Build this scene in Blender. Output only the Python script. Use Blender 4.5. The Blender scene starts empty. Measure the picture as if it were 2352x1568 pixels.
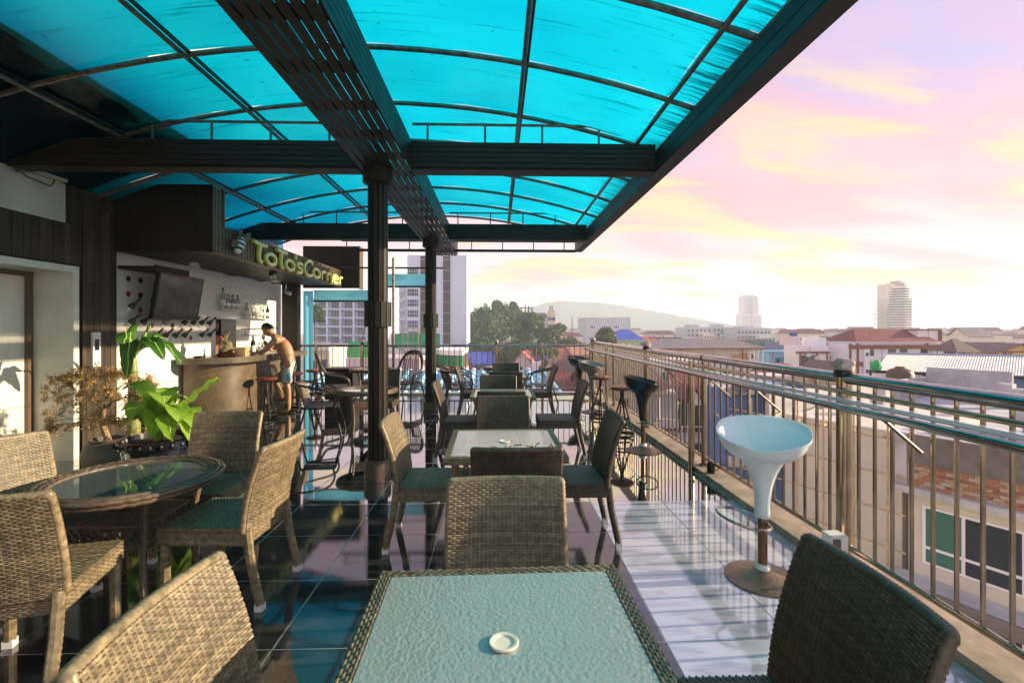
import bpy, math, random
from mathutils import Vector, Matrix
R = math.radians
sin, cos, pi = math.sin, math.cos, math.pi
random.seed(7)
SC = bpy.context.scene
COL = SC.collection
# ---------------------------------------------------------------- camera
cam_d = bpy.data.cameras.new('camera'); cam = bpy.data.objects.new('camera', cam_d); COL.objects.link(cam)
CAMH = 1.45; YAW = R(1.72); F = 1100.0
cam_d.sensor_width = 36; cam_d.lens = 36 * F / 2352
cam_d.shift_y = -29 / 2352
cam_d.clip_start = 0.05; cam_d.clip_end = 9000
cam.location = (0, 0, CAMH); cam.rotation_euler = (pi / 2, 0, -YAW)
SC.camera = cam
# ---------------------------------------------------------------- sky
SUN_EL, SUN_AZ = R(15.5), R(86.5)          # azimuth measured from +Y towards +X
w = bpy.data.worlds.new('World'); SC.world = w; w.use_nodes = True
nt = w.node_tree; nt.nodes.clear()
def N(t, tree=None, **k):
    n = (tree or nt).nodes.new(t)
    for a, b in k.items(): setattr(n, a, b)
    return n
def L(a, b, tree=None): (tree or nt).links.new(a, b)
def ramp(node, stops, interp='LINEAR'):
    cr = node.color_ramp; cr.interpolation = interp
    while len(cr.elements) < len(stops): cr.elements.new(0.5)
    for e, (p, c) in zip(cr.elements, stops):
        e.position = p; e.color = tuple(c) + (1,) if len(c) == 3 else c
out = N('ShaderNodeOutputWorld'); bg = N('ShaderNodeBackground')
L(bg.outputs[0], out.inputs[0])
sky = N('ShaderNodeTexSky', sky_type='NISHITA', sun_disc=False)
sky.sun_elevation = SUN_EL; sky.sun_rotation = SUN_AZ; sky.dust_density = 2.0
skm = N('ShaderNodeVectorMath', operation='SCALE'); skm.inputs['Scale'].default_value = 0.08
L(sky.outputs[0], skm.inputs[0])
tc = N('ShaderNodeTexCoord'); sp = N('ShaderNodeSeparateXYZ'); L(tc.outputs['Generated'], sp.inputs[0])
el = N('ShaderNodeMapRange'); el.inputs[1].default_value = -0.02; el.inputs[2].default_value = 0.98; L(sp.outputs[2], el.inputs[0])
# flatten the direction on a high cloud sheet so that clouds stretch towards the horizon
dv = N('ShaderNodeMath', operation='ADD'); dv.inputs[1].default_value = 0.22; L(sp.outputs[2], dv.inputs[0])
vd = N('ShaderNodeVectorMath', operation='DIVIDE'); cmb = N('ShaderNodeCombineXYZ')
for i in range(3): L(dv.outputs[0], cmb.inputs[i])
L(tc.outputs['Generated'], vd.inputs[0]); L(cmb.outputs[0], vd.inputs[1])
mp = N('ShaderNodeMapping'); mp.inputs['Rotation'].default_value = (0, 0, R(38)); mp.inputs['Scale'].default_value = (0.8, 2.1, 1)
mp.inputs['Location'].default_value = (3.1, 1.7, 0)
L(vd.outputs[0], mp.inputs[0])
n1 = N('ShaderNodeTexNoise'); n1.inputs['Scale'].default_value = 1.5; n1.inputs['Detail'].default_value = 7; n1.inputs['Roughness'].default_value = 0.52; n1.inputs['Distortion'].default_value = 0.6
L(mp.outputs[0], n1.inputs['Vector'])
n2 = N('ShaderNodeTexNoise'); n2.inputs['Scale'].default_value = 1.05; n2.inputs['Detail'].default_value = 5; n2.inputs['Distortion'].default_value = 0.5
mp2 = N('ShaderNodeMapping'); mp2.inputs['Location'].default_value = (9.3, 4.1, 2); L(mp.outputs[0], mp2.inputs[0]); L(mp2.outputs[0], n2.inputs['Vector'])
base = N('ShaderNodeValToRGB'); L(el.outputs[0], base.inputs[0])
ramp(base, [(0.0, (1.3, 1.3, 1.32)), (0.08, (.85, .78, .78)), (0.16, (.53, .41, .41)), (0.28, (.48, .295, .33)), (0.40, (.32, .255, .41)), (1.0, (.22, .25, .42))])
pk = N('ShaderNodeValToRGB'); L(n2.outputs[0], pk.inputs[0]); ramp(pk, [(.40, (0, 0, 0)), (.60, (.95, .95, .95))], 'EASE')
ye = N('ShaderNodeValToRGB'); L(n1.outputs[0], ye.inputs[0]); ramp(ye, [(.475, (0, 0, 0)), (.63, (1, 1, 1))], 'EASE')
hi = N('ShaderNodeValToRGB'); L(el.outputs[0], hi.inputs[0]); ramp(hi, [(0.03, (.0, .0, .0)), (.09, (1, 1, 1)), (.36, (.85, .85, .85)), (.52, (.15, .15, .15))])
def mixc(a, b, f, blend='MIX'):
    m = N('ShaderNodeMix', data_type='RGBA', blend_type=blend)
    for s, v in ((m.inputs[6], a), (m.inputs[7], b)):
        if isinstance(v, tuple): s.default_value = v + (1,)
        else: L(v, s)
    if isinstance(f, float): m.inputs[0].default_value = f
    else: L(f, m.inputs[0])
    return m.outputs[2]
m1 = N('ShaderNodeMath', operation='MULTIPLY'); L(pk.outputs[0], m1.inputs[0]); L(hi.outputs[0], m1.inputs[1])
m2 = N('ShaderNodeMath', operation='MULTIPLY'); L(ye.outputs[0], m2.inputs[0]); L(hi.outputs[0], m2.inputs[1])
c1 = mixc(base.outputs[0], (.53, .24, .245), m1.outputs[0])
c2 = mixc(c1, (.56, .40, .17), m2.outputs[0])
c3 = mixc(c2, skm.outputs[0], 0.12)
L(c3, bg.inputs[0]); bg.inputs[1].default_value = 1.0
# ---------------------------------------------------------------- sun
sl = bpy.data.lights.new('sun', 'SUN'); sl.energy = 5.0; sl.angle = R(0.6); sl.color = (1.0, .80, .54)
so = bpy.data.objects.new('sun', sl); COL.objects.link(so)
sd = Vector((sin(SUN_AZ) * cos(SUN_EL), cos(SUN_AZ) * cos(SUN_EL), sin(SUN_EL)))
so.rotation_euler = sd.to_track_quat('Z', 'Y').to_euler(); so.location = (30, 8, 12)
vs = SC.view_settings; vs.view_transform = 'Standard'; vs.look = 'None'; vs.exposure = 1.2; vs.gamma = 1.0; vs.use_curve_mapping = False
cy = SC.cycles; cy.use_denoising = True; cy.max_bounces = 8; cy.diffuse_bounces = 3; cy.glossy_bounces = 4; cy.transmission_bounces = 6
cy.transparent_max_bounces = 8; cy.volume_bounces = 1; cy.caustics_reflective = False; cy.caustics_refractive = False; cy.sample_clamp_indirect = 6
# ---------------------------------------------------------------- helpers
def PX(x, y, Z):
    "point seen at reading (x,y) of the 2352-wide survey picture, Z metres ahead"
    cx = (x - 1176) / F
    return Vector((Z * (cx * cos(YAW) + sin(YAW)), Z * (cos(YAW) - cx * sin(YAW)), CAMH - (y - 755) / F * Z))
def tag(o, label=None, cat=None, group=None, kind=None):
    for k, v in (('label', label), ('category', cat), ('group', group), ('kind', kind)):
        if v: o[k] = v
    return o
def thing(name, label, cat, loc=(0, 0, 0), rz=0, group=None):
    o = bpy.data.objects.new(name, None); COL.objects.link(o); o.location = loc; o.rotation_euler = (0, 0, rz)
    o.empty_display_size = .1
    return tag(o, label, cat, group)
class MB:
    def __init__(s): s.v = []; s.f = []
    def add(s, v, f):
        b = len(s.v); s.v += [tuple(p) for p in v]; s.f += [tuple(i + b for i in q) for q in f]; return s
    def box(s, a, b):
        (x0, y0, z0), (x1, y1, z1) = a, b
        return s.add([(x0, y0, z0), (x1, y0, z0), (x1, y1, z0), (x0, y1, z0), (x0, y0, z1), (x1, y0, z1), (x1, y1, z1), (x0, y1, z1)],
                     [(0, 3, 2, 1), (4, 5, 6, 7), (0, 1, 5, 4), (1, 2, 6, 5), (2, 3, 7, 6), (3, 0, 4, 7)])
    def tube(s, pts, r, n=8, cap=True, closed=False, flat=1.0, up=None):
        pts = [Vector(p) for p in pts]; m = len(pts); rr = r if isinstance(r, (list, tuple)) else [r] * m
        vs, fs = [], []; u = None
        for i, p in enumerate(pts):
            if closed: t = pts[(i + 1) % m] - pts[i - 1]
            else: t = pts[min(i + 1, m - 1)] - pts[max(i - 1, 0)]
            t = t.normalized() if t.length > 1e-9 else Vector((0, 0, 1))
            if up is not None: u = Vector(up); u = (u - t * u.dot(t)).normalized()
            elif u is None:
                u = Vector((0, 0, 1)) if abs(t.z) < .9 else Vector((1, 0, 0)); u = (u - t * u.dot(t)).normalized()
            else:
                u = u - t * u.dot(t); u = u.normalized() if u.length > 1e-6 else t.orthogonal().normalized()
            w_ = t.cross(u)
            for k in range(n):
                a = 2 * pi * k / n + pi / n
                vs.append(p + (u * cos(a) * flat + w_ * sin(a)) * rr[i])
        for i in range(m if closed else m - 1):
            j = (i + 1) % m
            for k in range(n):
                k2 = (k + 1) % n
                fs.append((i * n + k, i * n + k2, j * n + k2, j * n + k))
        if cap and not closed:
            fs.append(tuple(range(n))[::-1]); fs.append(tuple((m - 1) * n + k for k in range(n)))
        return s.add(vs, fs)
    def lathe(s, prof, n=20, c=(0, 0, 0), cap=True):
        vs, fs = [], []; m = len(prof)
        for r, z in prof:
            for k in range(n):
                a = 2 * pi * k / n; vs.append((c[0] + r * cos(a), c[1] + r * sin(a), c[2] + z))
        for i in range(m - 1):
            for k in range(n):
                k2 = (k + 1) % n; fs.append((i * n + k, i * n + k2, (i + 1) * n + k2, (i + 1) * n + k))
        if cap:
            fs.append(tuple(range(n))[::-1]); fs.append(tuple((m - 1) * n + k for k in range(n)))
        return s.add(vs, fs)
    def prism(s, poly, d0, d1, axis='y'):
        "poly of (a,b); axis y: (a, d, b); axis x: (d, a, b); axis z: (a, b, d)"
        n = len(poly)
        f = {'y': lambda a, b, d: (a, d, b), 'x': lambda a, b, d: (d, a, b), 'z': lambda a, b, d: (a, b, d)}[axis]
        vs = [f(a, b, d0) for a, b in poly] + [f(a, b, d1) for a, b in poly]
        fs = [tuple(range(n)), tuple(range(2 * n - 1, n - 1, -1))] + [(i, i + n, (i + 1) % n + n, (i + 1) % n) for i in range(n)]
        return s.add(vs, fs)
    def grid(s, fn, nu, nv):
        vs = [fn(i / nu, j / nv) for j in range(nv + 1) for i in range(nu + 1)]
        fs = [(j * (nu + 1) + i, j * (nu + 1) + i + 1, (j + 1) * (nu + 1) + i + 1, (j + 1) * (nu + 1) + i) for j in range(nv) for i in range(nu)]
        return s.add(vs, fs)
    def ico(s, c, r, sc=(1, 1, 1), nu=10, nv=7):
        prof = []
        vs, fs = [], []
        for j in range(nv + 1):
            t = pi * j / nv
            for k in range(nu):
                a = 2 * pi * k / nu
                vs.append((c[0] + r * sc[0] * sin(t) * cos(a), c[1] + r * sc[1] * sin(t) * sin(a), c[2] - r * sc[2] * cos(t)))
        for j in range(nv):
            for k in range(nu):
                k2 = (k + 1) % nu; fs.append((j * nu + k, j * nu + k2, (j + 1) * nu + k2, (j + 1) * nu + k))
        return s.add(vs, fs)
    def mesh(s, name, mat, smooth=False, fixn=True):
        me = bpy.data.meshes.new(name); me.from_pydata(s.v, [], s.f); me.update()
        if mat: me.materials.append(mat)
        if fixn:
            import bmesh
            b = bmesh.new(); b.from_mesh(me); bmesh.ops.recalc_face_normals(b, faces=b.faces); b.to_mesh(me); b.free()
        if smooth:
            me.shade_smooth()
            if smooth != 'all': me.set_sharp_from_angle(angle=R(38))
        return me
    def obj(s, name, mat, parent=None, smooth=False, fixn=True, kind=None, label=None, cat=None, group=None, world=False):
        o = bpy.data.objects.new(name, s.mesh(name, mat, smooth, fixn)); COL.objects.link(o)
        if parent: setp(o, parent, world)
        return tag(o, label, cat, group, kind)
def rootm(p):
    m = Matrix.Translation(p.location) @ p.rotation_euler.to_matrix().to_4x4()
    return (rootm(p.parent) @ p.matrix_parent_inverse @ m) if p.parent else m
def setp(o, parent, world=False):
    o.parent = parent
    if world: o.matrix_parent_inverse = rootm(parent).inverted()
UC = {}
def ub(name, mat, parent, a, b, world=False, rot=None, **k):
    "a box (corner a to corner b) that shares one unit cube mesh for each material"
    if mat.name not in UC:
        UC[mat.name] = MB().box((-.5, -.5, -.5), (.5, .5, .5)).mesh('box_' + mat.name, mat)
    o = bpy.data.objects.new(name, UC[mat.name]); COL.objects.link(o)
    o.location = [(i + j) / 2 for i, j in zip(a, b)]; o.scale = [max(abs(j - i), 1e-4) for i, j in zip(a, b)]
    if rot: o.rotation_euler = rot
    if parent: setp(o, parent, world)
    return tag(o, k.get('label'), k.get('cat'), k.get('group'), k.get('kind'))
def link(name, me, parent=None, loc=(0, 0, 0), rot=(0, 0, 0), sc=(1, 1, 1), world=False, **k):
    o = bpy.data.objects.new(name, me); COL.objects.link(o); o.location = loc; o.rotation_euler = rot; o.scale = sc
    if parent: setp(o, parent, world)
    return tag(o, k.get('label'), k.get('cat'), k.get('group'), k.get('kind'))
KIDS = {}
def kids(o): return [c for c in bpy.data.objects if c.parent == o]
def tree_of(root):
    return (root, [tree_of(c) for c in kids(root)])
def copy_tree(t, parent=None, loc=None, rz=None, label=None, sc=None):
    o, ch = t
    c = o.copy(); COL.objects.link(c)
    if parent: c.parent = parent
    if loc is not None: c.location = loc
    if rz is not None: c.rotation_euler = (0, 0, rz)
    if sc is not None: c.scale = sc
    if label: c['label'] = label
    for k in ch: copy_tree(k, c)
    return c
# ---------------------------------------------------------------- materials
MATS = {}
def mat(name, col, rough=.5, metal=0, var=.0, vs=3.0, bump=0, bs=20.0, ior=1.5, tint=None, spec=.5, coat=0, detail=4, stretch=None, sub=0, alpha=1):
    if name in MATS: return MATS[name]
    m = bpy.data.materials.new(name); m.use_nodes = True; t = m.node_tree; b = t.nodes['Principled BSDF']
    b.inputs['Base Color'].default_value = tuple(col) + (1,); b.inputs['Roughness'].default_value = rough
    b.inputs['Metallic'].default_value = metal; b.inputs['IOR'].default_value = ior; b.inputs['Specular IOR Level'].default_value = spec
    b.inputs['Coat Weight'].default_value = coat; b.inputs['Coat Roughness'].default_value = .08
    if var or bump:
        g = N('ShaderNodeNewGeometry', t); mp = N('ShaderNodeMapping', t); L(g.outputs['Position'], mp.inputs[0], t)
        if stretch: mp.inputs['Scale'].default_value = stretch
        if var:
            n = N('ShaderNodeTexNoise', t); n.inputs['Scale'].default_value = vs; n.inputs['Detail'].default_value = detail; n.inputs['Roughness'].default_value = .6
            L(mp.outputs[0], n.inputs['Vector'], t)
            r = N('ShaderNodeValToRGB', t); L(n.outputs[0], r.inputs[0], t)
            c2 = tint or tuple(min(1, c * (1 + var)) for c in col); c1 = tuple(c * max(0, 1 - var) for c in col)
            ramp(r, [(.3, c1), (.7, c2)]); L(r.outputs[0], b.inputs['Base Color'], t)
            mr = N('ShaderNodeMapRange', t); mr.inputs[3].default_value = max(.02, rough * (1 - var * .6)); mr.inputs[4].default_value = min(1, rough * (1 + var * .6))
            L(n.outputs[0], mr.inputs[0], t); L(mr.outputs[0], b.inputs['Roughness'], t)
        if bump:
            n2 = N('ShaderNodeTexNoise', t); n2.inputs['Scale'].default_value = bs; n2.inputs['Detail'].default_value = 3
            L(mp.outputs[0], n2.inputs['Vector'], t)
            bm = N('ShaderNodeBump', t); bm.inputs['Strength'].default_value = bump; bm.inputs['Distance'].default_value = .01
            L(n2.outputs[0], bm.inputs['Height'], t); L(bm.outputs[0], b.inputs['Normal'], t)
    MATS[name] = m; m.diffuse_color = tuple(col) + (1,)
    return m
def P_(m): return m.node_tree.nodes['Principled BSDF']
wood = mat('dark_wood', (.013, .0085, .005), .55, spec=.3, var=.5, vs=6, bump=.3, bs=40, stretch=(1, 1, .3))
woodh = mat('dark_wood_boards', (.014, .0095, .006), .5, spec=.3, var=.5, vs=5, bump=.25, bs=40)
plank = mat('grey_brown_plank', (.042, .029, .018), .6, spec=.3, var=.55, vs=9, bump=.4, bs=50, stretch=(1, 1, .15))
plank2 = mat('pale_brown_plank', (.062, .045, .029), .6, spec=.3, var=.5, vs=9, bump=.4, bs=50, stretch=(1, 1, .15))
steel = mat('bronze_steel', (.36, .29, .21), .2, metal=1, var=.25, vs=7)
chrome = mat('rail_chrome', (.34, .315, .29), .12, metal=1, var=.2, vs=9)
pipe = mat('grey_pipe', (.16, .14, .115), .38, metal=.6, var=.5, vs=14)
darkm = mat('dark_metal', (.022, .018, .015), .4, metal=.3, var=.4)
white = mat('white_paint', (.72, .70, .66), .6, var=.06, vs=2)
wallw = mat('cream_wall', (.62, .57, .48), .7, var=.10, vs=1.6, bump=.1, bs=8)
blackm = mat('black_gloss', (.012, .012, .012), .18)
plastic_w = mat('white_plastic', (.75, .75, .72), .35)
glassm = bpy.data.materials.new('clear_glass'); glassm.use_nodes = True
def thin_glass(name, tint, rough=.03, ior=1.5, body=0.0, bodycol=(.5, .6, .6)):
    if name in MATS: return MATS[name]
    m = bpy.data.materials.new(name); m.use_nodes = True; t = m.node_tree; t.nodes.remove(t.nodes['Principled BSDF'])
    o = t.nodes['Material Output']; tr = N('ShaderNodeBsdfTransparent', t); tr.inputs[0].default_value = tint + (1,)
    gl = N('ShaderNodeBsdfGlossy', t); gl.inputs['Roughness'].default_value = rough; gl.inputs[0].default_value = (1, 1, 1, 1)
    fr = N('ShaderNodeFresnel', t); fr.inputs[0].default_value = ior
    src = tr.outputs[0]
    if body:
        df = N('ShaderNodeBsdfDiffuse', t); df.inputs[0].default_value = bodycol + (1,)
        mb = N('ShaderNodeMixShader', t); mb.inputs[0].default_value = body; L(tr.outputs[0], mb.inputs[1], t); L(df.outputs[0], mb.inputs[2], t); src = mb.outputs[0]
    mx = N('ShaderNodeMixShader', t); L(fr.outputs[0], mx.inputs[0], t); L(src, mx.inputs[1], t); L(gl.outputs[0], mx.inputs[2], t)
    L(mx.outputs[0], o.inputs[0], t); MATS[name] = m; return m
bpy.data.materials.remove(glassm)
glassm = thin_glass('clear_glass', (.88, .95, .93))
# ================================================================ floor
def tile_mat(name, ior, rough, dust_glare):
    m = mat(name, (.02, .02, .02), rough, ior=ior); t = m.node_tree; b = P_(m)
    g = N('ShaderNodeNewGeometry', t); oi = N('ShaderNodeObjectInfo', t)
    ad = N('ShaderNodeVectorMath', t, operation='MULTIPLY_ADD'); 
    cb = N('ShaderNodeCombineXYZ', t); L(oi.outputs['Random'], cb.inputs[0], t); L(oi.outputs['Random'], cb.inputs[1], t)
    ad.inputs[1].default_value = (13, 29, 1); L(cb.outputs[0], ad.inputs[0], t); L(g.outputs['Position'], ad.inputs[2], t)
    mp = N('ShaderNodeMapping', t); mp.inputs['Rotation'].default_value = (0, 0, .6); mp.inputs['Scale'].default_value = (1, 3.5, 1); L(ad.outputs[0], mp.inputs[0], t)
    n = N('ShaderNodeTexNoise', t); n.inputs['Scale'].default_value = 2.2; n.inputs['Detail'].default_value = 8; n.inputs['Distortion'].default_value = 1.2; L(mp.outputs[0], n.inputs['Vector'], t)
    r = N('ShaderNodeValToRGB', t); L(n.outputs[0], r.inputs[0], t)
    ramp(r, [(.30, (.012 + dust_glare * .45, .012 + dust_glare * .5, .013 + dust_glare * .6)), (.55, (.022 + dust_glare, .021 + dust_glare * 1.06, .02 + dust_glare * 1.2)), (.72, (.05 + dust_glare, .046 + dust_glare * 1.05, .042 + dust_glare * 1.2))]); L(r.outputs[0], b.inputs['Base Color'], t)
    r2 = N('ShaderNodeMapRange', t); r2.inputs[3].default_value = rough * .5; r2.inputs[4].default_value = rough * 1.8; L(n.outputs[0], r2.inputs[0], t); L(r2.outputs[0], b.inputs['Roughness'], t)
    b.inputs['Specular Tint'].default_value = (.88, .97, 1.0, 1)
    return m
tile_far = tile_mat('polished_dark_tile', 9.0, .03, .0)
tile_near = tile_mat('dusty_dark_tile', 2.05, .05, .008)
tile_pale = tile_mat('dust_glare_tile', 3.6, .06, .46)  # dust film plus reflected sky glare painted into the pale colour
grout = mat('grey_grout', (.38, .37, .35), .8)
fl = MB().box((-5.3, -1.4, -.35), (2.0, 10.62, -.0012)).obj('floor', grout, kind='structure')
tm = []
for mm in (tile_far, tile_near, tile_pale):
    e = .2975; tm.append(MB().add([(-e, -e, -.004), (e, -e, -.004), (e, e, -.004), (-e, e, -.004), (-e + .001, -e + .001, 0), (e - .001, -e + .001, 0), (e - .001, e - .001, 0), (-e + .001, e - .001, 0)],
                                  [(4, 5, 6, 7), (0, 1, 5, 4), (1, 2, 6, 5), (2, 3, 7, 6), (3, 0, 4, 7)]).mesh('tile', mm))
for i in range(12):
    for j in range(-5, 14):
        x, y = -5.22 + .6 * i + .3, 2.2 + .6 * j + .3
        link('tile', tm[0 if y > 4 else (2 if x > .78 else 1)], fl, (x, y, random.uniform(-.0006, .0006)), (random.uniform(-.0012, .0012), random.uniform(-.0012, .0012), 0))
kerbm = mat('sandy_kerb_stone', (.36, .28, .2), .75, var=.35, vs=5, bump=.4, bs=14)
slabm = mat('weathered_concrete', (.33, .32, .30), .8, var=.25, vs=2.5, bump=.2, bs=10)
MB().box((2.005, -1.4, -.3), (2.27, 10.8, .05)).obj('kerb_side', kerbm, kind='structure')
MB().box((-4.6, 10.625, -.3), (2.0, 10.8, .035)).obj('kerb_end', mat('pale_kerb_stone', (.5, .46, .4), .7, var=.2, vs=4), kind='structure')
# ================================================================ railing
RX, RZ = 2.12, 1.15
rail = thing('side_railing', 'long steel balcony railing with a glass drinks ledge along the terrace edge', 'railing', (RX, 3, .05))
def cyl_y(mb, x, z, r, y0, y1, n=10): return mb.tube([(x, y0, z), (x, y1, z)], r, n)
POSTS = [(-.95, 1), (.95, 0), (2.87, 1), (4.86, 0), (6.75, 1), (8.68, 0), (10.6, 1)]
segs = [p[0] for p in POSTS]
for a, b in zip(segs, segs[1:]):
    cyl_y(MB(), RX, RZ, .034, a + .02, b - .02, 14).obj('top_rail', chrome, rail, True, world=True)
    cyl_y(MB(), RX - .055, RZ - .075, .015, a, b).obj('pipe_rail', steel, rail, True, world=True)
    cyl_y(MB(), RX - .21, RZ - .135, .022, a, b).obj('ledge_pipe', chrome, rail, True, world=True)
    ub('glass_ledge', thin_glass('ledge_glass', (.8, .92, .9), ior=2.2, body=.8, bodycol=(.86, .9, .88)), rail, (RX - .195, a, RZ - .112), (RX - .085, b, RZ - .104), world=True)  # white diffuse body paints sky and sun glare into the glass
    cyl_y(MB(), RX, .135, .018, a, b).obj('bottom_rail', steel, rail, True, world=True)
    n = round((b - a) / .122)
    bal = MB().tube([(0, 0, 0), (0, 0, RZ - .135)], .0105, 8).mesh('baluster', steel, True) if a < -.9 else bal
    for k in range(1, n):
        link('baluster', bal, rail, (RX, a + (b - a) * k / n, .135), world=True)
    for q in (.33, .72):
        y = a + (b - a) * q
        MB().tube([(RX, y, RZ - .32), (RX - .2, y, RZ - .15)], .009, 6).obj('bracket', pipe, rail, True, world=True)
for y, big in POSTS:
    r = .042 if big else .027
    MB().lathe([(r, .05), (r, 1.2 if big else RZ - .03)], 18, (RX, y, 0)).obj('post', steel, rail, True, world=True)
    MB().lathe([(r + .02, .05), (r + .02, .065), (r, .075)], 18, (RX, y, 0)).obj('post_collar', steel, rail, True, world=True)
    if not big: MB().lathe([(.03, 0.0), (.03, RZ - .03)], 16, (RX - .14, y - .02, 0)).obj('post', steel, rail, True, world=True)
EX = 10.55; EZ = 1.08
rend = thing('end_railing', 'plain steel balcony railing across the far end of the terrace', 'railing', (-1, EX, .03))
eposts = [-3.95, -2.95, -1.38, -.02, .99, 2.05]
MB().tube([(-4.3, EX, EZ), (RX, EX, EZ)], .026, 12).obj('top_rail', chrome, rend, True, world=True)
MB().tube([(-4.3, EX, .13), (RX, EX, .13)], .016, 8).obj('bottom_rail', steel, rend, True, world=True)
balE = MB().tube([(0, 0, 0), (0, 0, EZ - .13)], .0095, 6).mesh('baluster', steel, True)
for k in range(52):
    x = -4.2 + k * .1205
    link('baluster', balE, rend, (x, EX, .13), world=True)
for x in eposts:
    MB().lathe([(.032, .03), (.032, EZ + .06)], 14, (x, EX, 0)).obj('post', steel, rend, True, world=True)
MB().lathe([(.028, .03), (.028, 3.0)], 12, (-2.28, EX, 0)).obj('tall_pole', pipe, rend, True, world=True)
cloth = mat('faded_wrapping_cloth', (.42, .36, .32), .8, var=.5, vs=25)
tape = mat('black_tape', (.012, .012, .014), .5)
def wrap(x, y, z, r, label, seed):
    random.seed(seed); t = thing('cloth_wrap', label, 'cloth', (x, y, z), group='cloth wrapped post tops')
    mb = MB(); prof = [(r * 1.02, -.005), (r * 1.12, .012), (r * 1.22, .03), (r * 1.1, .05), (r * .75, .064), (r * .1, .07)]
    mb.lathe(prof, 16); mb.v = [(a * random.uniform(.82, 1.2), b * random.uniform(.82, 1.2), c + random.uniform(-.006, .006)) for a, b, c in mb.v]
    mb.obj('bundle', cloth, t, True)
    MB().lathe([(r * 1.12, -.045), (r * 1.2, -.02), (r * 1.1, 0.0)], 16).obj('tape_band', tape, t, True)
    MB().add([(-r * 1.0, 0, .03), (-r * 2.1, -.01, .055), (-r * 2.0, .01, .03), (-r * .9, .02, .012)], [(0, 1, 2, 3)]).obj('loose_flap', cloth, t)
wrap(RX, 2.87, 1.2, .047, 'faded rag tied with black tape over the nearest railing post', 1)
wrap(RX, 6.75, 1.2, .047, 'torn white plastic tied over the middle railing post', 2)
wrap(RX, 10.6, 1.2, .047, 'pale rag wrapped on the corner post of the railings', 3)
wrap(-2.95, EX, EZ + .06, .034, 'knotted string bundle on the end railing post behind the tall rattan chair', 4)
wrap(-.02, EX, EZ + .06, .034, 'dark wire knot on top of the end railing post below the white tower', 5)
random.seed(11)
# socket box on kerb, tin cup
t = thing('socket_box', 'small white outdoor socket box with two cables at the nearest railing post', 'socket', (2.0, 2.78, .05))
ub('housing', plastic_w, t, (-.05, -.045, .085), (.045, .045, .19)); ub('cover', mat('grey_cover', (.1, .09, .08), .5), t, (-.045, -.049, .1), (-.0, -.0455, .175))
for k in (-.02, .015): MB().tube([(k, 0, .085), (k - .01, 0, .04), (k + .01, .01, .0)], .008, 6).obj('cable', plastic_w, t, True)
t = thing('tin_cup', 'small black cup with a handle on the kerb between two posts', 'cup', (2.075, 4.6, .05))
MB().lathe([(.036, 0), (.042, .1), (.036, .1), (.032, .01)], 16, cap=True).obj('body', blackm, t, True)
MB().tube([(.04, 0, .08), (.07, 0, .07), (.07, 0, .03), (.038, 0, .02)], .006, 6).obj('handle', blackm, t, True)
# ================================================================ canopy
def zr(x): return 3.70 - (x + 1.2) ** 2 / 17.0
poly = bpy.data.materials.new('cyan_polycarbonate'); poly.use_nodes = True; t = poly.node_tree
pb = t.nodes['Principled BSDF']; pb.inputs['Base Color'].default_value = (.002, .07, .12, 1); pb.inputs['Roughness'].default_value = .16
trl = N('ShaderNodeBsdfTranslucent', t); mx = N('ShaderNodeMixShader', t); mx.inputs[0].default_value = .82
g = N('ShaderNodeNewGeometry', t); mp = N('ShaderNodeMapping', t); mp.inputs['Scale'].default_value = (.6, 1, 1); L(g.outputs['Position'], mp.inputs[0], t)
nz = N('ShaderNodeTexNoise', t); nz.inputs['Scale'].default_value = 1.6; nz.inputs['Detail'].default_value = 6; L(mp.outputs[0], nz.inputs['Vector'], t)
rp = N('ShaderNodeValToRGB', t); ramp(rp, [(.3, (.0, .46, .66)), (.7, (.003, .60, .78))]); L(nz.outputs[0], rp.inputs[0], t)
mp2_ = N('ShaderNodeMapping', t); mp2_.inputs['Scale'].default_value = (2.2, 26, 1); L(g.outputs['Position'], mp2_.inputs[0], t)
nz2 = N('ShaderNodeTexNoise', t); nz2.inputs['Scale'].default_value = 1.0; nz2.inputs['Detail'].default_value = 5; L(mp2_.outputs[0], nz2.inputs['Vector'], t)
rp2 = N('ShaderNodeValToRGB', t); ramp(rp2, [(.62, (1, 1, 1)), (.80, (.35, .4, .42))]); L(nz2.outputs[0], rp2.inputs[0], t)
mm = N('ShaderNodeMix', t, data_type='RGBA', blend_type='MULTIPLY'); mm.inputs[0].default_value = .3; L(rp.outputs[0], mm.inputs[6], t); L(rp2.outputs[0], mm.inputs[7], t)
oi_ = N('ShaderNodeObjectInfo', t); mr_ = N('ShaderNodeMapRange', t); mr_.inputs[3].default_value = .84; mr_.inputs[4].default_value = 1.04; L(oi_.outputs['Random'], mr_.inputs[0], t)
sx_ = N('ShaderNodeSeparateXYZ', t); L(g.outputs['Position'], sx_.inputs[0], t); er = N('ShaderNodeMapRange', t); er.inputs[1].default_value = 1.30; er.inputs[2].default_value = 1.62; L(sx_.outputs[0], er.inputs[0], t)
mp3_ = N('ShaderNodeMapping', t); mp3_.inputs['Scale'].default_value = (1.2, 34, 1); L(g.outputs['Position'], mp3_.inputs[0], t); nz3 = N('ShaderNodeTexNoise', t); nz3.inputs['Scale'].default_value = 1.0; nz3.inputs['Detail'].default_value = 6; L(mp3_.outputs[0], nz3.inputs['Vector'], t)
st_ = N('ShaderNodeMath', t, operation='MULTIPLY_ADD'); L(er.outputs[0], st_.inputs[0], t); st_.inputs[1].default_value = .24; L(nz3.outputs[0], st_.inputs[2], t); rp3 = N('ShaderNodeValToRGB', t); ramp(rp3, [(.60, (1, 1, 1)), (.82, (.12, .14, .15))]); L(st_.outputs[0], rp3.inputs[0], t)
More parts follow.
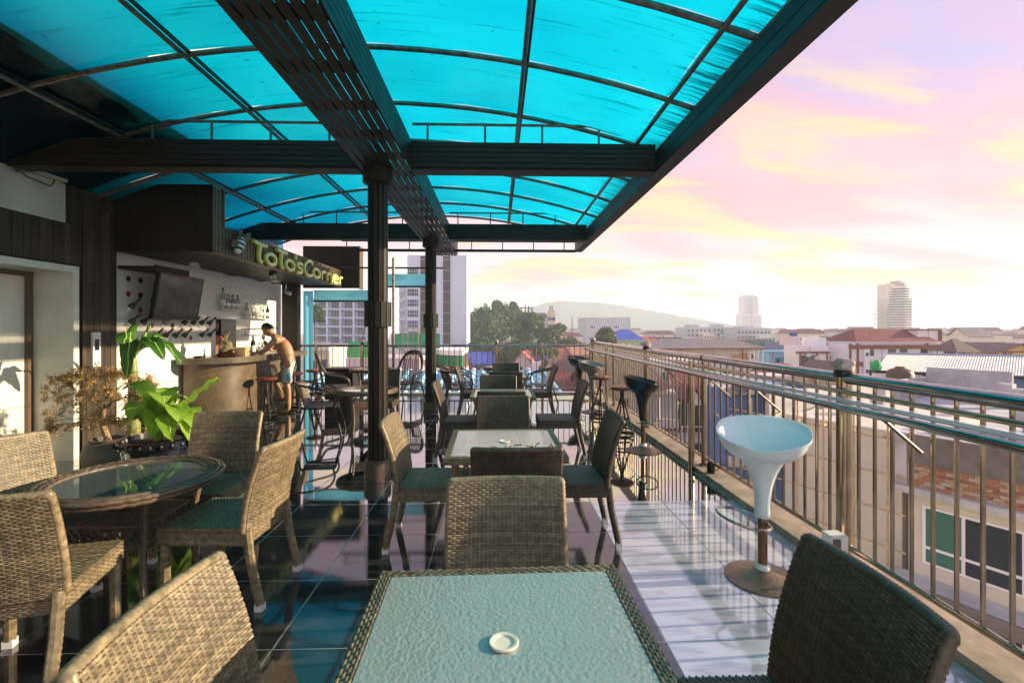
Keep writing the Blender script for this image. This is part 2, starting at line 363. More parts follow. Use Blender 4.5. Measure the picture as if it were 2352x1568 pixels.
gm_ = N('ShaderNodeTexNoise', t); gm_.inputs['Scale'].default_value = 14; gm_.inputs['Detail'].default_value = 8; L(g.outputs['Position'], gm_.inputs['Vector'], t); rp4 = N('ShaderNodeValToRGB', t); ramp(rp4, [(.66, (1, 1, 1)), (.74, (.45, .5, .5))]); L(gm_.outputs[0], rp4.inputs[0], t)
def mulc(a, b, f):
    m_ = N('ShaderNodeMix', t, data_type='RGBA', blend_type='MULTIPLY'); m_.inputs[0].default_value = f; L(a, m_.inputs[6], t); L(b, m_.inputs[7], t); return m_.outputs[2]
vmul = N('ShaderNodeVectorMath', t, operation='SCALE'); L(mulc(mulc(mm.outputs[2], rp3.outputs[0], 1.0), rp4.outputs[0], .8), vmul.inputs[0], t); L(mr_.outputs[0], vmul.inputs['Scale'], t)
L(vmul.outputs[0], trl.inputs[0], t); L(pb.outputs[0], mx.inputs[1], t); L(trl.outputs[0], mx.inputs[2], t); L(mx.outputs[0], t.nodes['Material Output'].inputs[0], t)
wv = N('ShaderNodeTexWave', t, bands_direction='Y'); wv.inputs['Scale'].default_value = 26; L(g.outputs['Position'], wv.inputs[0], t)
bmp = N('ShaderNodeBump', t); bmp.inputs['Strength'].default_value = .12; bmp.inputs['Distance'].default_value = .004; L(wv.outputs[1], bmp.inputs['Height'], t); L(bmp.outputs[0], pb.inputs['Normal'], t)
can = thing('canopy_roof', 'arched cyan polycarbonate canopy on steel ribs over the terrace', 'canopy', (-1.2, 4, 3.0))
RIBS = [-1.85, -.9, .05, 1.0, 1.95, 2.9, 3.85, 4.8, 5.75, 6.7, 7.65, 8.6, 9.6]
PUR = [-4.68, -3.67, -2.45, -1.1, .21, 1.38, 1.62]
for a, b in zip(RIBS, RIBS[1:]):
    for c, d in zip(PUR, PUR[1:]):
        MB().grid(lambda u, v: (c + (d - c) * u, a + (b - a) * v, zr(c + (d - c) * u) + .03 + .004 * sin(u * 9 + v * 5 + a)), 5, 2).obj('panel', poly, can, 'all', world=True)
for y in RIBS:
    pts = [(-4.68 + 6.3 * k / 20, y, zr(-4.68 + 6.3 * k / 20)) for k in range(21)]
    MB().tube(pts, .021, 8).obj('rib', pipe, can, True, world=True)
    MB().tube([(p[0], y + .035, p[2] + .012) for p in pts], .012, 4).obj('rib_strip', darkm, can, world=True)
for x in PUR[1:-1]:
    MB().tube([(x, -1.9, zr(x) - .022), (x, 9.62, zr(x) - .022)], .02, 8).obj('purlin', pipe, can, True, world=True)
    MB().tube([(x + .03, -1.9, zr(x) + .01), (x + .03, 9.62, zr(x) + .01)], .016, 4).obj('purlin_strip', darkm, can, world=True)
for x, z in ((1.60, 3.235), (1.665, 3.20)):
    MB().tube([(x, -1.9, z), (x, 9.63, z)], .017, 8).obj('eave_pipe', pipe, can, True, world=True)
fas = mat('dark_fascia', (.008, .009, .010), .5, var=.5, vs=4, bump=.2, bs=30)
for i, (x0, x1, z0, z1) in enumerate([(1.565, 1.705, 3.0, 3.016), (1.69, 1.708, 3.018, 3.10), (1.69, 1.706, 3.105, 3.185), (1.562, 1.58, 3.018, 3.10), (1.562, 1.579, 3.105, 3.19)]):
    ub('fascia_board', fas, can, (x0, -1.9, z0), (x1, 9.66, z1), world=True)
# end truss
for z, r in ((3.015, .03), (3.2, .016)):
    MB().tube([(-3.1, 9.62, z), (1.56, 9.62, z)], r, 6).obj('end_pipe', darkm, can, world=True)
for k in range(8):
    x = -3.0 + k * .62; MB().tube([(x, 9.62, 3.03), (x, 9.62, 3.2)], .011, 6).obj('end_strut', darkm, can, world=True)
# cross beams
for yb, lab in ((4.78, 'dark slatted cross beam with a pipe rail, nearest the camera'), (8.42, 'dark slatted cross beam with a pipe rail, further from the camera')):
    cb = thing('cross_beam', lab, 'beam', (-1.1, yb, 3.0), group='canopy cross beams')
    for x0, x1 in ((-4.66, -1.355), (-.845, 1.555)):
        for s in (-1, 1):
            for k in range(5):
                ub('board', woodh, cb, (x0, yb + s * .10 - .009, 3.022 + k * .05), (x1, yb + s * .10 + .009, 3.068 + k * .05 - .004), world=True)
        for k in range(4):
            ub('board', woodh, cb, (x0, yb - .088 + k * .045, 3.0), (x1, yb - .088 + k * .045 + .041, 3.018), world=True)
        n = int((x1 - x0) / .57)
        MB().tube([(x0, yb, 3.48), (x1, yb, 3.48)], .014, 6).obj('pipe_rail', pipe, cb, True, world=True)
        for k in range(n + 1):
            x = x0 + .15 + k * .57
            if x < x1: MB().tube([(x, yb, 3.24), (x, yb, 3.48)], .012, 6).obj('strut', pipe, cb, True, world=True)
        ub('beam_core', darkm, cb, (x0, yb - .03, 3.03), (x1, yb + .03, 3.25), world=True)
# long slatted beam
lb = thing('long_beam', 'long dark slatted beam running down the middle of the canopy', 'beam', (-1.1, 4, 3.0))
for k in range(7):
    x = -1.33 + k * .0688
    for a, b in ((-1.8, 2.15), (2.16, 6.3), (6.31, 10.2)):
        ub('slat', woodh, lb, (x, a, 2.996 + .002 * (k % 2)), (x + .053, b, 3.016), world=True)
for s, x in ((0, -1.35), (1, -.862)):
    for k in range(5):
        ub('side_board', woodh, lb, (x, -1.8, 3.018 + k * .055), (x + .018, 10.2, 3.018 + k * .055 + .05), world=True)
for k in range(24):
    y = -1.6 + k * .5
    ub('spacer', woodh, lb, (-1.33, y, 3.018), (-.864, y + .07, 3.06), world=True)
# columns
def column(x, y, label):
    c = thing('column', label, 'column', (x, y, 0), group='terrace columns')
    MB().lathe([(.125, 0), (.128, .17), (.12, .185), (.0, .185)], 20).obj('base', mat('red_brown_base', (.10, .06, .045), .5, var=.3), c, True)
    for k in range(12):
        a = 2 * pi * k / 12; r = .085
        o = ub('slat', wood, c, (-.019, -.009, .185), (.019, .009, 3.0)); o.location = (r * cos(a), r * sin(a), 1.59); o.rotation_euler = (0, 0, a + pi / 2)
    MB().lathe([(.062, .185), (.062, 3.0)], 10).obj('core', darkm, c)
    for k in range(14):
        a = 2 * pi * k / 14; r = .118
        o = ub('collar_slat', wood, c, (-.024, -.009, 1.47), (.024, .009, 1.71)); o.location = (r * cos(a), r * sin(a), 1.59); o.rotation_euler = (0, 0, a + pi / 2)
    MB().lathe([(.09, 2.84), (.145, 2.87), (.145, 3.06), (.1, 3.1)], 20).obj('capital', wood, c, True)
column(-1.17, 4.72, 'dark slat clad round column on a brown base, nearest the camera')
column(-1.16, 8.36, 'dark slat clad round column on a brown base, further from the camera')
# ================================================================ left building and bar
WX = -4.7
bar_b = thing('lift_lobby_wall', 'wood clad wall with a steel lift door, left of the bar', 'wall', (WX, 3, 0))
backm = mat('wall_backing', (.02, .015, .012), .8)
ub('core', backm, bar_b, (WX - .5, 5.47, 0), (WX - .02, 6.03, 3.4), world=True)
ub('core', backm, bar_b, (WX - .5, -1.4, 2.14), (WX - .02, 5.47, 2.6), world=True)
ub('core', backm, bar_b, (WX - .5, -1.4, 0), (WX - .02, 3.2, 2.14), world=True)
ub('plaster_panel', mat('aged_white_plaster', (.60, .58, .50), .7, var=.18, vs=2.2, bump=.1), bar_b, (WX - .5, -1.4, 2.6), (WX - .005, 5.36, 3.22), world=True)
ub('dark_band', wood, bar_b, (WX - .5, -1.4, 3.22), (WX + .06, 6.03, 3.46), world=True)
ub('core', backm, bar_b, (WX - .5, 5.36, 2.6), (WX - .02, 5.47, 3.22), world=True)
random.seed(5)
y = 3.2
while y < 6.03:
    wv_ = random.uniform(.055, .095); y1 = min(y + wv_, 6.04)
    z = 0 if y > 5.49 else 2.16
    top = 3.2 if y > 5.36 else 2.6
    while z < top - .02:
        z1 = min(top, z + random.uniform(.5, 1.5))
        if top - z1 < .25: z1 = top
        d = random.uniform(-.004, .004)
        ub('plank', random.choice((plank, plank, plank2)), bar_b, (WX - .02, y + .002, z + .0015), (WX + .012 + d, y1 - .002, z1 - .0015), world=True)
        z = z1
    y = y1
# lift portal
jam = mat('pale_stone_jamb', (.62, .63, .54), .3, var=.1, vs=3)
ub('jamb', jam, bar_b, (WX - .45, 5.42, 0), (WX + .03, 5.49, 2.14), world=True)
ub('lintel', jam, bar_b, (WX - .45, 3.2, 2.07), (WX + .03, 5.42, 2.14), world=True)
lm = mat('brushed_lift_steel', (.80, .77, .70), .3, metal=.15, var=.08, vs=4, stretch=(1, 8, .5))
for a, b in ((3.25, 4.32), (4.33, 5.36)):
    ub('lift_door', lm, bar_b, (WX - .48, a, .02), (WX - .44, b, 2.02), world=True)
ub('door_frame', mat('brown_door_frame', (.12, .075, .045), .4), bar_b, (WX - .46, 5.36, 0), (WX - .40, 5.42, 2.07), world=True)
ub('door_frame', MATS['brown_door_frame'], bar_b, (WX - .46, 3.2, 2.02), (WX - .40, 5.36, 2.068), world=True)
t = thing('lift_call_panel', 'slim white call panel with a dark display on the planked wall', 'call panel', (WX + .02, 5.72, 1.2))
ub('plate', plastic_w, t, (-.01, -.055, -.19), (.016, .055, .21)); ub('display', blackm, t, (.0165, -.03, .0), (.018, .03, .13)); ub('button', mat('pale_button', (.55, .55, .52), .3), t, (.0165, -.022, -.13), (.02, .022, -.09))
t = thing('emergency_light', 'white emergency light box with a hanging black cable on the plaster', 'light box', (WX, 4.9, 3.08))
ub('housing', plastic_w, t, (.0, -.02, -.06), (.09, .38, .06)); MB().tube([(.03, .3, -.06), (.03, .25, -.14), (.03, 0, -.12), (.03, -.25, .02), (.03, -.4, .1)], .006, 6).obj('cable', blackm, t, True)
t = thing('wall_box', 'small white box high on the plaster at the left edge', 'box', (WX, 4.1, 3.1))
ub('housing', plastic_w, t, (0, -.1, -.04), (.06, .16, .04)); ub('lid', white, t, (.061, -.08, -.03), (.066, .14, .03))
# upper storey over the canopy edge
us = thing('upper_storey', 'dark overhanging upper storey above the left edge of the canopy', 'building', (WX - 2, 4, 3.9))
def under(x): return zr(max(x, -4.68)) + .035
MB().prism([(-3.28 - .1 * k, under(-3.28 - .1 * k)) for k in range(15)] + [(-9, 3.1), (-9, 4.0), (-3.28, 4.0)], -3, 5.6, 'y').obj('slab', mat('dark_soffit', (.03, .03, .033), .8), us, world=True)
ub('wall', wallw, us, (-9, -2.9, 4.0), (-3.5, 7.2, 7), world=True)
# ---------------------------------------------------------------- bar
bw = thing('bar_back_wall', 'white wall behind the bar with round bottle holes and a doorway', 'wall', (WX, 8, 0))
plaster = mat('white_bar_plaster', (.74, .71, .64), .6, var=.05, vs=2)
for a, b, z0, z1 in ((6.03, 8.18, 0, 3.2), (8.18, 8.82, 1.62, 3.2), (8.82, 10.62, 0, 3.2)):
    ub('wall_panel', plaster, bw, (WX - .3, a, z0), (WX - .03, b, z1), world=True)
ub('door_recess', mat('dark_recess', (.05, .025, .018), .8), bw, (WX - 1.3, 8.1, 0), (WX - 1.2, 8.9, 1.7), world=True)
for a in (8.1, 8.83): ub('door_reveal', backm, bw, (WX - 1.2, a, 0), (WX - .31, a + .08, 1.7), world=True)
ub('skirting', backm, bw, (WX - .028, 6.05, 0), (WX - .015, 8.1, .32), world=True)
ub('bar_post', wood, bw, (-4.62, 10.4, 0), (-4.3, 10.6, 2.4), world=True)
holed = mat('dark_hole', (.01, .008, .008), .5); holer = mat('red_hole', (.32, .015, .04), .35)
bg_dark = mat('dark_green_glass', (.012, .02, .008), .06); bg_brown = mat('brown_bottle_glass', (.02, .012, .006), .06); bg_clear = thin_glass('pale_bottle_glass', (.75, .8, .72), body=.15)
labelm = mat('paper_label', (.72, .7, .64), .6); foil = mat('dark_foil', (.08, .02, .02), .3)
hole_me = {m.name: MB().lathe([(.038, 0), (.038, .004), (.0, .004)], 18).mesh('bottle_hole', m) for m in (holed, holer)}
wb = MB().lathe([(.0, -.15), (.036, -.15), (.037, .06), (.03, .085), (.0145, .11), (.013, .185), (.0145, .19), (.0, .19)], 14)
wine_me = {m.name: wb.mesh('glass', m, True) for m in (bg_dark, bg_brown, bg_clear)}
cork_me = MB().lathe([(.015, .15), (.0155, .195), (.0, .196)], 12).mesh('foil', foil)
lab_me = MB().lathe([(.0375, -.06), (.0375, .03)], 14, cap=False).mesh('label', labelm)
rows_z = [2.09, 1.895, 1.70, 1.50, 1.31]
pat = {0: 'dd.......', 1: 'rd.......', 2: 'Br.......', 3: 'BBrcdgGBB', 4: '..BBBBrGB'}
nb = 0
ordn = ['first', 'second', 'third', 'fourth', 'fifth', 'sixth', 'seventh', 'eighth', 'ninth']
rown = {2: 'upper', 3: 'middle', 4: 'lowest'}
for ri, s in pat.items():
    for k, ch in enumerate(s):
        if ch == '.': continue
        yy = 6.28 + k * .208; z = rows_z[ri]
        link('bottle_hole', hole_me['red_hole' if ch == 'r' else 'dark_hole'], bw, (WX - .03, yy, z), (0, pi / 2, 0), (1, 1, 1), world=True)
        if ch in 'BGcg':
            kind = {'B': bg_brown, 'G': bg_dark, 'g': bg_dark, 'c': bg_clear}[ch]
            t = thing('wine_bottle', 'wine bottle slanting from the %s hole of the %s row in the bar wall' % (ordn[k], rown[ri]), 'bottle', (WX - .035, yy, z), 0, 'wine bottles in the wall')
            t.rotation_euler = Vector((.6, .30, .72)).to_track_quat('Z', 'Y').to_euler()
            link('glass', wine_me[kind.name], t); link('foil', cork_me, t); link('label', lab_me, t)
# canopy over bar with sign
CX = -3.5
bc = thing('bar_canopy', 'dark slatted canopy over the bar carrying the letter sign', 'canopy', (-4.1, 8, 2.4))
for k in range(34):
    x = -4.68 + k * .0347
    ub('soffit_slat', woodh, bc, (x, 6.02, 2.4), (x + .029, 10.55, 2.415), world=True)
ub('soffit_back', backm, bc, (-4.68, 6.02, 2.416), (-3.52, 10.55, 2.44), world=True)
for k in range(15):
    x = -4.69 + k * .0795; ub('front_board', wood, bc, (x, 5.985, 2.4), (x + .076, 6.01, 3.22), world=True)
signw = mat('sign_slat_wood', (.10, .072, .042), .5, var=.4, vs=8, stretch=(1, 1, .2))
n = 124
for k in range(n):
    y = 6.0 + k * 4.78 / n
    z1 = 3.22 if y < 6.22 else 2.735
    ub('sign_slat', signw, bc, (CX - .02, y, 2.405), (CX + (.006 if k % 2 else .001), y + 4.78 / n - .008, z1 - .02), world=True)
ub('sign_back', backm, bc, (CX - .05, 6.0, 2.41), (CX - .02, 10.78, 2.72), world=True)
ub('trim', signw, bc, (CX - .06, 6.0, 2.385), (CX + .02, 10.78, 2.404), world=True)
ub('trim', signw, bc, (CX - .06, 6.22, 2.716), (CX + .02, 10.78, 2.74), world=True)
ub('trim', signw, bc, (CX - .05, 6.2, 2.74), (CX + .02, 6.222, 3.22), world=True)
eb = thing('end_fascia_box', 'dark wooden fascia box at the far end of the bar canopy', 'fascia', (-3.7, 10.5, 2.35))
for k in range(16):
    x = -4.35 + k * .078; ub('board', wood, eb, (x, 10.84, 2.36), (x + .075, 10.87, 3.3), world=True)
for k in range(4):
    ub('side_board', signw, eb, (-3.1, 10.80 + k * .07, 2.34), (-3.08, 10.80 + k * .07 + .066, 3.3), world=True)
# letters
lets = {'T': [[(.05, .97), (.5, .9), (.98, .93)], [(.52, .9), (.42, .5), (.45, .1), (.62, .02)]],
        'o': [[(.5 + .45 * cos(a * pi / 8 + 1.2), .3 + .28 * sin(a * pi / 8 + 1.2)) for a in range(17)]],
        "'": [[(.6, 1.0), (.35, .72)]],
        's': [[(.9, .55), (.55, .6), (.2, .5), (.35, .34), (.75, .25), (.85, .1), (.5, 0.0), (.1, .05)]],
        'C': [[(.95, .82), (.75, .95), (.45, .9), (.15, .62), (.08, .35), (.25, .08), (.6, 0.0), (.95, .1)]],
        'r': [[(.2, .58), (.25, .3), (.25, 0)], [(.25, .35), (.5, .55), (.9, .56)]],
        'n': [[(.12, .58), (.15, .3), (.15, 0)], [(.15, .38), (.45, .58), (.75, .5), (.8, .25), (.9, .0)]],
        'e': [[(.12, .3), (.85, .34), (.75, .52), (.45, .6), (.15, .42), (.1, .2), (.35, .02), (.9, .08)]]}
gold = mat('sign_letter_yellow', (.80, .68, .06), .25, var=.08); goldf = mat('sign_letter_face', (.92, .86, .38), .2)
sg = thing('bar_sign', "raised yellow letters reading ToTo'sCorner on the bar canopy", 'sign', (CX, 8.6, 2.5))
def yx(px):
    c = (px - 1176) / F; Z = -CX / (-(c + .03)) ; Z = abs(Z); return Z * (cos(YAW) - c * sin(YAW))
spans = [('T', 575, 607), ('o', 604, 629), ('T', 629, 654), ('o', 650, 671), ("'", 669, 679), ('s', 674, 690), ('C', 692, 714), ('o', 714, 730), ('r', 731, 744), ('n', 745, 759), ('e', 760, 773), ('r', 774, 782)]
for ch, p0, p1 in spans:
    y0, y1 = yx(p0), yx(p1); hh = .285; z0 = 2.42
    lt = None
    mb, mf = MB(), MB()
    for st in lets[ch]:
        # smooth the stroke
        pts = [Vector((0, y0 + (y1 - y0) * u, z0 + hh * v)) for u, v in st]
        fine = []
        for i in range(len(pts) - 1):
            a = pts[max(i - 1, 0)]; b = pts[i]; c = pts[i + 1]; d = pts[min(i + 2, len(pts) - 1)]
            for k in range(4):
                s = k / 4; fine.append(.5 * ((2 * b) + (c - a) * s + (2 * a - 5 * b + 4 * c - d) * s * s + (3 * b - a - 3 * c + d) * s ** 3))
        fine.append(pts[-1])
        mb.tube([p + Vector((CX + .028, 0, 0)) for p in fine], .032, 8, flat=.95, up=(1, 0, 0))
        mf.tube([p + Vector((CX + .0545, 0, 0)) for p in fine], .024, 8, flat=.35, up=(1, 0, 0))
    lt = mb.obj('letter', gold, sg, True, world=True); mf.obj('letter_face', goldf, lt, True, world=True)
# bee ornament
t = thing('bee_ornament', 'striped bee ornament with wooden wings beside the letter sign', 'ornament', (CX + .07, 6.47, 2.56))
t.rotation_euler = (R(-25), 0, 0)
bw_, bb_ = mat('bee_white', (.7, .72, .68), .4), mat('bee_black', (.015, .015, .015), .4)
for k in range(7):
    z0, z1 = -.12 + k * .034, -.12 + (k + 1) * .034
    f = lambda z: .065 * math.sqrt(max(.02, 1 - ((z) / .135) ** 2))
    MB().lathe([(f(z0), z0), (f((z0 + z1) / 2), (z0 + z1) / 2), (f(z1), z1)], 14, cap=True).obj('body_band', bb_ if k % 2 else bw_, t, True)
MB().ico((0, 0, .15), .045).obj('head', bb_, t, True)
for a, ln in ((.5, .3), (2.2, .22), (-2.3, .26), (-.6, .2)):
    mb = MB(); d = Vector((0, sin(a), cos(a))); e = Vector((0, cos(a), -sin(a)))
    mb.add([Vector((.02, 0, .04)) + d * ln * s + e * q for s, q in ((0, 0), (.35, .05), (.75, .06), (1, 0), (.75, -.04), (.35, -.04))], [(0, 1, 2, 3, 4, 5)])
    mb.obj('wing', mat('bee_wing_wood', (.09, .055, .03), .5), t)
# blue tarps
tarp = bpy.data.materials.new('blue_tarp'); tarp.use_nodes = True; tt = tarp.node_tree
tl = N('ShaderNodeBsdfTranslucent', tt); tl.inputs[0].default_value = (.26, .80, .92, 1); mx = N('ShaderNodeMixShader', tt); mx.inputs[0].default_value = .6
P_(tarp).inputs['Base Color'].default_value = (.22, .60, .70, 1); P_(tarp).inputs['Roughness'].default_value = .4
L(P_(tarp).outputs[0], mx.inputs[1], tt); L(tl.outputs[0], mx.inputs[2], tt); L(mx.outputs[0], tt.nodes['Material Output'].inputs[0], tt)
tarpd = mat('deep_blue_tarp', (.01, .12, .27), .35)
def sheet(name, a, b, label, m=tarp, wav=.02, n=14):
    t = thing(name, label, 'tarp', ((a[0] + b[0]) / 2, (a[1] + b[1]) / 2, a[2]))
    dx, dy = b[0] - a[0], b[1] - a[1]
    MB().grid(lambda u, v: (a[0] + dx * u + wav * sin(u * 9 + v) * (abs(dy) > .2), a[1] + dy * u + wav * sin(u * 7) * (abs(dx) >= .15), a[2] + (b[2] - a[2]) * v), n, 3).obj('sheet', m, t, 'all', world=True)
    MB().tube([(a[0], a[1], a[2]), (b[0], b[1], a[2])], .022, 8).obj('hem_tube', mat('dark_blue_hem', (.01, .05, .07), .5), t, True, world=True)
    return t
sheet('side_tarp', (-4.27, 10.66, .3), (-4.05, 10.64, 2.28), 'pale blue tarp hanging as a narrow strip at the end of the bar', wav=.01)
sheet('roll_tarp', (-4.04, 10.66, 2.06), (-2.75, 10.62, 2.30), 'pale blue rolled tarp below the end fascia box', wav=.008)
sheet('roll_tarp', (-2.62, 10.66, 2.38), (-1.5, 10.62, 2.66), 'pale blue rolled tarp strip behind the tall pole', wav=.008)
MB().tube([(-4.2, 10.7, 2.80), (-1.2, 10.7, 2.80)], .02, 8).obj('awning_pipe', darkm, None, True, label='dark horizontal pipe above the rolled tarps', cat='pipe')
sheet('roof_tarp', (-4.55, 6.25, 2.5), (-4.3, 9.75, 3.25), 'deep blue tarp filling the gap between bar canopy and arched roof', tarpd, .05, 20)
# counter : near face, rounded corner, long side
cm = mat('brown_stone_counter', (.115, .083, .048), .42, var=.35, vs=5, bump=.15, bs=25)
ct = thing('bar_counter', 'brown stone bar counter with a rounded corner and overhanging top', 'counter', (-4.2, 8.2, 0))
def cpath(off):
    pts = [(-4.66, 7.25 - off)]
    r = .55
    cx_, cy_ = -4.0 - r + 0, 7.25 + r
    for k in range(17):
        a = -pi / 2 + k * pi / 32; pts.append((cx_ + (r + off) * cos(a), cy_ + (r + off) * sin(a)))
    pts += [(-4.0 + off, 8.6), (-4.0 + off, 9.62 + off)]
    inner = [(-4.45, 9.62 + off), (-4.45, 7.75), (-4.66, 7.75)]
    return pts + inner
MB().prism(cpath(0), 0.0, .93, 'z').obj('body', cm, ct, True, world=True)
MB().prism(cpath(.16), .93, 1.02, 'z').obj('countertop', mat('grey_stone_top', (.10, .08, .055), .3, var=.3, vs=6), ct, world=True)
# doorless cabinet next to the stools
t = thing('dark_cabinet', 'low black wooden cabinet against the end railing beside the bar stools', 'cabinet', (-3.2, 10.0, 0))
ub('carcass', mat('black_wood', (.012, .01, .009), .5), t, (-.28, -.25, .02), (.28, .25, .62)); ub('top', MATS['black_wood'], t, (-.3, -.27, .625), (.3, .27, .65))
# television
t = thing('television', 'flat black television tilted forward on a bracket beside the bar wall', 'television', (-4.38, 6.75, 1.88)); t.rotation_euler = (0, R(9), R(4))
ub('casing', blackm, t, (-.05, -.52, -.31), (.0, .52, .31))
scr = mat('television_screen', (.07, .07, .08), .08, var=.5, vs=5); ub('screen', scr, t, (.0005, -.485, -.26), (.003, .485, .28))
ub('bezel', mat('dark_bezel', (.02, .02, .02), .25), t, (.0005, -.52, -.31), (.008, .52, -.265))
ub('bracket', darkm, t, (-.3, -.12, .1), (-.055, .12, .16)); ub('bracket', darkm, t, (-.3, -.12, -.12), (-.055, .12, -.06))
t = thing('corner_shelf', 'dark wooden shelf above the television on the bar wall', 'shelf', (WX, 6.3, 2.2))
ub('board', wood, t, (-.02, -.2, 0), (.42, .45, .035)); ub('edge', wood, t, (.421, -.2, -.03), (.44, .45, .05))
# shelves with spirits
bm_sp = MB().lathe([(.0, 0), (.034, 0), (.035, .15), (.03, .18), (.012, .215), (.0115, .25), (.0, .25)], 14)
spirit_me = {m.name: bm_sp.mesh('glass', m, True) for m in (bg_clear, bg_dark, bg_brown)}
cap_me = MB().lathe([(.014, .235), (.014, .275), (.0, .276)], 12).mesh('cap', blackm); sl_me = MB().lathe([(.036, .04), (.036, .12)], 14, cap=False).mesh('label', labelm)
liq = mat('amber_liquor', (.35, .20, .05), .2)
for (y0, n_, z, lab) in ((8.25, 4, 1.78, 'long white rack holding four bottles left on the bar wall'), (9.02, 4, 1.66, 'short white rack row holding four bottles right on the bar wall')):
    t = thing('bottle_rack', lab, 'rack', (WX, y0, z))
    sp_ = .155 if n_ and z > 1.7 else .27
    ub('rail', plastic_w, t, (.11, -.06, .07), (.118, (n_ - 1) * sp_ + .06, .1)); ub('base', plastic_w, t, (-.02, -.06, -.012), (.12, (n_ - 1) * sp_ + .06, -.002))
    for k in range(n_):
        dark = z < 1.7 and k == 3
        b_ = thing('spirit_bottle', '%s bottle standing %s in the %s rack' % ('dark green' if dark else 'clear spirit', ordn[k], 'long left' if z > 1.7 else 'short right'), 'bottle', (WX + .05, y0 + k * sp_, z), 0, 'bottles in the bar racks')
        if z > 1.7 and k == 0: b_.scale = (1.1, 1.1, 1.35)
        link('glass', spirit_me['dark_green_glass' if dark else 'pale_bottle_glass'], b_); link('cap', cap_me, b_); link('label', sl_me, b_)
for i, (y0, z, n_) in enumerate(((8.22, 2.02, 4), (8.22, 2.2, 4), (9.0, 1.93, 4), (9.0, 2.08, 4))):
    t = thing('wall_rack', 'empty white wire rack, %s' % ['lower left above the long bottle rack', 'upper left above the long bottle rack', 'lower right above the short bottle rack', 'upper right above the short bottle rack'][i], 'rack', (WX, y0, z))
    for k in range(n_):
        MB().tube([(-.02, k * .2, 0), (.1, k * .2, -.02), (.1, k * .2 + .12, -.02), (-.02, k * .2 + .12, 0)], .006, 6).obj('wire_loop', plastic_w, t, True)
    ub('strip', plastic_w, t, (-.025, -.02, -.01), (-.01, n_ * .2, .012))
t = thing('utensil_rail', 'thin dark utensil rail with hooks on the wall behind the counter', 'rail', (WX + .05, 8.95, 1.43))
MB().tube([(0, -.1, .02), (0, 1.35, .04)], .008, 6).obj('bar', darkm, t, True); MB().tube([(0, -.1, -.1), (0, .7, -.09)], .007, 6).obj('bar', darkm, t, True)
for k in range(4): MB().tube([(0, k * .35, .02), (.02, k * .35, -.05), (0, k * .35 + .01, -.1)], .005, 5).obj('hook', darkm, t, True)
# hanging glass racks, dome camera, cctv, lamps
for i, y0 in enumerate((8.1, 9.1)):
    t = thing('glass_hanger', 'wire glass hanger under the bar canopy, %s' % ('nearer' if i == 0 else 'further'), 'rack', (-4.35, y0, 2.4))
    for k in range(3): MB().tube([(-.2, k * .08, 0), (-.2, k * .08, -.05), (.2, k * .08, -.05), (.2, k * .08, 0)], .005, 5).obj('wire', chrome, t, True)
t = thing('dome_camera', 'dome security camera under the bar canopy', 'camera', (-3.72, 8.05, 2.4))
MB().lathe([(.06, 0), (.06, -.07), (.0, -.07)], 16).obj('mount', blackm, t, True); MB().lathe([(.055, -.071), (.05, -.1), (.03, -.125), (.0, -.135)], 16, cap=False).obj('dome', mat('silver_dome', (.5, .5, .5), .15, metal=.8), t, True)
t = thing('bullet_camera', 'small grey bullet camera by the far bar post', 'camera', (-4.4, 10.1, 2.2))
MB().tube([(.0, 0, .18), (0, 0, .06)], .015, 8).obj('arm', plastic_w, t, True); MB().tube([(.12, -.1, -.02), (0, 0, .04)], .045, 12).obj('housing', mat('grey_plastic', (.3, .3, .3), .4), t, True)
for i, (x, y) in enumerate(((-4.35, 7.0), (-4.45, 9.75))):
    t = thing('soffit_lamp', 'small white soffit lamp %s under the bar canopy' % ('above the television' if i == 0 else 'near the far bar post'), 'lamp', (x, y, 2.4))
    MB().lathe([(.05, 0), (.055, -.02), (.08, -.07), (.0, -.072)], 14).obj('shade', plastic_w, t, True)
    MB().lathe([(.03, .0), (.03, .0005)], 10).obj('socket', blackm, t)
# on the counter
def wine_glass(x, y, lab):
    t = thing('wine_glass', lab, 'glass', (x, y, 1.02), group='wine glasses on the counter')
    MB().lathe([(.032, 0), (.03, .003), (.004, .008), (.004, .085), (.015, .095)], 14).obj('stem', glassm, t, True)
    MB().lathe([(.004, .09), (.028, .11), (.036, .14), (.034, .175), (.028, .2)], 14, cap=False).obj('bowl', thin_glass('wine_bowl', (.9, .9, .9), body=.12, bodycol=(.8, .8, .8)), t, True)
    MB().lathe([(.01, .165), (.012, .195), (0, .2)], 8).obj('napkin', mat('red_napkin', (.5, .03, .04), .6), t)
t = thing('red_wine_bottle', 'dark wine bottle with a pale label standing on the bar counter', 'bottle', (-3.98, 7.92, 1.02))
MB().lathe([(.036, 0), (.037, .2), (.03, .225), (.014, .25), (.013, .315), (0, .315)], 14).obj('glass', bg_brown, t, True); MB().lathe([(.0375, .06), (.0375, .16)], 14, cap=False).obj('label', labelm, t); MB().lathe([(.015, .27), (.015, .32), (0, .322)], 12).obj('foil', foil, t)
wine_glass(-3.95, 8.08, 'stemmed glass with a red napkin next to the wine bottle')
wine_glass(-3.98, 8.3, 'stemmed glass with a red napkin nearer the leaning man')
t = thing('wooden_box', 'small pale slatted wooden box on the bar counter', 'box', (-4.05, 7.62, 1.02)); t.rotation_euler = (0, 0, R(12))
bxm = mat('pale_box_wood', (.42, .3, .15), .6, var=.2, vs=10); ub('carcass', bxm, t, (-.12, -.11, 0), (.12, .11, .14))
for s in (-1, 1):
    for k in range(4): ub('slat', bxm, t, (.0 + s * .055 - .042, -.119, .02 + k * .028), (s * .055 + .042, -.112, .04 + k * .028))
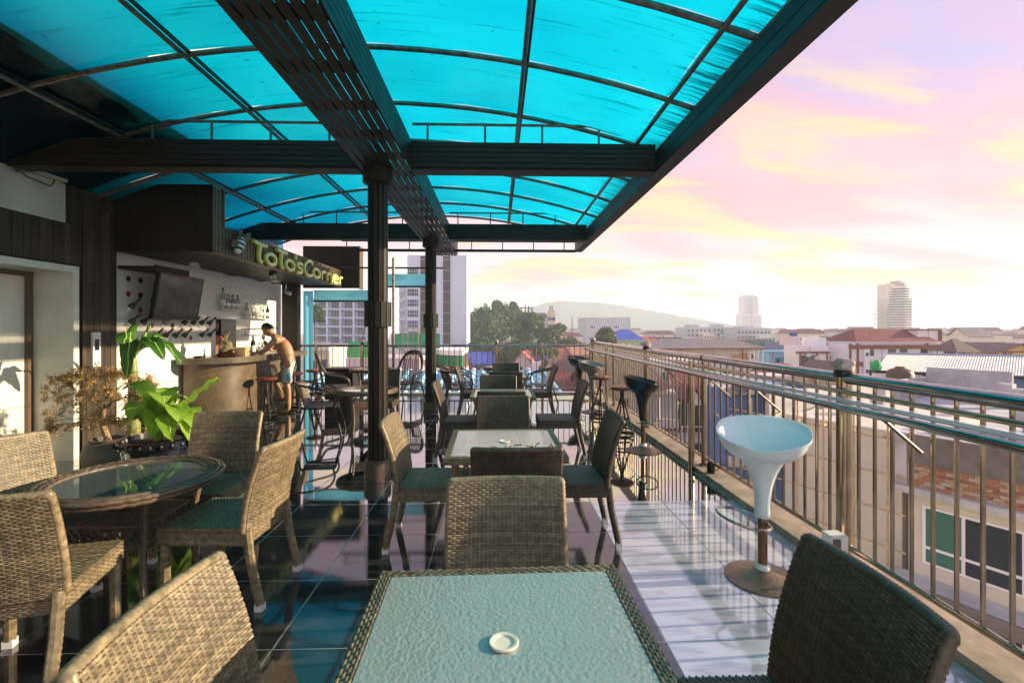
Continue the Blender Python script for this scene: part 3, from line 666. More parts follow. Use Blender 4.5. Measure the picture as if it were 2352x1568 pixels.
dg = thing('dragon_figure', 'carved reddish and gold animal figure on a dark base on the counter', 'figurine', (-4.12, 7.38, 1.02))
random.seed(21)
mbd = MB(); mbd.tube([(-.12, 0, .02), (-.06, .03, .05), (.02, -.02, .04), (.1, .02, .05), (.16, 0, .03)], [.03, .06, .055, .06, .02], 8); mbd.ico((-.06, 0, .08), .05); mbd.ico((.09, .01, .075), .05)
mbd.obj('root_base', mat('dark_red_wood', (.06, .018, .01), .25, var=.4, vs=20), dg, True, kind='stuff')
mbb = MB(); mbb.tube([(-.03, 0, .08), (.03, .02, .14), (.04, -.02, .2), (-.02, 0, .24), (-.04, .02, .29), (.01, 0, .34), (.04, 0, .39)], [.06, .065, .06, .055, .05, .035, .012], 10)
mbb.v = [(a + random.uniform(-.012, .012), b + random.uniform(-.012, .012), c + random.uniform(-.012, .012)) for a, b, c in mbb.v]; mbb.obj('coiled_body', mat('gold_grey_scales', (.2, .17, .09), .4, var=.6, vs=40), dg, True)
MB().ico((-.06, -.02, .29), .04, (1.2, 1, 1)).obj('head', mat('dull_red_paint', (.25, .04, .03), .4, var=.4, vs=30), dg, True)
for k in range(5): MB().tube([(.01 + .01 * k, 0, .36), (.02 * k - .02, .01, .42 + .01 * (k % 2))], [.012, .002], 5).obj('crest', mat('gold_paint', (.4, .25, .06), .35), dg)
t = thing('ashtray', 'round dark ashtray pair at the near end of the counter', 'ashtray', (-4.4, 7.2, 1.02))
MB().lathe([(.07, 0), (.075, .03), (.065, .03), (.06, .01), (0, .01)], 18).obj('dish', blackm, t, True); MB().lathe([(.072, .012), (.0765, .02)], 18, cap=False).obj('rim_band', chrome, t)
t = thing('upturned_glasses', 'row of upturned glasses on the ledge behind the counter', 'glasses', (WX + .12, 8.95, 1.02))
ub('ledge', plaster, t, (-.15, -.1, -.06), (.12, 1.2, -.002))
gm_ = MB().lathe([(.03, .1), (.034, 0)], 12, cap=False).mesh('tumbler', thin_glass('tumbler_glass', (.85, .9, .9), body=.2, bodycol=(.7, .7, .7)), True)
for k in range(11): link('tumbler', gm_, t, (0.02 * (k % 2), k * .1, 0))
# ================================================================ furniture
def wicker_mat(name, c0, c1):
    m = mat(name, c0, .42, var=.35, vs=40, tint=c1); t = m.node_tree; b = P_(m); src = b.inputs['Base Color'].links[0].from_socket
    g = N('ShaderNodeNewGeometry', t); r = N('ShaderNodeMapRange', t); r.inputs[3].default_value = .62; r.inputs[4].default_value = 1.3; L(g.outputs['Random Per Island'], r.inputs[0], t)
    n = N('ShaderNodeTexNoise', t); n.inputs['Scale'].default_value = 5; n.inputs['Detail'].default_value = 4; L(g.outputs['Position'], n.inputs['Vector'], t); r2 = N('ShaderNodeMapRange', t); r2.inputs[1].default_value = .3; r2.inputs[2].default_value = .7; r2.inputs[3].default_value = .75; r2.inputs[4].default_value = 1.2; L(n.outputs[0], r2.inputs[0], t)
    k = N('ShaderNodeMath', t, operation='MULTIPLY'); L(r.outputs[0], k.inputs[0], t); L(r2.outputs[0], k.inputs[1], t)
    v = N('ShaderNodeVectorMath', t, operation='SCALE'); L(src, v.inputs[0], t); L(k.outputs[0], v.inputs['Scale'], t); L(v.outputs[0], b.inputs['Base Color'], t)
    return m
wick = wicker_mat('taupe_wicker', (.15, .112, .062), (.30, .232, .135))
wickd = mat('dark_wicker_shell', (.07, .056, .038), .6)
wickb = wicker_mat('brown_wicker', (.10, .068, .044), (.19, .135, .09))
def weave(mb, S, nu, nv, amp, gap=.86):
    for j in range(nv):
        vc = (j + .5) / nv; hv = .5 * gap / nv; vs_ = []; fs_ = []
        for i in range(2 * nu + 1):
            u = i / (2 * nu)
            over = cos(pi * (i / 2.0 + j))          # over and under the stakes
            p0, n_ = S(u, vc - hv); p1, _ = S(u, vc); p2, _ = S(u, vc + hv)
            h = amp * (.5 + .5 * over)
            vs_ += [p0 + n_ * (h - amp * .45), p1 + n_ * (h + amp * .3), p2 + n_ * (h - amp * .45)]
        for i in range(2 * nu):
            a = i * 3; fs_ += [(a, a + 3, a + 4, a + 1), (a + 1, a + 4, a + 5, a + 2)]
        mb.add(vs_, fs_)
    for i in range(nu):
        u = (i + .5) / nu; hu = .16 / nu
        vs_ = []; fs_ = []
        for k in range(9):
            v = k / 8; p, n_ = S(u, v); q, _ = S(min(u + hu, 1), v); o_, _ = S(max(u - hu, 0), v)
            vs_ += [o_ + n_ * amp * .25, p + n_ * amp * .55, q + n_ * amp * .25]
        for k in range(8):
            a = k * 3; fs_ += [(a, a + 1, a + 4, a + 3), (a + 1, a + 2, a + 5, a + 4)]
        mb.add(vs_, fs_)
W2 = .225
def back_pt(u, v, side):
    # v 0 at seat, 1 at top; leans back, slightly dished
    x = -W2 + 2 * W2 * u
    z = .40 + .43 * v
    y = -.205 - .02 * v - .085 * v * v - .022 * (1 - (2 * u - 1) ** 2)
    d = .017
    return Vector((x, y + (d if side > 0 else -d), z))
def S_back(side):
    def S(u, v):
        p = back_pt(u, v, side); n_ = Vector((0, side * .97, side * .2)).normalized()
        return p, n_
    return S
def make_chair():
    t = thing('wicker_chair', 'x', 'chair', (0, 0, 0), 0, 'square wicker chairs')
    # backrest shell
    sh = MB(); nu, nv = 8, 8
    def ring(u, v): return back_pt(u, v, 1), back_pt(u, v, -1)
    vs_, fs_ = [], []
    for j in range(nv + 1):
        for i in range(nu + 1): a, b = ring(i / nu, j / nv); vs_ += [a, b]
    def id_(i, j, k): return (j * (nu + 1) + i) * 2 + k
    for j in range(nv):
        for i in range(nu):
            fs_.append((id_(i, j, 0), id_(i, j + 1, 0), id_(i + 1, j + 1, 0), id_(i + 1, j, 0))); fs_.append((id_(i, j, 1), id_(i + 1, j, 1), id_(i + 1, j + 1, 1), id_(i, j + 1, 1)))
    for i in range(nu): fs_.append((id_(i, nv, 0), id_(i, nv, 1), id_(i + 1, nv, 1), id_(i + 1, nv, 0)))
    for j in range(nv):
        fs_.append((id_(0, j, 0), id_(0, j, 1), id_(0, j + 1, 1), id_(0, j + 1, 0))); fs_.append((id_(nu, j, 0), id_(nu, j + 1, 0), id_(nu, j + 1, 1), id_(nu, j, 1)))
    back = sh.add(vs_, fs_).obj('backrest', wickd, t)
    wv_ = MB(); weave(wv_, S_back(1), 28, 50, .0038); weave(wv_, S_back(-1), 28, 50, .0038)
    # wrapped edges of the backrest: a ribbed roll
    edge = [back_pt(0, k / 12, 1) * .5 + back_pt(0, k / 12, -1) * .5 for k in range(13)] + [back_pt(k / 14, 1, 1) * .5 + back_pt(k / 14, 1, -1) * .5 for k in range(1, 15)] + [back_pt(1, 1 - k / 12, 1) * .5 + back_pt(1, 1 - k / 12, -1) * .5 for k in range(1, 13)]
    fine = []
    for a, b in zip(edge, edge[1:]):
        for k in range(5): fine.append(a.lerp(b, k / 5))
    wv_.tube(fine, [.0165 + (.0016 if k % 2 else -.0016) for k in range(len(fine))], 8)
    wv_.obj('weave', wick, back, fixn=False, smooth='all', kind='stuff')
    # seat
    st = MB().box((-W2 + .004, -.2, .335), (W2 - .004, .236, .424)).obj('seat', wickd, t)
    ws = MB()
    up_ = Vector((0, 0, 1))
    weave(ws, lambda u, v: (Vector((-W2 + 2 * W2 * u, -.2 + .44 * v, .425 + .006 * sin(pi * u) * sin(pi * v))), up_), 28, 44, .004)
    weave(ws, lambda u, v: (Vector((-W2 + 2 * W2 * u, .238, .335 + .09 * v)), Vector((0, 1, 0))), 28, 10, .004)
    for s in (-1, 1):
        weave(ws, lambda u, v: (Vector((s * (W2 - .002), -.21 + .45 * u, .335 + .09 * v)), Vector((s, 0, 0))), 28, 10, .004)
    weave(ws, lambda u, v: (Vector((-W2 + 2 * W2 * u, -.225, .335 + .08 * v)), Vector((0, -1, 0))), 28, 9, .004)
    ws.obj('weave', wick, st, fixn=False, smooth='all', kind='stuff')
    capm = plastic_w
    def leg(pts, r):
        fine = []
        for a, b in zip(pts, pts[1:]):
            a, b = Vector(a), Vector(b); n_ = max(2, int((b - a).length / .011))
            for k in range(n_): fine.append(a.lerp(b, k / n_))
        fine.append(Vector(pts[-1]))
        o = MB().tube(fine, [r + (.0016 if k % 2 else -.0012) for k in range(len(fine))], 8).obj('leg', wick, t, True)
        e = Vector(pts[-1]); MB().box((e.x - .02, e.y - .02, .0), (e.x + .02, e.y + .02, .036)).obj('foot_cap', capm, o)
    for s in (-1, 1):
        leg([(s * (W2 - .022), .212, .34), (s * (W2 - .022), .212, .03)], .023)
        leg([(s * (W2 - .02), -.215, .42), (s * (W2 - .02), -.235, .25), (s * (W2 - .02), -.285, .03)], .023)
    return t
chair0 = make_chair(); CT = tree_of(chair0)
# (x, y) of the backrest foot line centre, facing direction angle (0 faces +Y), label
def face(deg): return R(deg)
def place(tr, x, y, deg, label, first=[True], sc=None):
    return copy_tree(tr, None, (x, y, 0), R(deg), label, sc)
chairs = [
    (.034, 1.64, 180, 'square wicker chair across the nearest glass table, facing the camera'),
    (.10, 2.77, 0, 'square wicker chair with a frayed top, back turned, at the second glass table'),
    (.05, 4.02, 180, 'square wicker chair facing the camera on the far side of the second glass table'),
    (.04, 4.98, 0, 'square wicker chair with its back to the camera at the third glass table'),
    (.01, 5.97, 180, 'square wicker chair facing the camera on the far side of the third glass table'),
    (.118, 7.10, 0, 'square wicker chair with its back to the camera at the fourth glass table'),
    (.15, 8.2, 180, 'square wicker chair on the far side of the fourth glass table, before the round table'),
    (-.44, 3.33, -90, 'sunlit square wicker chair left of the second glass table'),
    (.52, 3.37, 90, 'shaded square wicker chair right of the second glass table'),
    (-.40, 5.50, -90, 'square wicker chair left of the third glass table'),
    (.70, 5.56, 90, 'square wicker chair pulled out right of the third glass table'),
    (-.36, 7.85, -90, 'square wicker chair left of the fourth glass table'),
    (.65, 7.9, 90, 'square wicker chair right of the fourth glass table'),
    (-1.95, 3.26, 183, 'grey square wicker chair behind the round glass table, in front of the potted plant'),
    (-1.50, 2.73, 87, 'golden sunlit square wicker chair right of the round glass table'),
    (-2.50, 2.62, -112, 'pale sunlit square wicker chair at the left edge beyond the round table'),
    (-1.98, 2.10, 14, 'dark square wicker chair at the left edge with its back to the camera'),
    (-.455, 1.10, -91, 'large bright square wicker chair in the lower left foreground beside the nearest table'),
    (.61, 1.17, 90, 'dark square wicker chair in the lower right foreground beside the nearest table'),
    (-1.70, 6.98, 180, 'square wicker chair behind the round table by the nearest column'),
]
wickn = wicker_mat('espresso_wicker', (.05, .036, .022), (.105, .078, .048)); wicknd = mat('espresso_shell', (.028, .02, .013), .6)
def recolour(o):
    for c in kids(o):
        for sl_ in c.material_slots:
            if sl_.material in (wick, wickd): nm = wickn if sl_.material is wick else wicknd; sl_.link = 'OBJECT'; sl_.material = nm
        recolour(c)
PLACED = []
for i, (x, y, d, lab) in enumerate(chairs):
    if i == 0: chair0.location = (x, y, 0); chair0.rotation_euler = (0, 0, R(d)); chair0['label'] = lab; PLACED.append(chair0)
    else: PLACED.append(place(CT, x, y, d, lab))
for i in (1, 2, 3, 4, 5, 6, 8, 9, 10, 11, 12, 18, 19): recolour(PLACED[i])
random.seed(31)
for k in range(9):
    x = random.uniform(-.12, .2); p = Vector((x, -.335, .838)); MB().tube([p, p + Vector((random.uniform(-.015, .015), random.uniform(-.01, .02), .016)), p + Vector((random.uniform(-.03, .03), random.uniform(-.01, .03), random.uniform(.01, .03)))], .003, 4).obj('loose_strand', wickn, PLACED[1])
# ---------------------------------------------------------------- square tables
hg = bpy.data.materials.new('hammered_glass'); hg.use_nodes = True; t_ = hg.node_tree; b_ = P_(hg)
b_.inputs['Base Color'].default_value = (.66, .86, .86, 1); b_.inputs['Roughness'].default_value = .10; b_.inputs['IOR'].default_value = 1.9; b_.inputs['Transmission Weight'].default_value = .55
b_.inputs['Base Color'].default_value = (.60, .71, .67, 1)
g_ = N('ShaderNodeTexCoord', t_); vo = N('ShaderNodeTexVoronoi', t_, feature='SMOOTH_F1'); vo.inputs['Scale'].default_value = 105; L(g_.outputs['Object'], vo.inputs['Vector'], t_)
nn_ = N('ShaderNodeTexNoise', t_); nn_.inputs['Scale'].default_value = 9; nn_.inputs['Detail'].default_value = 3; L(g_.outputs['Object'], nn_.inputs['Vector'], t_)
ad_ = N('ShaderNodeMath', t_, operation='ADD'); L(vo.outputs['Distance'], ad_.inputs[0], t_); L(nn_.outputs[0], ad_.inputs[1], t_)
bp_ = N('ShaderNodeBump', t_); bp_.inputs['Strength'].default_value = .22; bp_.inputs['Distance'].default_value = .008; L(ad_.outputs[0], bp_.inputs['Height'], t_); L(bp_.outputs[0], b_.inputs['Normal'], t_)
def make_table():
    t = thing('glass_table', 'x', 'table', (0, 0, 0), 0, 'square wicker glass tables')
    h, e, th = .70, .366, .045
    fr = None
    for k in range(4):
        a = k * pi / 2
        mb = MB(); ce = Matrix.Rotation(a, 3, 'Z')
        mb.v = []; 
        poly_ = [(-e, -e), (e, -e), (e - .036, -e + .036), (-e + .036, -e + .036)]
        mb.prism(poly_, h - th, h - .004, 'z'); mb.v = [tuple(ce @ Vector(p)) for p in mb.v]
        o = mb.obj('frame_side', wickd, t)
        ww = MB()
        def S1(u, v):
            x = (-e + .036 * v) + 2 * (e - .036 * v) * u
            return ce @ Vector((x, -e + .036 * v, h - .004)), Vector((0, 0, 1))
        weave(ww, S1, 50, 4, .004)
        nrm = ce @ Vector((0, -1, 0))
        weave(ww, lambda u, v: (ce @ Vector((-e + 2 * e * u, -e - .001, h - th + (th - .004) * v)), nrm), 44, 4, .004)
        ww.obj('weave', wick, o, fixn=False, smooth='all', kind='stuff')
    i_ = e - .038
    MB().box((-i_, -i_, h - .012), (i_, i_, h - .003)).obj('glass_top', hg, t)
    ring = MB().lathe([(.034, h - .002), (.036, h + .003), (.034, h + .005), (.026, h + .004), (.0245, h + .001), (.0, h + .001)], 24).obj('umbrella_ring', mat('ivory_plastic', (.72, .69, .56), .4), t, True)
    MB().box((-.3, -.02, h - .06), (.3, .02, h - .03)).obj('stretcher', wickd, t); MB().box((-.02, -.3, h - .09), (.02, .3, h - .061)).obj('stretcher', wickd, t)
    for sx in (-1, 1):
        for sy in (-1, 1):
            pts = [Vector((sx * .31, sy * .31, h - th)), Vector((sx * .27, sy * .27, .5)), Vector((sx * .27, sy * .27, .25)), Vector((sx * .31, sy * .31, 0))]
            MB().tube(pts, .022, 8).obj('leg', wick, t, True)
    return t
table0 = make_table(); TT = tree_of(table0)
for i, (x, y, d, lab, s) in enumerate([(.015, 1.145, 1.5, 'nearest square table with hammered glass top and woven rim', (1, 1, 1)), (.045, 3.2, 1, 'second square hammered glass table from the camera', (1, 1.08, 1)), (.06, 5.63, 0, 'third square hammered glass table from the camera', (1, 1, 1)), (.12, 7.75, 0, 'fourth square glass table from the camera', (1, 1, 1))]):
    if i == 0: table0.location = (x, y, 0); table0.rotation_euler = (0, 0, R(d)); table0['label'] = lab
    else: copy_tree(TT, None, (x, y, 0), R(d), lab, s)
# ---------------------------------------------------------------- round tables
rglass = thin_glass('table_glass', (.78, .90, .87), .02, 2.1, .16, (.5, .62, .6))
def make_round(h=.63, r=.44):
    t = thing('round_table', 'x', 'table', (0, 0, 0), 0, 'round wicker tables')
    pr = []
    mb = MB(); n = 96
    # flattened woven rim
    for q, (rr, zz) in enumerate(((r - .012, h - .012), (r - .035, h - .004), (r - .06, h - .006), (r - .082, h - .012), (r - .02, h - .034), (r - .07, h - .03))):
        pts = [((rr) * cos(2 * pi * k / n), (rr) * sin(2 * pi * k / n), zz + (.002 if (k + q) % 2 else -.002)) for k in range(n)]
        mb.tube(pts, .0145, 6, closed=True)
    mb.obj('rim', wickb, t, 'all', kind='stuff')
    MB().lathe([(0, h - .018), (r - .075, h - .018), (r - .075, h - .010), (0, h - .010)], 40).obj('glass_top', rglass, t, True)
    q = .20
    for sx in (-1, 1):
        for sy in (-1, 1):
            pts = []
            for k in range(31):
                s = k / 30; z = (h - .03) * (1 - s)
                off = .235 if s < .0 else (.245 - .075 * math.exp(-((s - .30) / .2) ** 2) * 1.0 - .02 * (s > .5) * 0)
                off = .25 * (1 - s) ** 2 + .165 * 2 * s * (1 - s) + .225 * s * s
                pts.append((sx * off, sy * off, z))
            MB().tube(pts, [.0165 + (.0012 if k % 2 else -.0012) for k in range(31)], 8).obj('leg', wickb, t, True)
    zs = .42; e = .19
    sh = MB().add([(-e, -e, zs - .012), (e, -e, zs - .012), (e, e, zs - .012), (-e, e, zs - .012)], [(0, 1, 2, 3)])
    lat = MB()
    for k in range(11):
        o_ = -e + 2 * e * k / 10
        lat.tube([(o_, -e, zs), (o_, e, zs + .001)], .0075, 5); lat.tube([(-e, o_, zs + .005), (e, o_, zs + .005)], .0075, 5)
        for s in (-1, 1):
            # latticed skirts
            for a, b in (((o_, s * e, zs - .005), (o_ + .07 if o_ + .07 <= e else e, s * e, zs - .11)), ((o_, s * e, zs - .005), (o_ - .07 if o_ - .07 >= -e else -e, s * e, zs - .11))):
                lat.tube([a, b], .006, 5); lat.tube([(a[1], a[0], a[2]), (b[1], b[0], b[2])], .006, 5)
    lat.obj('lattice_shelf', wickb, t, True, kind='stuff')
    for s in (-1, 1):
        MB().tube([(-e, s * e, zs), (e, s * e, zs)], .011, 6).obj('shelf_edge', wickb, t, True); MB().tube([(s * e, -e, zs - .115), (s * e, e, zs - .115)], .009, 6).obj('shelf_edge', wickb, t, True)
    return t
rt0 = make_round(); RT = tree_of(rt0)
rt0.location = (-2.03, 2.73, 0); rt0['label'] = 'round glass table with a woven rim and lattice shelf, nearest on the left'
copy_tree(RT, None, (-1.78, 6.6, 0), R(20), 'round glass table with lattice shelf behind the nearest column', (.93, .93, 1))
copy_tree(RT, None, (-2.38, 9.15, 0), R(10), 'round glass table between the two tall rattan chairs by the end railing', (.95, .95, 1.1))
copy_tree(RT, None, (.1, 9.35, 0), R(30), 'round glass table at the far end of the middle row', (.9, .9, 1.12))
t = thing('glass_sticker', 'small white sticker on the round glass table', 'sticker', (-2.28, 2.98, .6215)); ub('label', labelm, t, (-.025, -.012, 0), (.025, .012, .001))
# ---------------------------------------------------------------- low armchairs with a round tube arm
def arc(pts, n=5):
    pts = [Vector(p) for p in pts]; o = []
    for i in range(len(pts) - 1):
        a = pts[max(i - 1, 0)]; b = pts[i]; c = pts[i + 1]; d = pts[min(i + 2, len(pts) - 1)]
        for k in range(n):
            s = k / n; o.append(.5 * ((2 * b) + (c - a) * s + (2 * a - 5 * b + 4 * c - d) * s * s + (3 * b - a - 3 * c + d) * s ** 3))
    return o + [pts[-1]]
def make_bistro():
    t = thing('bistro_armchair', 'x', 'chair', (0, 0, 0), 0, 'low rattan armchairs with a round arm')
    for s in (-1, 1):
        hoop = [(0, -.31, .72), (s * .16, -.28, .715), (s * .26, -.14, .69), (s * .285, .05, .655), (s * .27, .17, .60), (s * .245, .215, .50), (s * .24, .20, .40), (s * .26, .26, .2), (s * .275, .30, .0)]
        MB().tube(arc(hoop), .0145, 8).obj('arm_leg', darkm, t, True)
        MB().tube(arc([(s * .19, -.20, .42), (s * .21, -.22, .36), (s * .24, -.28, .15), (s * .255, -.32, 0)]), .013, 8).obj('rear_leg', darkm, t, True)
        MB().tube([(s * .235, .2, .39), (s * .2, -.2, .40)], .011, 6).obj('seat_rail', darkm, t, True)
    MB().tube([(-.235, .2, .385), (.235, .2, .385)], .011, 6).obj('front_rail', darkm, t, True)
    def Ss(sgn):
        return lambda u, v: (Vector(((-.21 - .02 * v) + (.42 + .04 * v) * u, -.2 + .43 * v, .405 + .015 * v - .012 * sin(pi * u) - .02 * max(0, v - .85) * 6)), Vector((0, 0, sgn)))
    def Sb(sgn):
        def f(u, v):
            a = (u - .5) * 2.0
            x = .2 * a * (1 + .18 * v); y = -.2 - .11 * v + .05 * (a * a) * (1 + v); z = .40 + .31 * v
            return Vector((x, y, z)), Vector((-.3 * a * sgn, sgn, .3 * sgn)).normalized()
        return f
    a = MB(); weave(a, Ss(1), 18, 26, .004); weave(a, Ss(-1), 18, 26, .003); so_ = a.obj('seat', wickb, t, fixn=False, smooth='all', kind='stuff')
    a = MB(); weave(a, Sb(1), 16, 24, .004); weave(a, Sb(-1), 16, 24, .004); a.obj('backrest', wickb, t, fixn=False, smooth='all', kind='stuff')
    return t
bc0 = make_bistro(); BT = tree_of(bc0)
bc0.location = (-2.42, 6.62, 0); bc0.rotation_euler = (0, 0, R(-78)); bc0['label'] = 'low round armed rattan chair between the bar stools and the nearest column'
copy_tree(BT, None, (-.72, 9.2, 0), R(-88), 'low round armed chair left of the far round table, further one')
copy_tree(BT, None, (-.72, 8.55, 0), R(-70), 'low round armed chair left of the far round table, nearer one')
copy_tree(BT, None, (.78, 8.95, 0), R(75), 'low round armed chair right of the far round table')
# ---------------------------------------------------------------- tall rattan chairs
def make_rattan():
    t = thing('rattan_chair', 'x', 'chair', (0, 0, 0), 0, 'tall hooped rattan chairs')
    hoopm = mat('dark_rattan', (.045, .028, .02), .4, var=.4, vs=30)
    hoop = arc([(-.27, .24, .40), (-.29, .2, .56), (-.285, .02, .62), (-.26, -.14, .66), (-.235, -.24, .82), (-.14, -.30, .97), (0, -.315, 1.01), (.14, -.30, .97), (.235, -.24, .82), (.26, -.14, .66), (.285, .02, .62), (.29, .2, .56), (.27, .24, .40)], 6)
    MB().tube(hoop, [.024 + (.0014 if k % 2 else -.001) for k in range(len(hoop))], 8).obj('hoop_arm', hoopm, t, True)
    lat = MB()
    def bp(u, v):
        a = (u - .5) * 2; w_ = .16 + .045 * sin(pi * min(v * 1.1, 1)); w_ *= (1 if v < .8 else math.sqrt(max(0, 1 - ((v - .8) / .2) ** 2)) * .7 + .3)
        return Vector((a * w_, -.2 - .1 * v + .02 * a * a, .42 + .56 * v))
    for k in range(9):
        u = k / 8; lat.tube([bp(u, j / 12) for j in range(13)], .008, 5)
    for k in range(15):
        v = k / 14; lat.tube([bp(j / 8, v) for j in range(9)], .008, 5)
    lat.obj('lattice_back', wickb, t, True, kind='stuff')
    MB().tube([bp(0, k / 12) for k in range(13)], .011, 6).obj('back_stile', hoopm, t, True); MB().tube([bp(1, k / 12) for k in range(13)], .011, 6).obj('back_stile', hoopm, t, True)
    a = MB(); weave(a, lambda u, v: (Vector((-.25 + .5 * u, -.2 + .45 * v, .42)), Vector((0, 0, 1))), 18, 24, .004); a.obj('seat', wickb, t, fixn=False, smooth='all', kind='stuff')
    MB().box((-.25, -.2, .395), (.25, .25, .417)).obj('seat_frame', hoopm, t)
    sk = MB()
    for k in range(15):
        x = -.25 + .5 * k / 14
        for dx in (-.06, .06):
            sk.tube([(x, .252, .395), (max(-.25, min(.25, x + dx)), .252, .3)], .005, 4); sk.tube([(.252, x * .9 + .02, .395), (.252, max(-.2, min(.25, x * .9 + .02 + dx)), .3)], .005, 4); sk.tube([(-.252, x * .9 + .02, .395), (-.252, max(-.2, min(.25, x * .9 + .02 + dx)), .3)], .005, 4)
    sk.obj('lattice_skirt', wickb, t, True, kind='stuff')
    for sx in (-1, 1):
        o = MB().tube(arc([(sx * .25, .24, .4), (sx * .255, .25, .2), (sx * .27, .28, .0)]), .015, 8).obj('leg', hoopm, t, True); MB().ico((sx * .27, .28, .018), .02).obj('foot', darkm, o, True)
        o = MB().tube(arc([(sx * .22, -.2, .4), (sx * .24, -.26, .2), (sx * .26, -.34, .0)]), .015, 8).obj('leg', hoopm, t, True); MB().ico((sx * .26, -.34, .018), .02).obj('foot', darkm, o, True)
    return t
rc0 = make_rattan(); RC = tree_of(rc0)
rc0.location = (-2.95, 8.75, 0); rc0.rotation_euler = (0, 0, R(-68)); rc0['label'] = 'tall hooped rattan armchair seen from the side near the dark cabinet'
copy_tree(RC, None, (-1.78, 9.35, 0), R(160), 'tall hooped rattan armchair facing the camera beside the tall pole')
# ---------------------------------------------------------------- stools
def make_swivel(label, shell, x, y, deg, group='moulded swivel bar stools'):
    t = thing('swivel_stool', label, 'stool', (x, y, 0), R(deg), group)
    def rim(a):
        b = max(0.0, .5 + .5 * cos(a - pi))           # 1 at the back (-y local after shift)
        return .772 + .13 * (b ** .7)
    n, m = 40, 26; vs_, fs_ = [], []
    for i in range(m + 1):
        s = i / m
        for k in range(n):
            a = 2 * pi * k / n; dx, dy = sin(a), -cos(a)   # a = pi is the back (+y)
            zr_ = rim(a); Rr = 1.0 / ((abs(dx) / .255) ** 2.7 + (abs(dy) / .215) ** 2.7) ** (1 / 2.7)
            if s <= .62:
                q = s / .62; r_ = .043 + (Rr - .043) * (q ** 2.9); z_ = .36 + (zr_ - .36) * q
            elif s <= .70:
                q = (s - .62) / .08; r_ = Rr - .012 * q; z_ = zr_ + .008 * sin(pi * q)
            else:
                q = min(1.0, (s - .70) / .30); r_ = (Rr - .012) * (1 - q ** 1.6); z_ = zr_ + (.675 - zr_) * (1 - (1 - q) ** 2.2)
            vs_.append((dx * r_, dy * r_ + (.03 if i else .0) * min(1, s * 2), z_))
    for i in range(m):
        for k in range(n):
            k2 = (k + 1) % n; fs_.append((i * n + k, i * n + k2, (i + 1) * n + k2, (i + 1) * n + k))
    fs_.append(tuple(range(n))[::-1])
    MB().add(vs_, fs_).obj('seat_shell', shell, t, 'all')
    polem = mat('rusty_pole', (.16, .085, .04), .35, metal=.6, var=.5, vs=12)
    MB().lathe([(.026, .07), (.026, .37)], 16).obj('pole', polem, t, True)
    MB().lathe([(.04, .05), (.043, .075), (.034, .09), (.026, .09)], 18).obj('pole_collar', plastic_w if 'white' in label else darkm, t, True)
    MB().lathe([(.205, 0), (.207, .008), (.17, .016), (.09, .035), (.045, .06), (.03, .065)], 40).obj('base', mat('speckled_bronze_base', (.22, .165, .11), .4, metal=.7, var=.3, vs=60), t, True)
    rg = [(-.10 + .145 * cos(2 * pi * k / 28), -.04 + .12 * sin(2 * pi * k / 28), .345 - .03 * cos(2 * pi * k / 28)) for k in range(28)]
    MB().tube(rg, .009, 8, closed=True).obj('footring', chrome, t, True); MB().lathe([(.031, .335), (.031, .36)], 14).obj('ring_clamp', chrome, t, True)
    return t
sh_w = mat('white_gloss_shell', (.70, .80, .80), .13, coat=.3); sh_b = mat('black_gloss_shell', (.012, .010, .009), .22); sh_g = mat('grey_gloss_shell', (.24, .23, .19), .22)
make_swivel('white moulded swivel bar stool in front of the nearest railing', sh_w, 1.54, 2.74, -30)
make_swivel('black moulded swivel bar stool at the ledge beyond the white one', sh_b, 1.73, 5.65, 78)
make_swivel('grey moulded swivel bar stool near the far corner', sh_g, 1.66, 8.3, 60)
make_swivel('black moulded swivel bar stool in the far railing corner', sh_b, 1.66, 9.6, 50)
def make_stool():
    t = thing('round_stool', 'x', 'stool', (0, 0, 0), 0, 'round leather topped bar stools')
    lea = mat('red_brown_leather', (.17, .045, .022), .28, var=.25, vs=20)
    MB().lathe([(.0, .615), (.13, .615), (.16, .63), (.168, .648), (.155, .665), (.1, .672), (0, .672)], 28, cap=False).obj('seat', lea, t, True)
    MB().lathe([(.028, .45), (.028, .615)], 12).obj('screw_post', darkm, t, True)
    for k in range(4):
        a = pi / 4 + k * pi / 2
        MB().tube([(.02 * cos(a), .02 * sin(a), .5), (.165 * cos(a), .165 * sin(a), .0)], .012, 8).obj('leg', darkm, t, True)
    for r, z in ((.105, .21), (.165, .012), (.145, .07)):
        MB().tube([(r * cos(2 * pi * k / 28), r * sin(2 * pi * k / 28), z) for k in range(28)], .011, 8, closed=True).obj('ring', darkm, t, True)
    return t
s0 = make_stool(); ST = tree_of(s0)
s0.location = (-3.73, 7.85, 0); s0['label'] = 'round leather bar stool nearest the camera at the bar counter'
copy_tree(ST, None, (-3.7, 8.78, 0), R(20), 'round leather bar stool behind the leaning man')
copy_tree(ST, None, (-3.52, 9.35, 0), R(35), 'round leather bar stool beside the dark cabinet')
copy_tree(ST, None, (1.7, 6.5, 0), R(10), 'round leather bar stool at the railing just beyond the black swivel stool')
copy_tree(ST, None, (1.7, 7.86, 0), R(40), 'round leather bar stool at the railing beside the grey swivel stool')
# ================================================================ town
GZ = -18.0
random.seed(42)
grd = mat('town_ground', (.22, .22, .20), .9, var=.5, vs=.06, tint=(.32, .31, .28))
g0 = MB().grid(lambda u, v: (-2000 + 4000 * u, -250 + 2200 * v, GZ), 8, 8).obj('ground', grd, kind='structure')
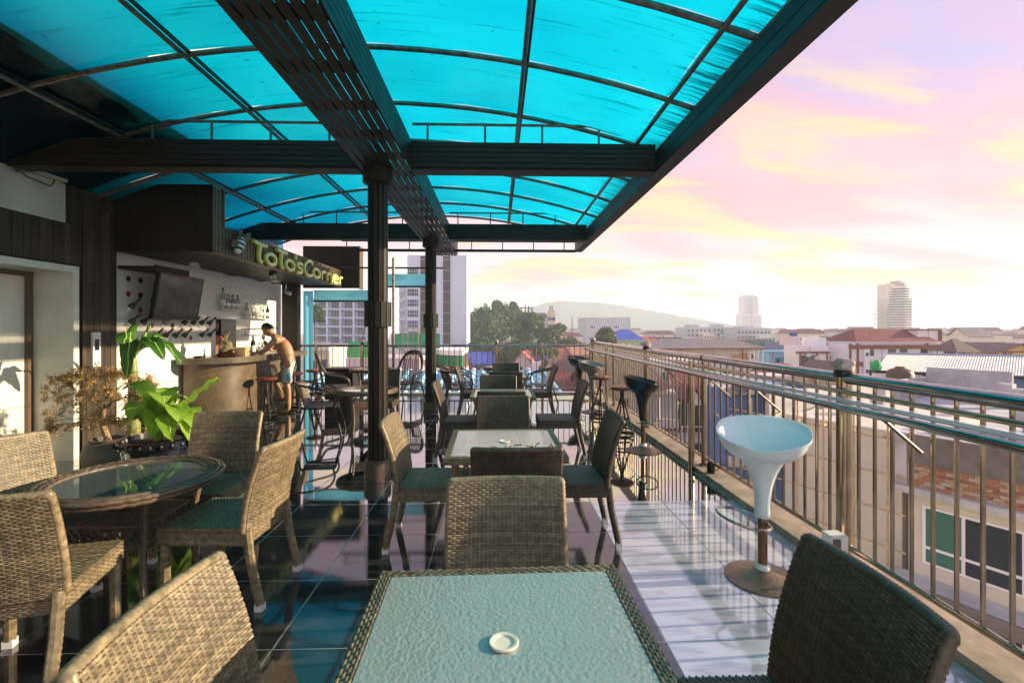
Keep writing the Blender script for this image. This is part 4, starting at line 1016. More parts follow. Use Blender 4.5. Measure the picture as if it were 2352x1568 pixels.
# street strip between the houses
tb = thing('terrace_building', 'lower storeys of the building that carries the terrace', 'building', (-3, 3, GZ))
ub('wall', wallw, tb, (-12, -12, GZ), (2.2, 10.7, -.36), world=True)
def roofmat(name, c, sc=6, strength=.5):
    m = mat(name, c, .6, var=.25, vs=1.2); t = m.node_tree; g = N('ShaderNodeNewGeometry', t)
    wv = N('ShaderNodeTexWave', t, bands_direction='Z', wave_profile='SAW'); wv.inputs['Scale'].default_value = sc; L(g.outputs['Position'], wv.inputs[0], t)
    b = N('ShaderNodeBump', t); b.inputs['Strength'].default_value = strength; b.inputs['Distance'].default_value = .05; L(wv.outputs[1], b.inputs['Height'], t); L(b.outputs[0], P_(m).inputs['Normal'], t)
    return m
r_red = roofmat('red_roof_tile', (.36, .10, .075)); r_dred = roofmat('dark_red_roof', (.20, .045, .04)); r_brown = roofmat('brown_roof_tile', (.15, .095, .08)); r_blue = roofmat('blue_roof_tile', (.03, .07, .40)); r_grey = roofmat('grey_roof_tile', (.17, .16, .16))
r_green = roofmat('green_roof_tile', (.07, .17, .10)); r_navy = mat('navy_sheet', (.02, .02, .16), .5); r_steel = mat('pale_sheet_roof', (.62, .56, .50), .45, var=.12, vs=.4)
w_white = mat('house_white', (.80, .80, .82), .8, var=.06, vs=.3); w_cream = mat('house_cream', (.76, .68, .52), .8, var=.08, vs=.3); w_grey = mat('house_grey', (.48, .51, .55), .8, var=.1, vs=.3); w_pink = mat('house_pink', (.70, .58, .60), .8, var=.06, vs=.3)
w_blue = mat('house_blue', (.10, .19, .40), .8, var=.08, vs=.4); w_sky = mat('house_sky_blue', (.22, .47, .66), .8, var=.06, vs=.4); w_lime = mat('house_lime', (.34, .56, .18), .8); w_orange = mat('house_orange', (.60, .36, .12), .8); w_beige = mat('house_beige', (.46, .40, .30), .8, var=.06, vs=.4)
w_redtrim = mat('red_trim', (.22, .05, .035), .7); w_brown = mat('brown_panel', (.075, .05, .045), .7); win = mat('window_glass', (.03, .04, .05), .12); winb = mat('blue_window', (.05, .06, .25), .3); w_hotel = mat('hotel_white', (.68, .75, .86), .8, var=.05, vs=.1)
def bld(name, label, cat, x0, x1, yt, Z, depth, rz=0, group=None):
    c = PX((x0 + x1) / 2, yt, Z); t = thing(name, label, cat, (c.x, c.y, GZ), R(rz), group)
    return t, (x1 - x0) / F * Z, c.z - GZ
def win_grid(t, wd, z0, dz, rows, cols, ww, wh, m=win, y=-.03, frame=None, x0=None, x1=None):
    xa = -wd / 2 if x0 is None else x0; xb = wd / 2 if x1 is None else x1
    for r in range(rows):
        for c in range(cols):
            x = xa + (xb - xa) * (c + .5) / cols; z = z0 + r * dz
            o = ub('window', m, t, (x - ww / 2, y - .02, z), (x + ww / 2, y + .04, z + wh))
            if frame: ub('sill', frame, t, (x - ww / 2 - .1, y - .12, z - .12), (x + ww / 2 + .1, y - .03, z - .02))
def walls(t, wd, h, depth, m): return ub('walls', m, t, (-wd / 2, 0, 0), (wd / 2, depth, h))
def gable(t, wd, h, depth, rise, m, over=.4, axis='x', wallm=None):
    if axis == 'x':   # ridge along x
        d0, d1 = -over, depth + over; mid = depth / 2
        for a in (d0, d1):
            MB().add([(-wd / 2 - over, a, h - .15), (wd / 2 + over, a, h - .15), (wd / 2 + over, mid, h + rise), (-wd / 2 - over, mid, h + rise), (-wd / 2 - over, a, h - .3), (wd / 2 + over, a, h - .3), (wd / 2 + over, mid, h + rise - .15), (-wd / 2 - over, mid, h + rise - .15)],
                     [(0, 1, 2, 3), (4, 7, 6, 5), (0, 4, 5, 1), (1, 5, 6, 2), (0, 3, 7, 4)]).obj('roof_slope', m, t)
        if wallm: MB().prism([(0, h - .2), (depth, h - .2), (mid, h + rise - .2)], -wd / 2, wd / 2, 'x').obj('gable_wall', wallm, t)
    else:
        d0, d1 = -wd / 2 - over, wd / 2 + over
        for a in (d0, d1):
            MB().add([(a, -over, h - .15), (a, depth + over, h - .15), (0, depth + over, h + rise), (0, -over, h + rise), (a, -over, h - .3), (a, depth + over, h - .3), (0, depth + over, h + rise - .15), (0, -over, h + rise - .15)],
                     [(0, 1, 2, 3), (4, 7, 6, 5), (0, 4, 5, 1), (0, 3, 7, 4), (1, 2, 6, 5)]).obj('roof_slope', m, t)
        if wallm: MB().prism([(-wd / 2, h - .2), (wd / 2, h - .2), (0, h + rise - .2)], 0, depth, 'y').obj('gable_wall', wallm, t)
def hip(t, wd, h, depth, rise, m, over=.5):
    x, y0, y1, k = wd / 2 + over, -over, depth + over, min(depth, wd) / 2 * .8
    a = [(-x, y0, h), (x, y0, h), (x, y1, h), (-x, y1, h), (-x + k, (y0 + y1) / 2, h + rise), (x - k, (y0 + y1) / 2, h + rise)]
    for f in ((0, 1, 5, 4), (1, 2, 5), (2, 3, 4, 5), (3, 0, 4)):
        vs_ = [a[i] for i in f]; MB().add(vs_, [tuple(range(len(vs_)))]).obj('roof_slope', m, t)
    ub('eaves', w_white if m is not r_brown else r_brown, t, (-x + .05, y0 + .05, h - .2), (x - .05, y1 - .05, h - .02))
# ---------------------------------------------------------------- hill
hillm = mat('hazy_forest', (.05, .085, .04), .95, var=.4, vs=.02)
ridge = [(1180, 722), (1225, 704), (1250, 696), (1290, 690), (1330, 694), (1390, 696), (1440, 704), (1500, 714), (1560, 725), (1620, 735), (1680, 744), (1740, 752), (1800, 757), (1950, 760)]
mb = MB(); vs_, fs_ = [], []
for i in range(len(ridge) * 6 - 5):
    k = min(i // 6, len(ridge) - 2); s = (i - 6 * k) / 6; x = ridge[k][0] * (1 - s) + ridge[k + 1][0] * s; y = ridge[k][1] * (1 - s) + ridge[k + 1][1] * s
    top = PX(x, y + random.uniform(-1.0, 1.0), 1600); mid = PX(x, (y + 790) / 2 + random.uniform(-2, 2), 1500); bot = PX(x, 755, 1380); bot.z = GZ - 2; bk = PX(x, 755, 1800); bk.z = GZ - 2
    vs_ += [bot, mid, top, bk]
for i in range(len(ridge) * 6 - 6):
    for j in range(3): a = i * 4 + j; fs_.append((a, a + 4, a + 5, a + 1))
mb.add(vs_, fs_).obj('hills', hillm, None, True, kind='structure')
# ---------------------------------------------------------------- far towers
t, wd, h = bld('white_tower', 'tall white stepped tower fading into haze left of the curved tower', 'tower', 1705, 1750, 722, 760, 30)
tw = w_white
ub('podium_block', tw, t, (-wd / 2, 0, 0), (wd / 2, 22, h))
t2 = PX(1727, 680, 760).z - GZ
ub('shaft', tw, t, (-wd / 2 + 3.5, 2, h), (wd / 2 - 4.6, 20, t2)); ub('crown', tw, t, (-wd / 2 + 6.5, 4, t2), (wd / 2 - 8.5, 16, t2 + 3)); ub('side_shaft', tw, t, (wd / 2 - 4.6, 4, h), (wd / 2 - 1.6, 16, h + 17))
for k in range(18): ub('window_band', w_grey, t, (-wd / 2 + .5, -.4, 6 + k * 2.9), (wd / 2 - .5, .0, 7.3 + k * 2.9)) if 6 + k * 2.9 < h - 2 else None
for k in range(12): ub('window_band', w_grey, t, (-wd / 2 + 4.5, 1.6, h + 2 + k * 2.5), (wd / 2 - 6, 2.0, h + 3.3 + k * 2.5)) if h + 4 + k * 2.5 < t2 else None
ub('dark_fin', w_grey, t, (-3, -.8, 0), (0, .2, t2 - 2))
t, wd, h = bld('curved_tower', 'tall curved concrete tower with many balcony slabs behind the red roofed building', 'tower', 2037, 2100, 645, 400, 25)
ub('core', w_cream, t, (-wd / 2 + 4.5, 4, 0), (wd / 2 - 3, 16, h - 2))
nf = 25
for k in range(nf):
    s = k / (nf - 1); z = 2 + k * (h - 6) / nf
    left = -wd / 2 + (0 if s < .5 else 6.5 * ((s - .5) / .5) ** 1.5); right = wd / 2 - (0 if s < .82 else 2.5)
    vs_ = [(left, 2, z), (left + 3, -1.5, z), ((left + right) / 2, -3.2, z), (right - 4, -2, z), (right, 3, z), (right, 16, z), (left, 16, z)]
    MB().prism([(a, b) for a, b, _ in vs_], z, z + .75, 'z').obj('balcony_slab', mat('tower_slab', (.78, .75, .68), .8), t)
    if k < nf - 1: ub('window_band', win, t, (left + 2.6, -.7, z + .85), (right - 2, 4.2, z + 1.9))
for q in range(3): ub('roof_block', w_beige, t, (-2 + q * 3, 4, h - 4), (.7 + q * 3, 12, h - 1 + q % 2 * 1.5))
# ---------------------------------------------------------------- distant town (one mass) 
fc = MB(); random.seed(9); fcs = {}
cols = [w_white, w_cream, w_grey, w_pink, w_beige]
for m in cols: fcs[m.name] = MB()
fr = MB(); fw = MB()
for k in range(950):
    x = random.uniform(1180, 2480); Z = random.uniform(260, 1120); c = PX(x, 755, Z)
    if 1330 < x < 1470 and Z < 380: continue
    hh = random.uniform(5, 12) if random.random() < .8 else random.uniform(12, 19); wd = random.uniform(8, 26); dp = random.uniform(8, 20)
    m = random.choice(cols); fcs[m.name].box((c.x - wd / 2, c.y, GZ), (c.x + wd / 2, c.y + dp, GZ + hh))
    for r in range(int(hh / 3)):
        n_ = int(wd / 2.6)
        for q in range(n_):
            if random.random() < .75: fw.box((c.x - wd / 2 + .5 + q * 2.5, c.y - .06, GZ + 1 + r * 3), (c.x - wd / 2 + 1.9 + q * 2.5, c.y + .02, GZ + 2.4 + r * 3))
    if random.random() < .45: fr.prism([(c.x - wd / 2 - .5, GZ + hh), (c.x + wd / 2 + .5, GZ + hh), (c.x + wd / 2 - 3, GZ + hh + 2.6), (c.x - wd / 2 + 3, GZ + hh + 2.6)], c.y - .5, c.y + dp, 'y')
dt = thing('distant_town', 'hazy mass of low distant houses spread along the horizon', 'town', (300, 600, GZ)); dt['kind'] = 'stuff'
for m in cols: fcs[m.name].obj('far_walls', m, dt, world=True, kind='stuff', fixn=False)
fr.obj('far_roofs', r_dred, dt, world=True, kind='stuff', fixn=False); fw.obj('far_windows', win, dt, world=True, kind='stuff', fixn=False)
# ---------------------------------------------------------------- white hotel
Zh = 136
t, wd, h = bld('white_hotel', 'tall white hotel block with brown stripes and balconies behind the terrace columns', 'hotel', 936, 1072, 586, Zh, 18)
ub('tower_face', w_hotel, t, (-wd / 2, 0, 0), (wd / 2, 16, h))
def hx(px): return (px - 1004) / F * Zh
for a, b in ((966, 983), (1018, 1034)): ub('brown_stripe', w_brown, t, (hx(a), -.25, 0), (hx(b), .2, h - .3))
for q in range(14):
    for a, b in ((966, 983), (1018, 1034)): ub('stripe_joint', w_grey, t, (hx(a), -.3, 3 + q * 3), (hx(b), -.22, 3.12 + q * 3))
for r in range(11):
    z = h - 5.5 - r * 3.0
    for c_ in (942.5, 954.5):
        for q in range(3):
            x = hx(c_) + (q - 1) * .52
            ub('window', winb if r % 2 else win, t, (x - .18, -.12, z + .9), (x + .18, .05, z + 1.9)); ub('window', win, t, (x - .21, -.12, z), (x + .21, .05, z + .75))
# receding balcony wing
bl = MB()
A = Vector((hx(936), 0, 0)); Bv = Vector((hx(868), 30, 0)); nrm_ = Vector((-(Bv - A).y, (Bv - A).x, 0)).normalized()
ang = math.atan2((Bv - A).y, (Bv - A).x); ln = (Bv - A).length
def wing(name, m, s0, s1, d0, d1, z0, z1):
    c_ = A + (Bv - A) * ((s0 + s1) / 2); n2 = Vector((sin(ang), -cos(ang), 0)); c_ = c_ + n2 * -((d0 + d1) / 2)
    o = ub(name, m, t, (0, 0, 0), (1, 1, 1)); o.location = (c_.x, c_.y, (z0 + z1) / 2); o.scale = ((s1 - s0) * ln, d1 - d0, z1 - z0); o.rotation_euler = (0, 0, ang); return o
hw = h - 6.0
wing('wing_core', w_hotel, 0, 1, -12, -1.3, 0, hw)
for r in range(11):
    z = hw - 3 - r * 3
    wing('balcony_slab', w_hotel, 0, 1, -1.6, .2, z - .15, z + .25); wing('balcony_rail', w_grey, 0.01, .99, .05, .12, z + .25, z + 1.1)
    for q in range(9): wing('balcony_wall', w_hotel, q / 9, q / 9 + .012, -1.5, .2, z + .25, z + 2.9); wing('balcony_door', win, q / 9 + .02, q / 9 + .1, -1.35, -1.25, z + .3, z + 2.5) if q < 9 else None
wing('wing_roof', w_hotel, 0, 1.02, -12, .4, hw, hw + .5)
# far balcony block
t, wd, h = bld('balcony_block', 'white apartment block with rows of dark balconies left of the nearest column', 'building', 722, 872, 688, 165, 16)
ub('core', w_hotel, t, (-wd / 2, 1.6, 0), (wd / 2, 14, h))
for r in range(9):
    z = h - 3.0 - r * 3.0
    ub('balcony_slab', w_hotel, t, (-wd / 2, -.1, z - .5), (wd / 2, 1.7, z)); ub('balcony_rail', w_grey, t, (-wd / 2 + .3, -.05, z + .95), (wd / 2, .0, z + 1.02)); ub('balcony_rail', w_grey, t, (-wd / 2 + .3, -.05, z + .45), (wd / 2, .0, z + .5))
    for q in range(5):
        x0 = -wd / 2 + .6 + q * wd / 5
        for k in range(4): ub('door_pane', win, t, (x0 + .35 + k * .95, 1.45, z + .1), (x0 + 1.2 + k * .95, 1.58, z + 2.2))
for q in range(6): x0 = -wd / 2 + q * wd / 5; ub('pier', w_hotel, t, (x0 - .35, -.15, 0), (x0 + .35, 1.65, h))
ub('roof_slab', w_hotel, t, (-wd / 2 - .3, -.3, h), (wd / 2 + .3, 14, h + .5))
# villa with balustrade, glass block
t, wd, h = bld('villa', 'cream villa with pink balustrades beside the blue tarp', 'house', 708, 757, 797, 70, 8)
walls(t, wd, h, 8, w_cream); ub('balcony', w_cream, t, (-wd / 2 - .3, -1.2, h - .5), (wd / 2 + .3, 0, h - .1)); ub('balcony', w_cream, t, (-wd / 2 - .3, -1.2, h - 5.0), (wd / 2 + .3, 0, h - 4.7))
for zz in (h - .1, h - 4.7):
    for k in range(14): ub('baluster', w_pink, t, (-wd / 2 + .1 + k * wd / 14, -1.1, zz), (-wd / 2 + .22 + k * wd / 14, -1.0, zz + .75))
    ub('handrail', w_pink, t, (-wd / 2 - .3, -1.15, zz + .75), (wd / 2 + .3, -.95, zz + .87))
win_grid(t, wd, h - 4, 0, 1, 2, .9, 2.2)
t, wd, h = bld('glass_block', 'low glass fronted building right of the cream villa', 'building', 757, 818, 801, 82, 10)
walls(t, wd, h, 10, w_grey); win_grid(t, wd, h - 8.6, 3, 3, 5, wd / 5 - .2, 2.2, thin_glass('green_shop_glass', (.5, .6, .55), body=.4, bodycol=(.12, .18, .16))); ub('flat_roof', w_beige, t, (-wd / 2 - .4, -.5, h), (wd / 2 + .4, 10, h + .25))
gnet = mat('green_netting', (.03, .30, .13), .8, var=.3, vs=.8); gnet2 = mat('bright_green_netting', (.03, .42, .12), .8, var=.2, vs=.8)
t, wd, h = bld('building_site', 'pale unfinished building with green netting behind the end railing', 'building', 795, 962, 822, 62, 9)
walls(t, wd, h, 9, w_pink)
for k in range(4): ub('wall_joint', w_grey, t, (-wd / 2 + 1 + k * wd / 4, -.04, 0), (-wd / 2 + 1.06 + k * wd / 4, .03, h))
ub('netting', gnet2, t, (-wd / 2, 1, h), (-.8, 1.1, h + 2.1)); ub('netting', gnet, t, (-.2, 6, h + 1), (wd / 2 + 2, 6.1, h + 3.1))
random.seed(3)
for k in range(16): x = random.uniform(-wd / 2, wd / 2); MB().tube([(x, 2, h), (x + random.uniform(-.4, .4), 2, h + random.uniform(.7, 2.2))], .05, 5).obj('rebar', kerbm, t)
for k in range(4): x = 2 + k * .7; MB().tube([(x, 3, h), (x, 3, h + 4.2)], .05, 5).obj('scaffold_pole', kerbm, t); MB().tube([(1.8, 3, h + .8 + k), (4.4, 3, h + .8 + k)], .04, 5).obj('scaffold_bar', kerbm, t)
t, wd, h = bld('curved_site_slab', 'white curved slab building with hanging green netting below the tower', 'building', 955, 1066, 803, 70, 10)
pts = [(-wd / 2 + wd * k / 10, 5.0 * (1 - k / 10) ** 1.6 - 6 * (k / 10 - .3) * 0 - .3 * k) for k in range(11)]
def strip(name, m, z0, z1, off=0): MB().prism([(a, b + off) for a, b in pts] + [(wd / 2, 10), (-wd / 2, 10)], z0, z1, 'z').obj(name, m, t)
strip('body', w_white, 0, h - 3.1, .3); strip('eave', r_brown, h - 3.1, h - 2.5, -.8); strip('recess', w_brown, h - 2.5, h - .7, .9); strip('slab', w_white, h - .7, h, -.3)
for k in range(10):
    (a, b), (c_, d) = pts[k], pts[k + 1]
    MB().grid(lambda u, v: (a + (c_ - a) * u, b + (d - b) * u + .1 + .12 * sin(u * 20), h - 2.3 + 1.5 * v), 8, 2).obj('netting', gnet, t)
win_grid(t, wd, h - 5, 0, 1, 6, 1.0, 1.2, y=-3.2)
# ---------------------------------------------------------------- houses beyond the end railing
t, wd, h = bld('blue_roof_house', 'brick house with a bright blue tiled gable roof below the trees', 'house', 1090, 1142, 836, 120, 10, 24)
walls(t, wd, h, 9, mat('house_brick', (.19, .09, .075), .8)); gable(t, wd, h, 9, 2.9, r_blue, .8, 'x', MATS['house_brick']); ub('porch', MATS['house_brick'], t, (-.5, -3, 0), (wd / 2, 0, h - 1.5)); gable_p = MB().add([(-1.2, -3.6, h - 1.7), (wd / 2 + .6, -3.6, h - 1.7), (wd / 2 + .6, -.1, h - .2), (-1.2, -.1, h - .2)], [(0, 1, 2, 3)]).obj('porch_roof', r_blue, t)
win_grid(t, wd, h - 4, 0, 1, 3, 1, 1.4)
t, wd, h = bld('grey_roof_house', 'low house with a plain grey roof between blue and red roofs', 'house', 1140, 1182, 839, 125, 9)
walls(t, wd, h, 9, w_beige); gable(t, wd, h, 9, 2.6, r_grey, .8, 'x', w_beige); win_grid(t, wd, h - 3, 0, 1, 3, 1, 1.3)
t, wd, h = bld('red_roof_villa', 'cream villa with a stepped red tiled roof and white terrace', 'house', 1176, 1222, 834, 112, 9, -12)
walls(t, wd, h, 9, w_pink); gable(t, wd, h, 9, 2.8, r_red, .6, 'y', w_pink); ub('roof_terrace', w_white, t, (wd / 2, -1.5, 0), (wd / 2 + 4.8, 4, h + .4)); ub('water_tank', winb, t, (wd / 2 + .6, 0, h + .4), (wd / 2 + 1.8, 1.2, h + 1.7)); ub('water_tank', winb, t, (wd / 2 + 2.2, 0, h + .4), (wd / 2 + 3.4, 1.2, h + 1.7)); win_grid(t, wd, h - 3, 0, 1, 2, 1, 1.5)
t, wd, h = bld('long_red_roof_house', 'long house with a wide red tiled roof and white columns', 'house', 1232, 1312, 831, 122, 11, 4)
walls(t, wd, h, 10, w_cream); gable(t, wd, h, 10, 3.4, r_red, .8, 'x', w_cream); win_grid(t, wd, h - 3, 0, 1, 5, 1.1, 1.8, frame=w_white)
t, wd, h = bld('dark_red_roof_house', 'house with a darker red hipped roof behind the long red roof', 'house', 1226, 1300, 812, 150, 11)
walls(t, wd, h, 10, w_cream); hip(t, wd, h, 10, 2.9, r_dred); win_grid(t, wd, h - 3, 0, 1, 5, 1, 1.4)
t, wd, h = bld('salmon_roof_house', 'small house with a faded salmon roof near the corner post', 'house', 1316, 1362, 812, 125, 8, 10)
walls(t, wd, h, 8, w_beige); gable(t, wd, h, 8, 1.9, roofmat('salmon_roof', (.42, .2, .14)), .8, 'x', w_beige); win_grid(t, wd, h - 2.6, 0, 1, 3, .9, 1.2)
t, wd, h = bld('brown_roof_house', 'large brown tiled roof below the far railing corner', 'house', 1290, 1385, 866, 72, 10, 14)
walls(t, wd, h, 10, w_cream); gable(t, wd, h, 10, 2.6, r_brown, .9, 'x', w_cream); win_grid(t, wd, h - 3, 0, 1, 4, 1, 1.4, frame=w_white)
t, wd, h = bld('small_gable_house', 'narrow cream house with a small dark red gable and balcony', 'house', 1280, 1302, 868, 58, 5, 8)
walls(t, wd, h, 5, w_cream); gable(t, wd, h, 5, 1.0, r_dred, .8, 'y', w_cream); ub('balcony', w_white, t, (-wd / 2, -.8, h - 2.7), (wd / 2, 0, h - 2.4)); win_grid(t, wd, h - 2.2, 0, 1, 1, .8, 1.7)
for k in range(5): ub('balcony_rail', w_white, t, (-wd / 2 + k * wd / 5, -.8, h - 2.4), (-wd / 2 + .06 + k * wd / 5, -.74, h - 1.6))
t, wd, h = bld('maroon_roof_house', 'maroon roofed low house under the railing corner', 'house', 1262, 1392, 905, 50, 9)
walls(t, wd, h, 9, w_beige); gable(t, wd, h, 9, 1.8, r_dred, .8, 'x', w_beige); win_grid(t, wd, h - 2.5, 0, 1, 4, .9, 1.2)
# ---------------------------------------------------------------- buildings over the side railing
def flat(name, label, x0, x1, yt, Z, depth, m, rows, cols_, ww, wh, dz=3, wm=win, rz=0, frame=None, top=.25, cat='building'):
    t, wd, h = bld(name, label, cat, x0, x1, yt, Z, depth, rz)
    walls(t, wd, h, depth, m); ub('parapet', m, t, (-wd / 2 - .15, -.15, h), (wd / 2 + .15, depth + .15, h + top))
    if rows: win_grid(t, wd, h - 2.4 - (rows - 1) * dz, dz, rows, cols_, ww, wh, wm, frame=frame)
    return t, wd, h
t, wd, h = flat('grey_hall', 'wide pale grey block with blue arched windows before the hill', 1344, 1420, 730, 330, 30, w_grey, 0, 0, 0, 0)
for k in range(3):
    for q in range(3): ub('window', winb, t, (-8 + k * 8.2 + q * 1.3, -.1, h - 7.5), (-7 + k * 8.2 + q * 1.3, .05, h - 5))
    ub('window_surround', w_white, t, (-8.4 + k * 8.2, -.06, h - 8), (-3.9 + k * 8.2, .03, h - 4.6))
ub('side_block', w_grey, t, (wd / 2, 3, 0), (wd / 2 + 9.5, 30, h + .6))
t, wd, h = flat('cream_tower_house', 'cream building with a stair tower and rooftop mast on the wooded slope', 1258, 1276, 723, 215, 10, w_cream, 4, 2, 1.6, 1.3, 3.2, frame=w_white)
ub('stair_tower', w_cream, t, (-1.2, 0.2, h), (1.6, 6, h + 2.2)); ub('side_wing', w_white, t, (-9, 3, 0), (-wd / 2, 12, h - 1.0)); ub('side_wing', w_cream, t, (wd / 2, 2, 0), (wd / 2 + 3.2, 8, h - 3))
MB().add([(-10, 2, h - 1.2), (-wd / 2, 2, h - 1.2), (-wd / 2, 8, h + 1.2), (-9, 8, h + 1.2)], [(0, 1, 2, 3)]).obj('wing_roof', r_brown, t)
for k in range(4): MB().tube([(-.8 + k * .45, 1, h + 2.2), (-.8 + k * .45, 1, h + 4.3)], .12, 5).obj('mast', darkm, t)
t, wd, h = bld('unfinished_building', 'bare concrete frame of an unfinished building above the trees', 'building', 1159, 1223, 699, 265, 10)
for k in range(9):
    for q in (0, 1): ub('pillar', w_brown, t, (-wd / 2 + k * wd / 8 - .18, q * 6, 0), (-wd / 2 + k * wd / 8 + .18, q * 6 + .4, h - .6 * (k % 3)))
for k in range(3): ub('floor_slab', w_brown, t, (-wd / 2, 0, h - 2.0 - k * 2.6), (wd / 2, 6.5, h - 1.7 - k * 2.6))
t, wd, h = bld('lime_house', 'lime green house with a blue hipped roof', 'house', 1410, 1480, 781, 150, 10, 3)
walls(t, wd, h, 10, w_lime); hip(t, wd, h, 10, 3.4, r_blue); win_grid(t, wd, h - 2.3, 0, 1, 5, .8, 1.2, w_white)
t, wd, h = bld('orange_house', 'small orange house with a red roof right of the lime house', 'house', 1481, 1514, 783, 160, 9)
walls(t, wd, h, 9, w_orange); gable(t, wd, h, 9, 1.6, r_red, .6, 'x', w_orange); win_grid(t, wd, h - 2.2, 0, 1, 3, .8, 1.1, w_white)
t, wd, h = bld('long_cream_house', 'long cream house with a brown sheet roof and blue awning', 'house', 1563, 1728, 796, 75, 9, 7)
walls(t, wd, h, 9, w_cream)
MB().add([(-wd / 2 - 12, -1, h - .2), (wd / 2 + 2.6, -1, h - .2), (wd / 2 + .6, 6, h + 1.1), (-wd / 2, 6, h + 1.1)], [(0, 1, 2, 3)]).obj('roof', r_grey, t)
ub('roof_edge', w_redtrim, t, (-wd / 2 - 12, -1.08, h - .32), (wd / 2 + 2.6, -.98, h - .16)); ub('left_wing', w_cream, t, (-wd / 2 - 12, .5, 0), (-wd / 2, 8, h - .4))
ub('awning', r_navy, t, (-wd / 2 + 1, -1.4, h - 1.9), (wd / 2 - 3.4, .0, h - 1.7)); ub('porch_recess', w_orange, t, (wd / 2 - 3.2, -.06, h - 2.6), (wd / 2 - .3, .02, h - 1.2)); win_grid(t, wd, h - 3.1, 0, 1, 4, .9, 1.1, x1=wd / 2 - 4)
for k in range(4): ub('porch_column', w_white, t, (wd / 2 - .2 + k * .75, -.4, h - 3), (wd / 2 + k * .75 - .04, -.24, h - .3))
ub('lower_awning', r_navy, t, (wd / 2 - 2.8, -2.4, h - 2.9), (wd / 2 + 2.0, -1.0, h - 2.6))
t, wd, h = bld('roof_shelter', 'rooftop shelter with blue water tanks under a flat brown roof', 'shelter', 1503, 1564, 775, 85, 4)
ub('roof', r_brown, t, (-wd / 2, -.5, h - .2), (wd / 2, 3, h)); ub('block', w_cream, t, (-wd / 2, 0, 0), (wd / 2 + 1, 4, h - 1.6))
for k in range(3): ub('post', w_sky, t, (-wd / 2 + .6 + k * 1.9, 0, h - 1.6), (-wd / 2 + .8 + k * 1.9, .2, h - .2))
for k in range(3): MB().lathe([(.45, 0), (.45, .8), (.2, 1.0), (0, 1.0)], 12, (-.9 + k * 1.0, 1.2, h - 1.6)).obj('water_tank', winb, t, True)
for i, (x0, x1, y, Z, m, lab) in enumerate([(1577, 1634, 753, 300, w_grey, 'grey slab hotel, leftmost of the three mid distance hotels'), (1637, 1690, 752, 310, w_grey, 'grey slab hotel, middle of the three mid distance hotels'), (1692, 1772, 757, 290, w_grey, 'long grey hotel with glass bands, rightmost of the three mid distance hotels')]):
    t, wd, h = flat('mid_hotel', lab, x0, x1, y, Z, 18, m, 4, 6 if i < 2 else 9, 1.5, 1.4, 2.9)
    ub('front_wing', w_cream if i < 2 else w_white, t, (wd * .02, -6, 0), (wd / 2, 0, h - 3.6))
    for r in range(3): 
        for q in range(4): ub('window', win, t, (wd * .05 + q * wd * .11, -6.08, h - 6 - r * 2.6), (wd * .05 + q * wd * .11 + wd * .06, -5.98, h - 5 - r * 2.6))
    ub('roof_hut', m, t, (-wd * .3, 4, h), (wd * .1, 12, h + 2.2))
t, wd, h = bld('green_gable_house', 'cream house with a green gable roof beyond the long cream house', 'house', 1724, 1772, 800, 110, 9, -25)
walls(t, wd, h, 8, w_cream); gable(t, wd, h, 8, 1.9, r_green, .6, 'x', w_cream); win_grid(t, wd, h - 2.4, 0, 1, 3, .8, 1.0)
t, wd, h = bld('slate_gable_house', 'house with a slate blue gable roof and carved gable', 'house', 1793, 1836, 803, 105, 8, 10)
walls(t, wd, h, 8, w_beige); gable(t, wd, h, 8, 1.6, mat('slate_blue_roof', (.14, .16, .22), .6, var=.2, vs=1), .7, 'y', w_beige); win_grid(t, wd, h - 2, 0, 1, 3, .8, 1.0)
t, wd, h = flat('sky_blue_house', 'sky blue flat roofed house with recessed balconies', 1767, 1836, 809, 90, 3.5, w_sky, 0, 0, 0, 0)
for a in (-1.8, 1.4): ub('recess', mat('sky_recess', (.10, .24, .36), .8), t, (a, -.05, h - 2.4), (a + 1.8, .04, h - .9)); ub('door', win, t, (a + .3, -.09, h - 2.4), (a + .8, -.04, h - 1.2)); ub('rail', w_white, t, (a, -.4, h - 2.0), (a + 1.8, -.34, h - 1.95))
t, wd, h = bld('red_white_flats', 'white block of flats with dark red bands left of the nearest post', 'building', 1832, 1906, 794, 76, 9, 4)
walls(t, wd, h, 3.5, w_white); ub('stair_hut', w_white, t, (.2, .5, h), (wd / 2, 3, h + 1.3)); ub('roof_hut', w_pink, t, (-wd / 2 + .2, 2, h), (-wd / 2 + 1.6, 5, h + 1.5)); ub('tank', winb, t, (-wd / 2 + .6, 2, h + 1.5), (-wd / 2 + 1.3, 3, h + 2.1))
for k in range(4):
    z = h - 1.2 - k * 2.75; ub('red_band', w_redtrim, t, (-wd / 2 - .5, -.35, z), (wd / 2, .02, z + .3))
    for q, (a, b) in enumerate(((-.42, -.2), (-.14, .06))): ub('window', win, t, (wd * a, -.06, z - 1.9), (wd * b, .03, z - .3))
for a in (-.46, -.17, .1, .44): ub('red_pier', w_redtrim, t, (wd * a - .1, -.1, 0), (wd * a + .1, .03, h - 1.2))
t, wd, h = bld('red_roof_block', 'large white building with dark red beams and a red hipped roof', 'building', 1944, 2180, 788, 74, 12, 3)
walls(t, wd, h, 4.5, w_white); hip(t, wd * .86, h + .25, 7, 2.0, r_dred, .3)
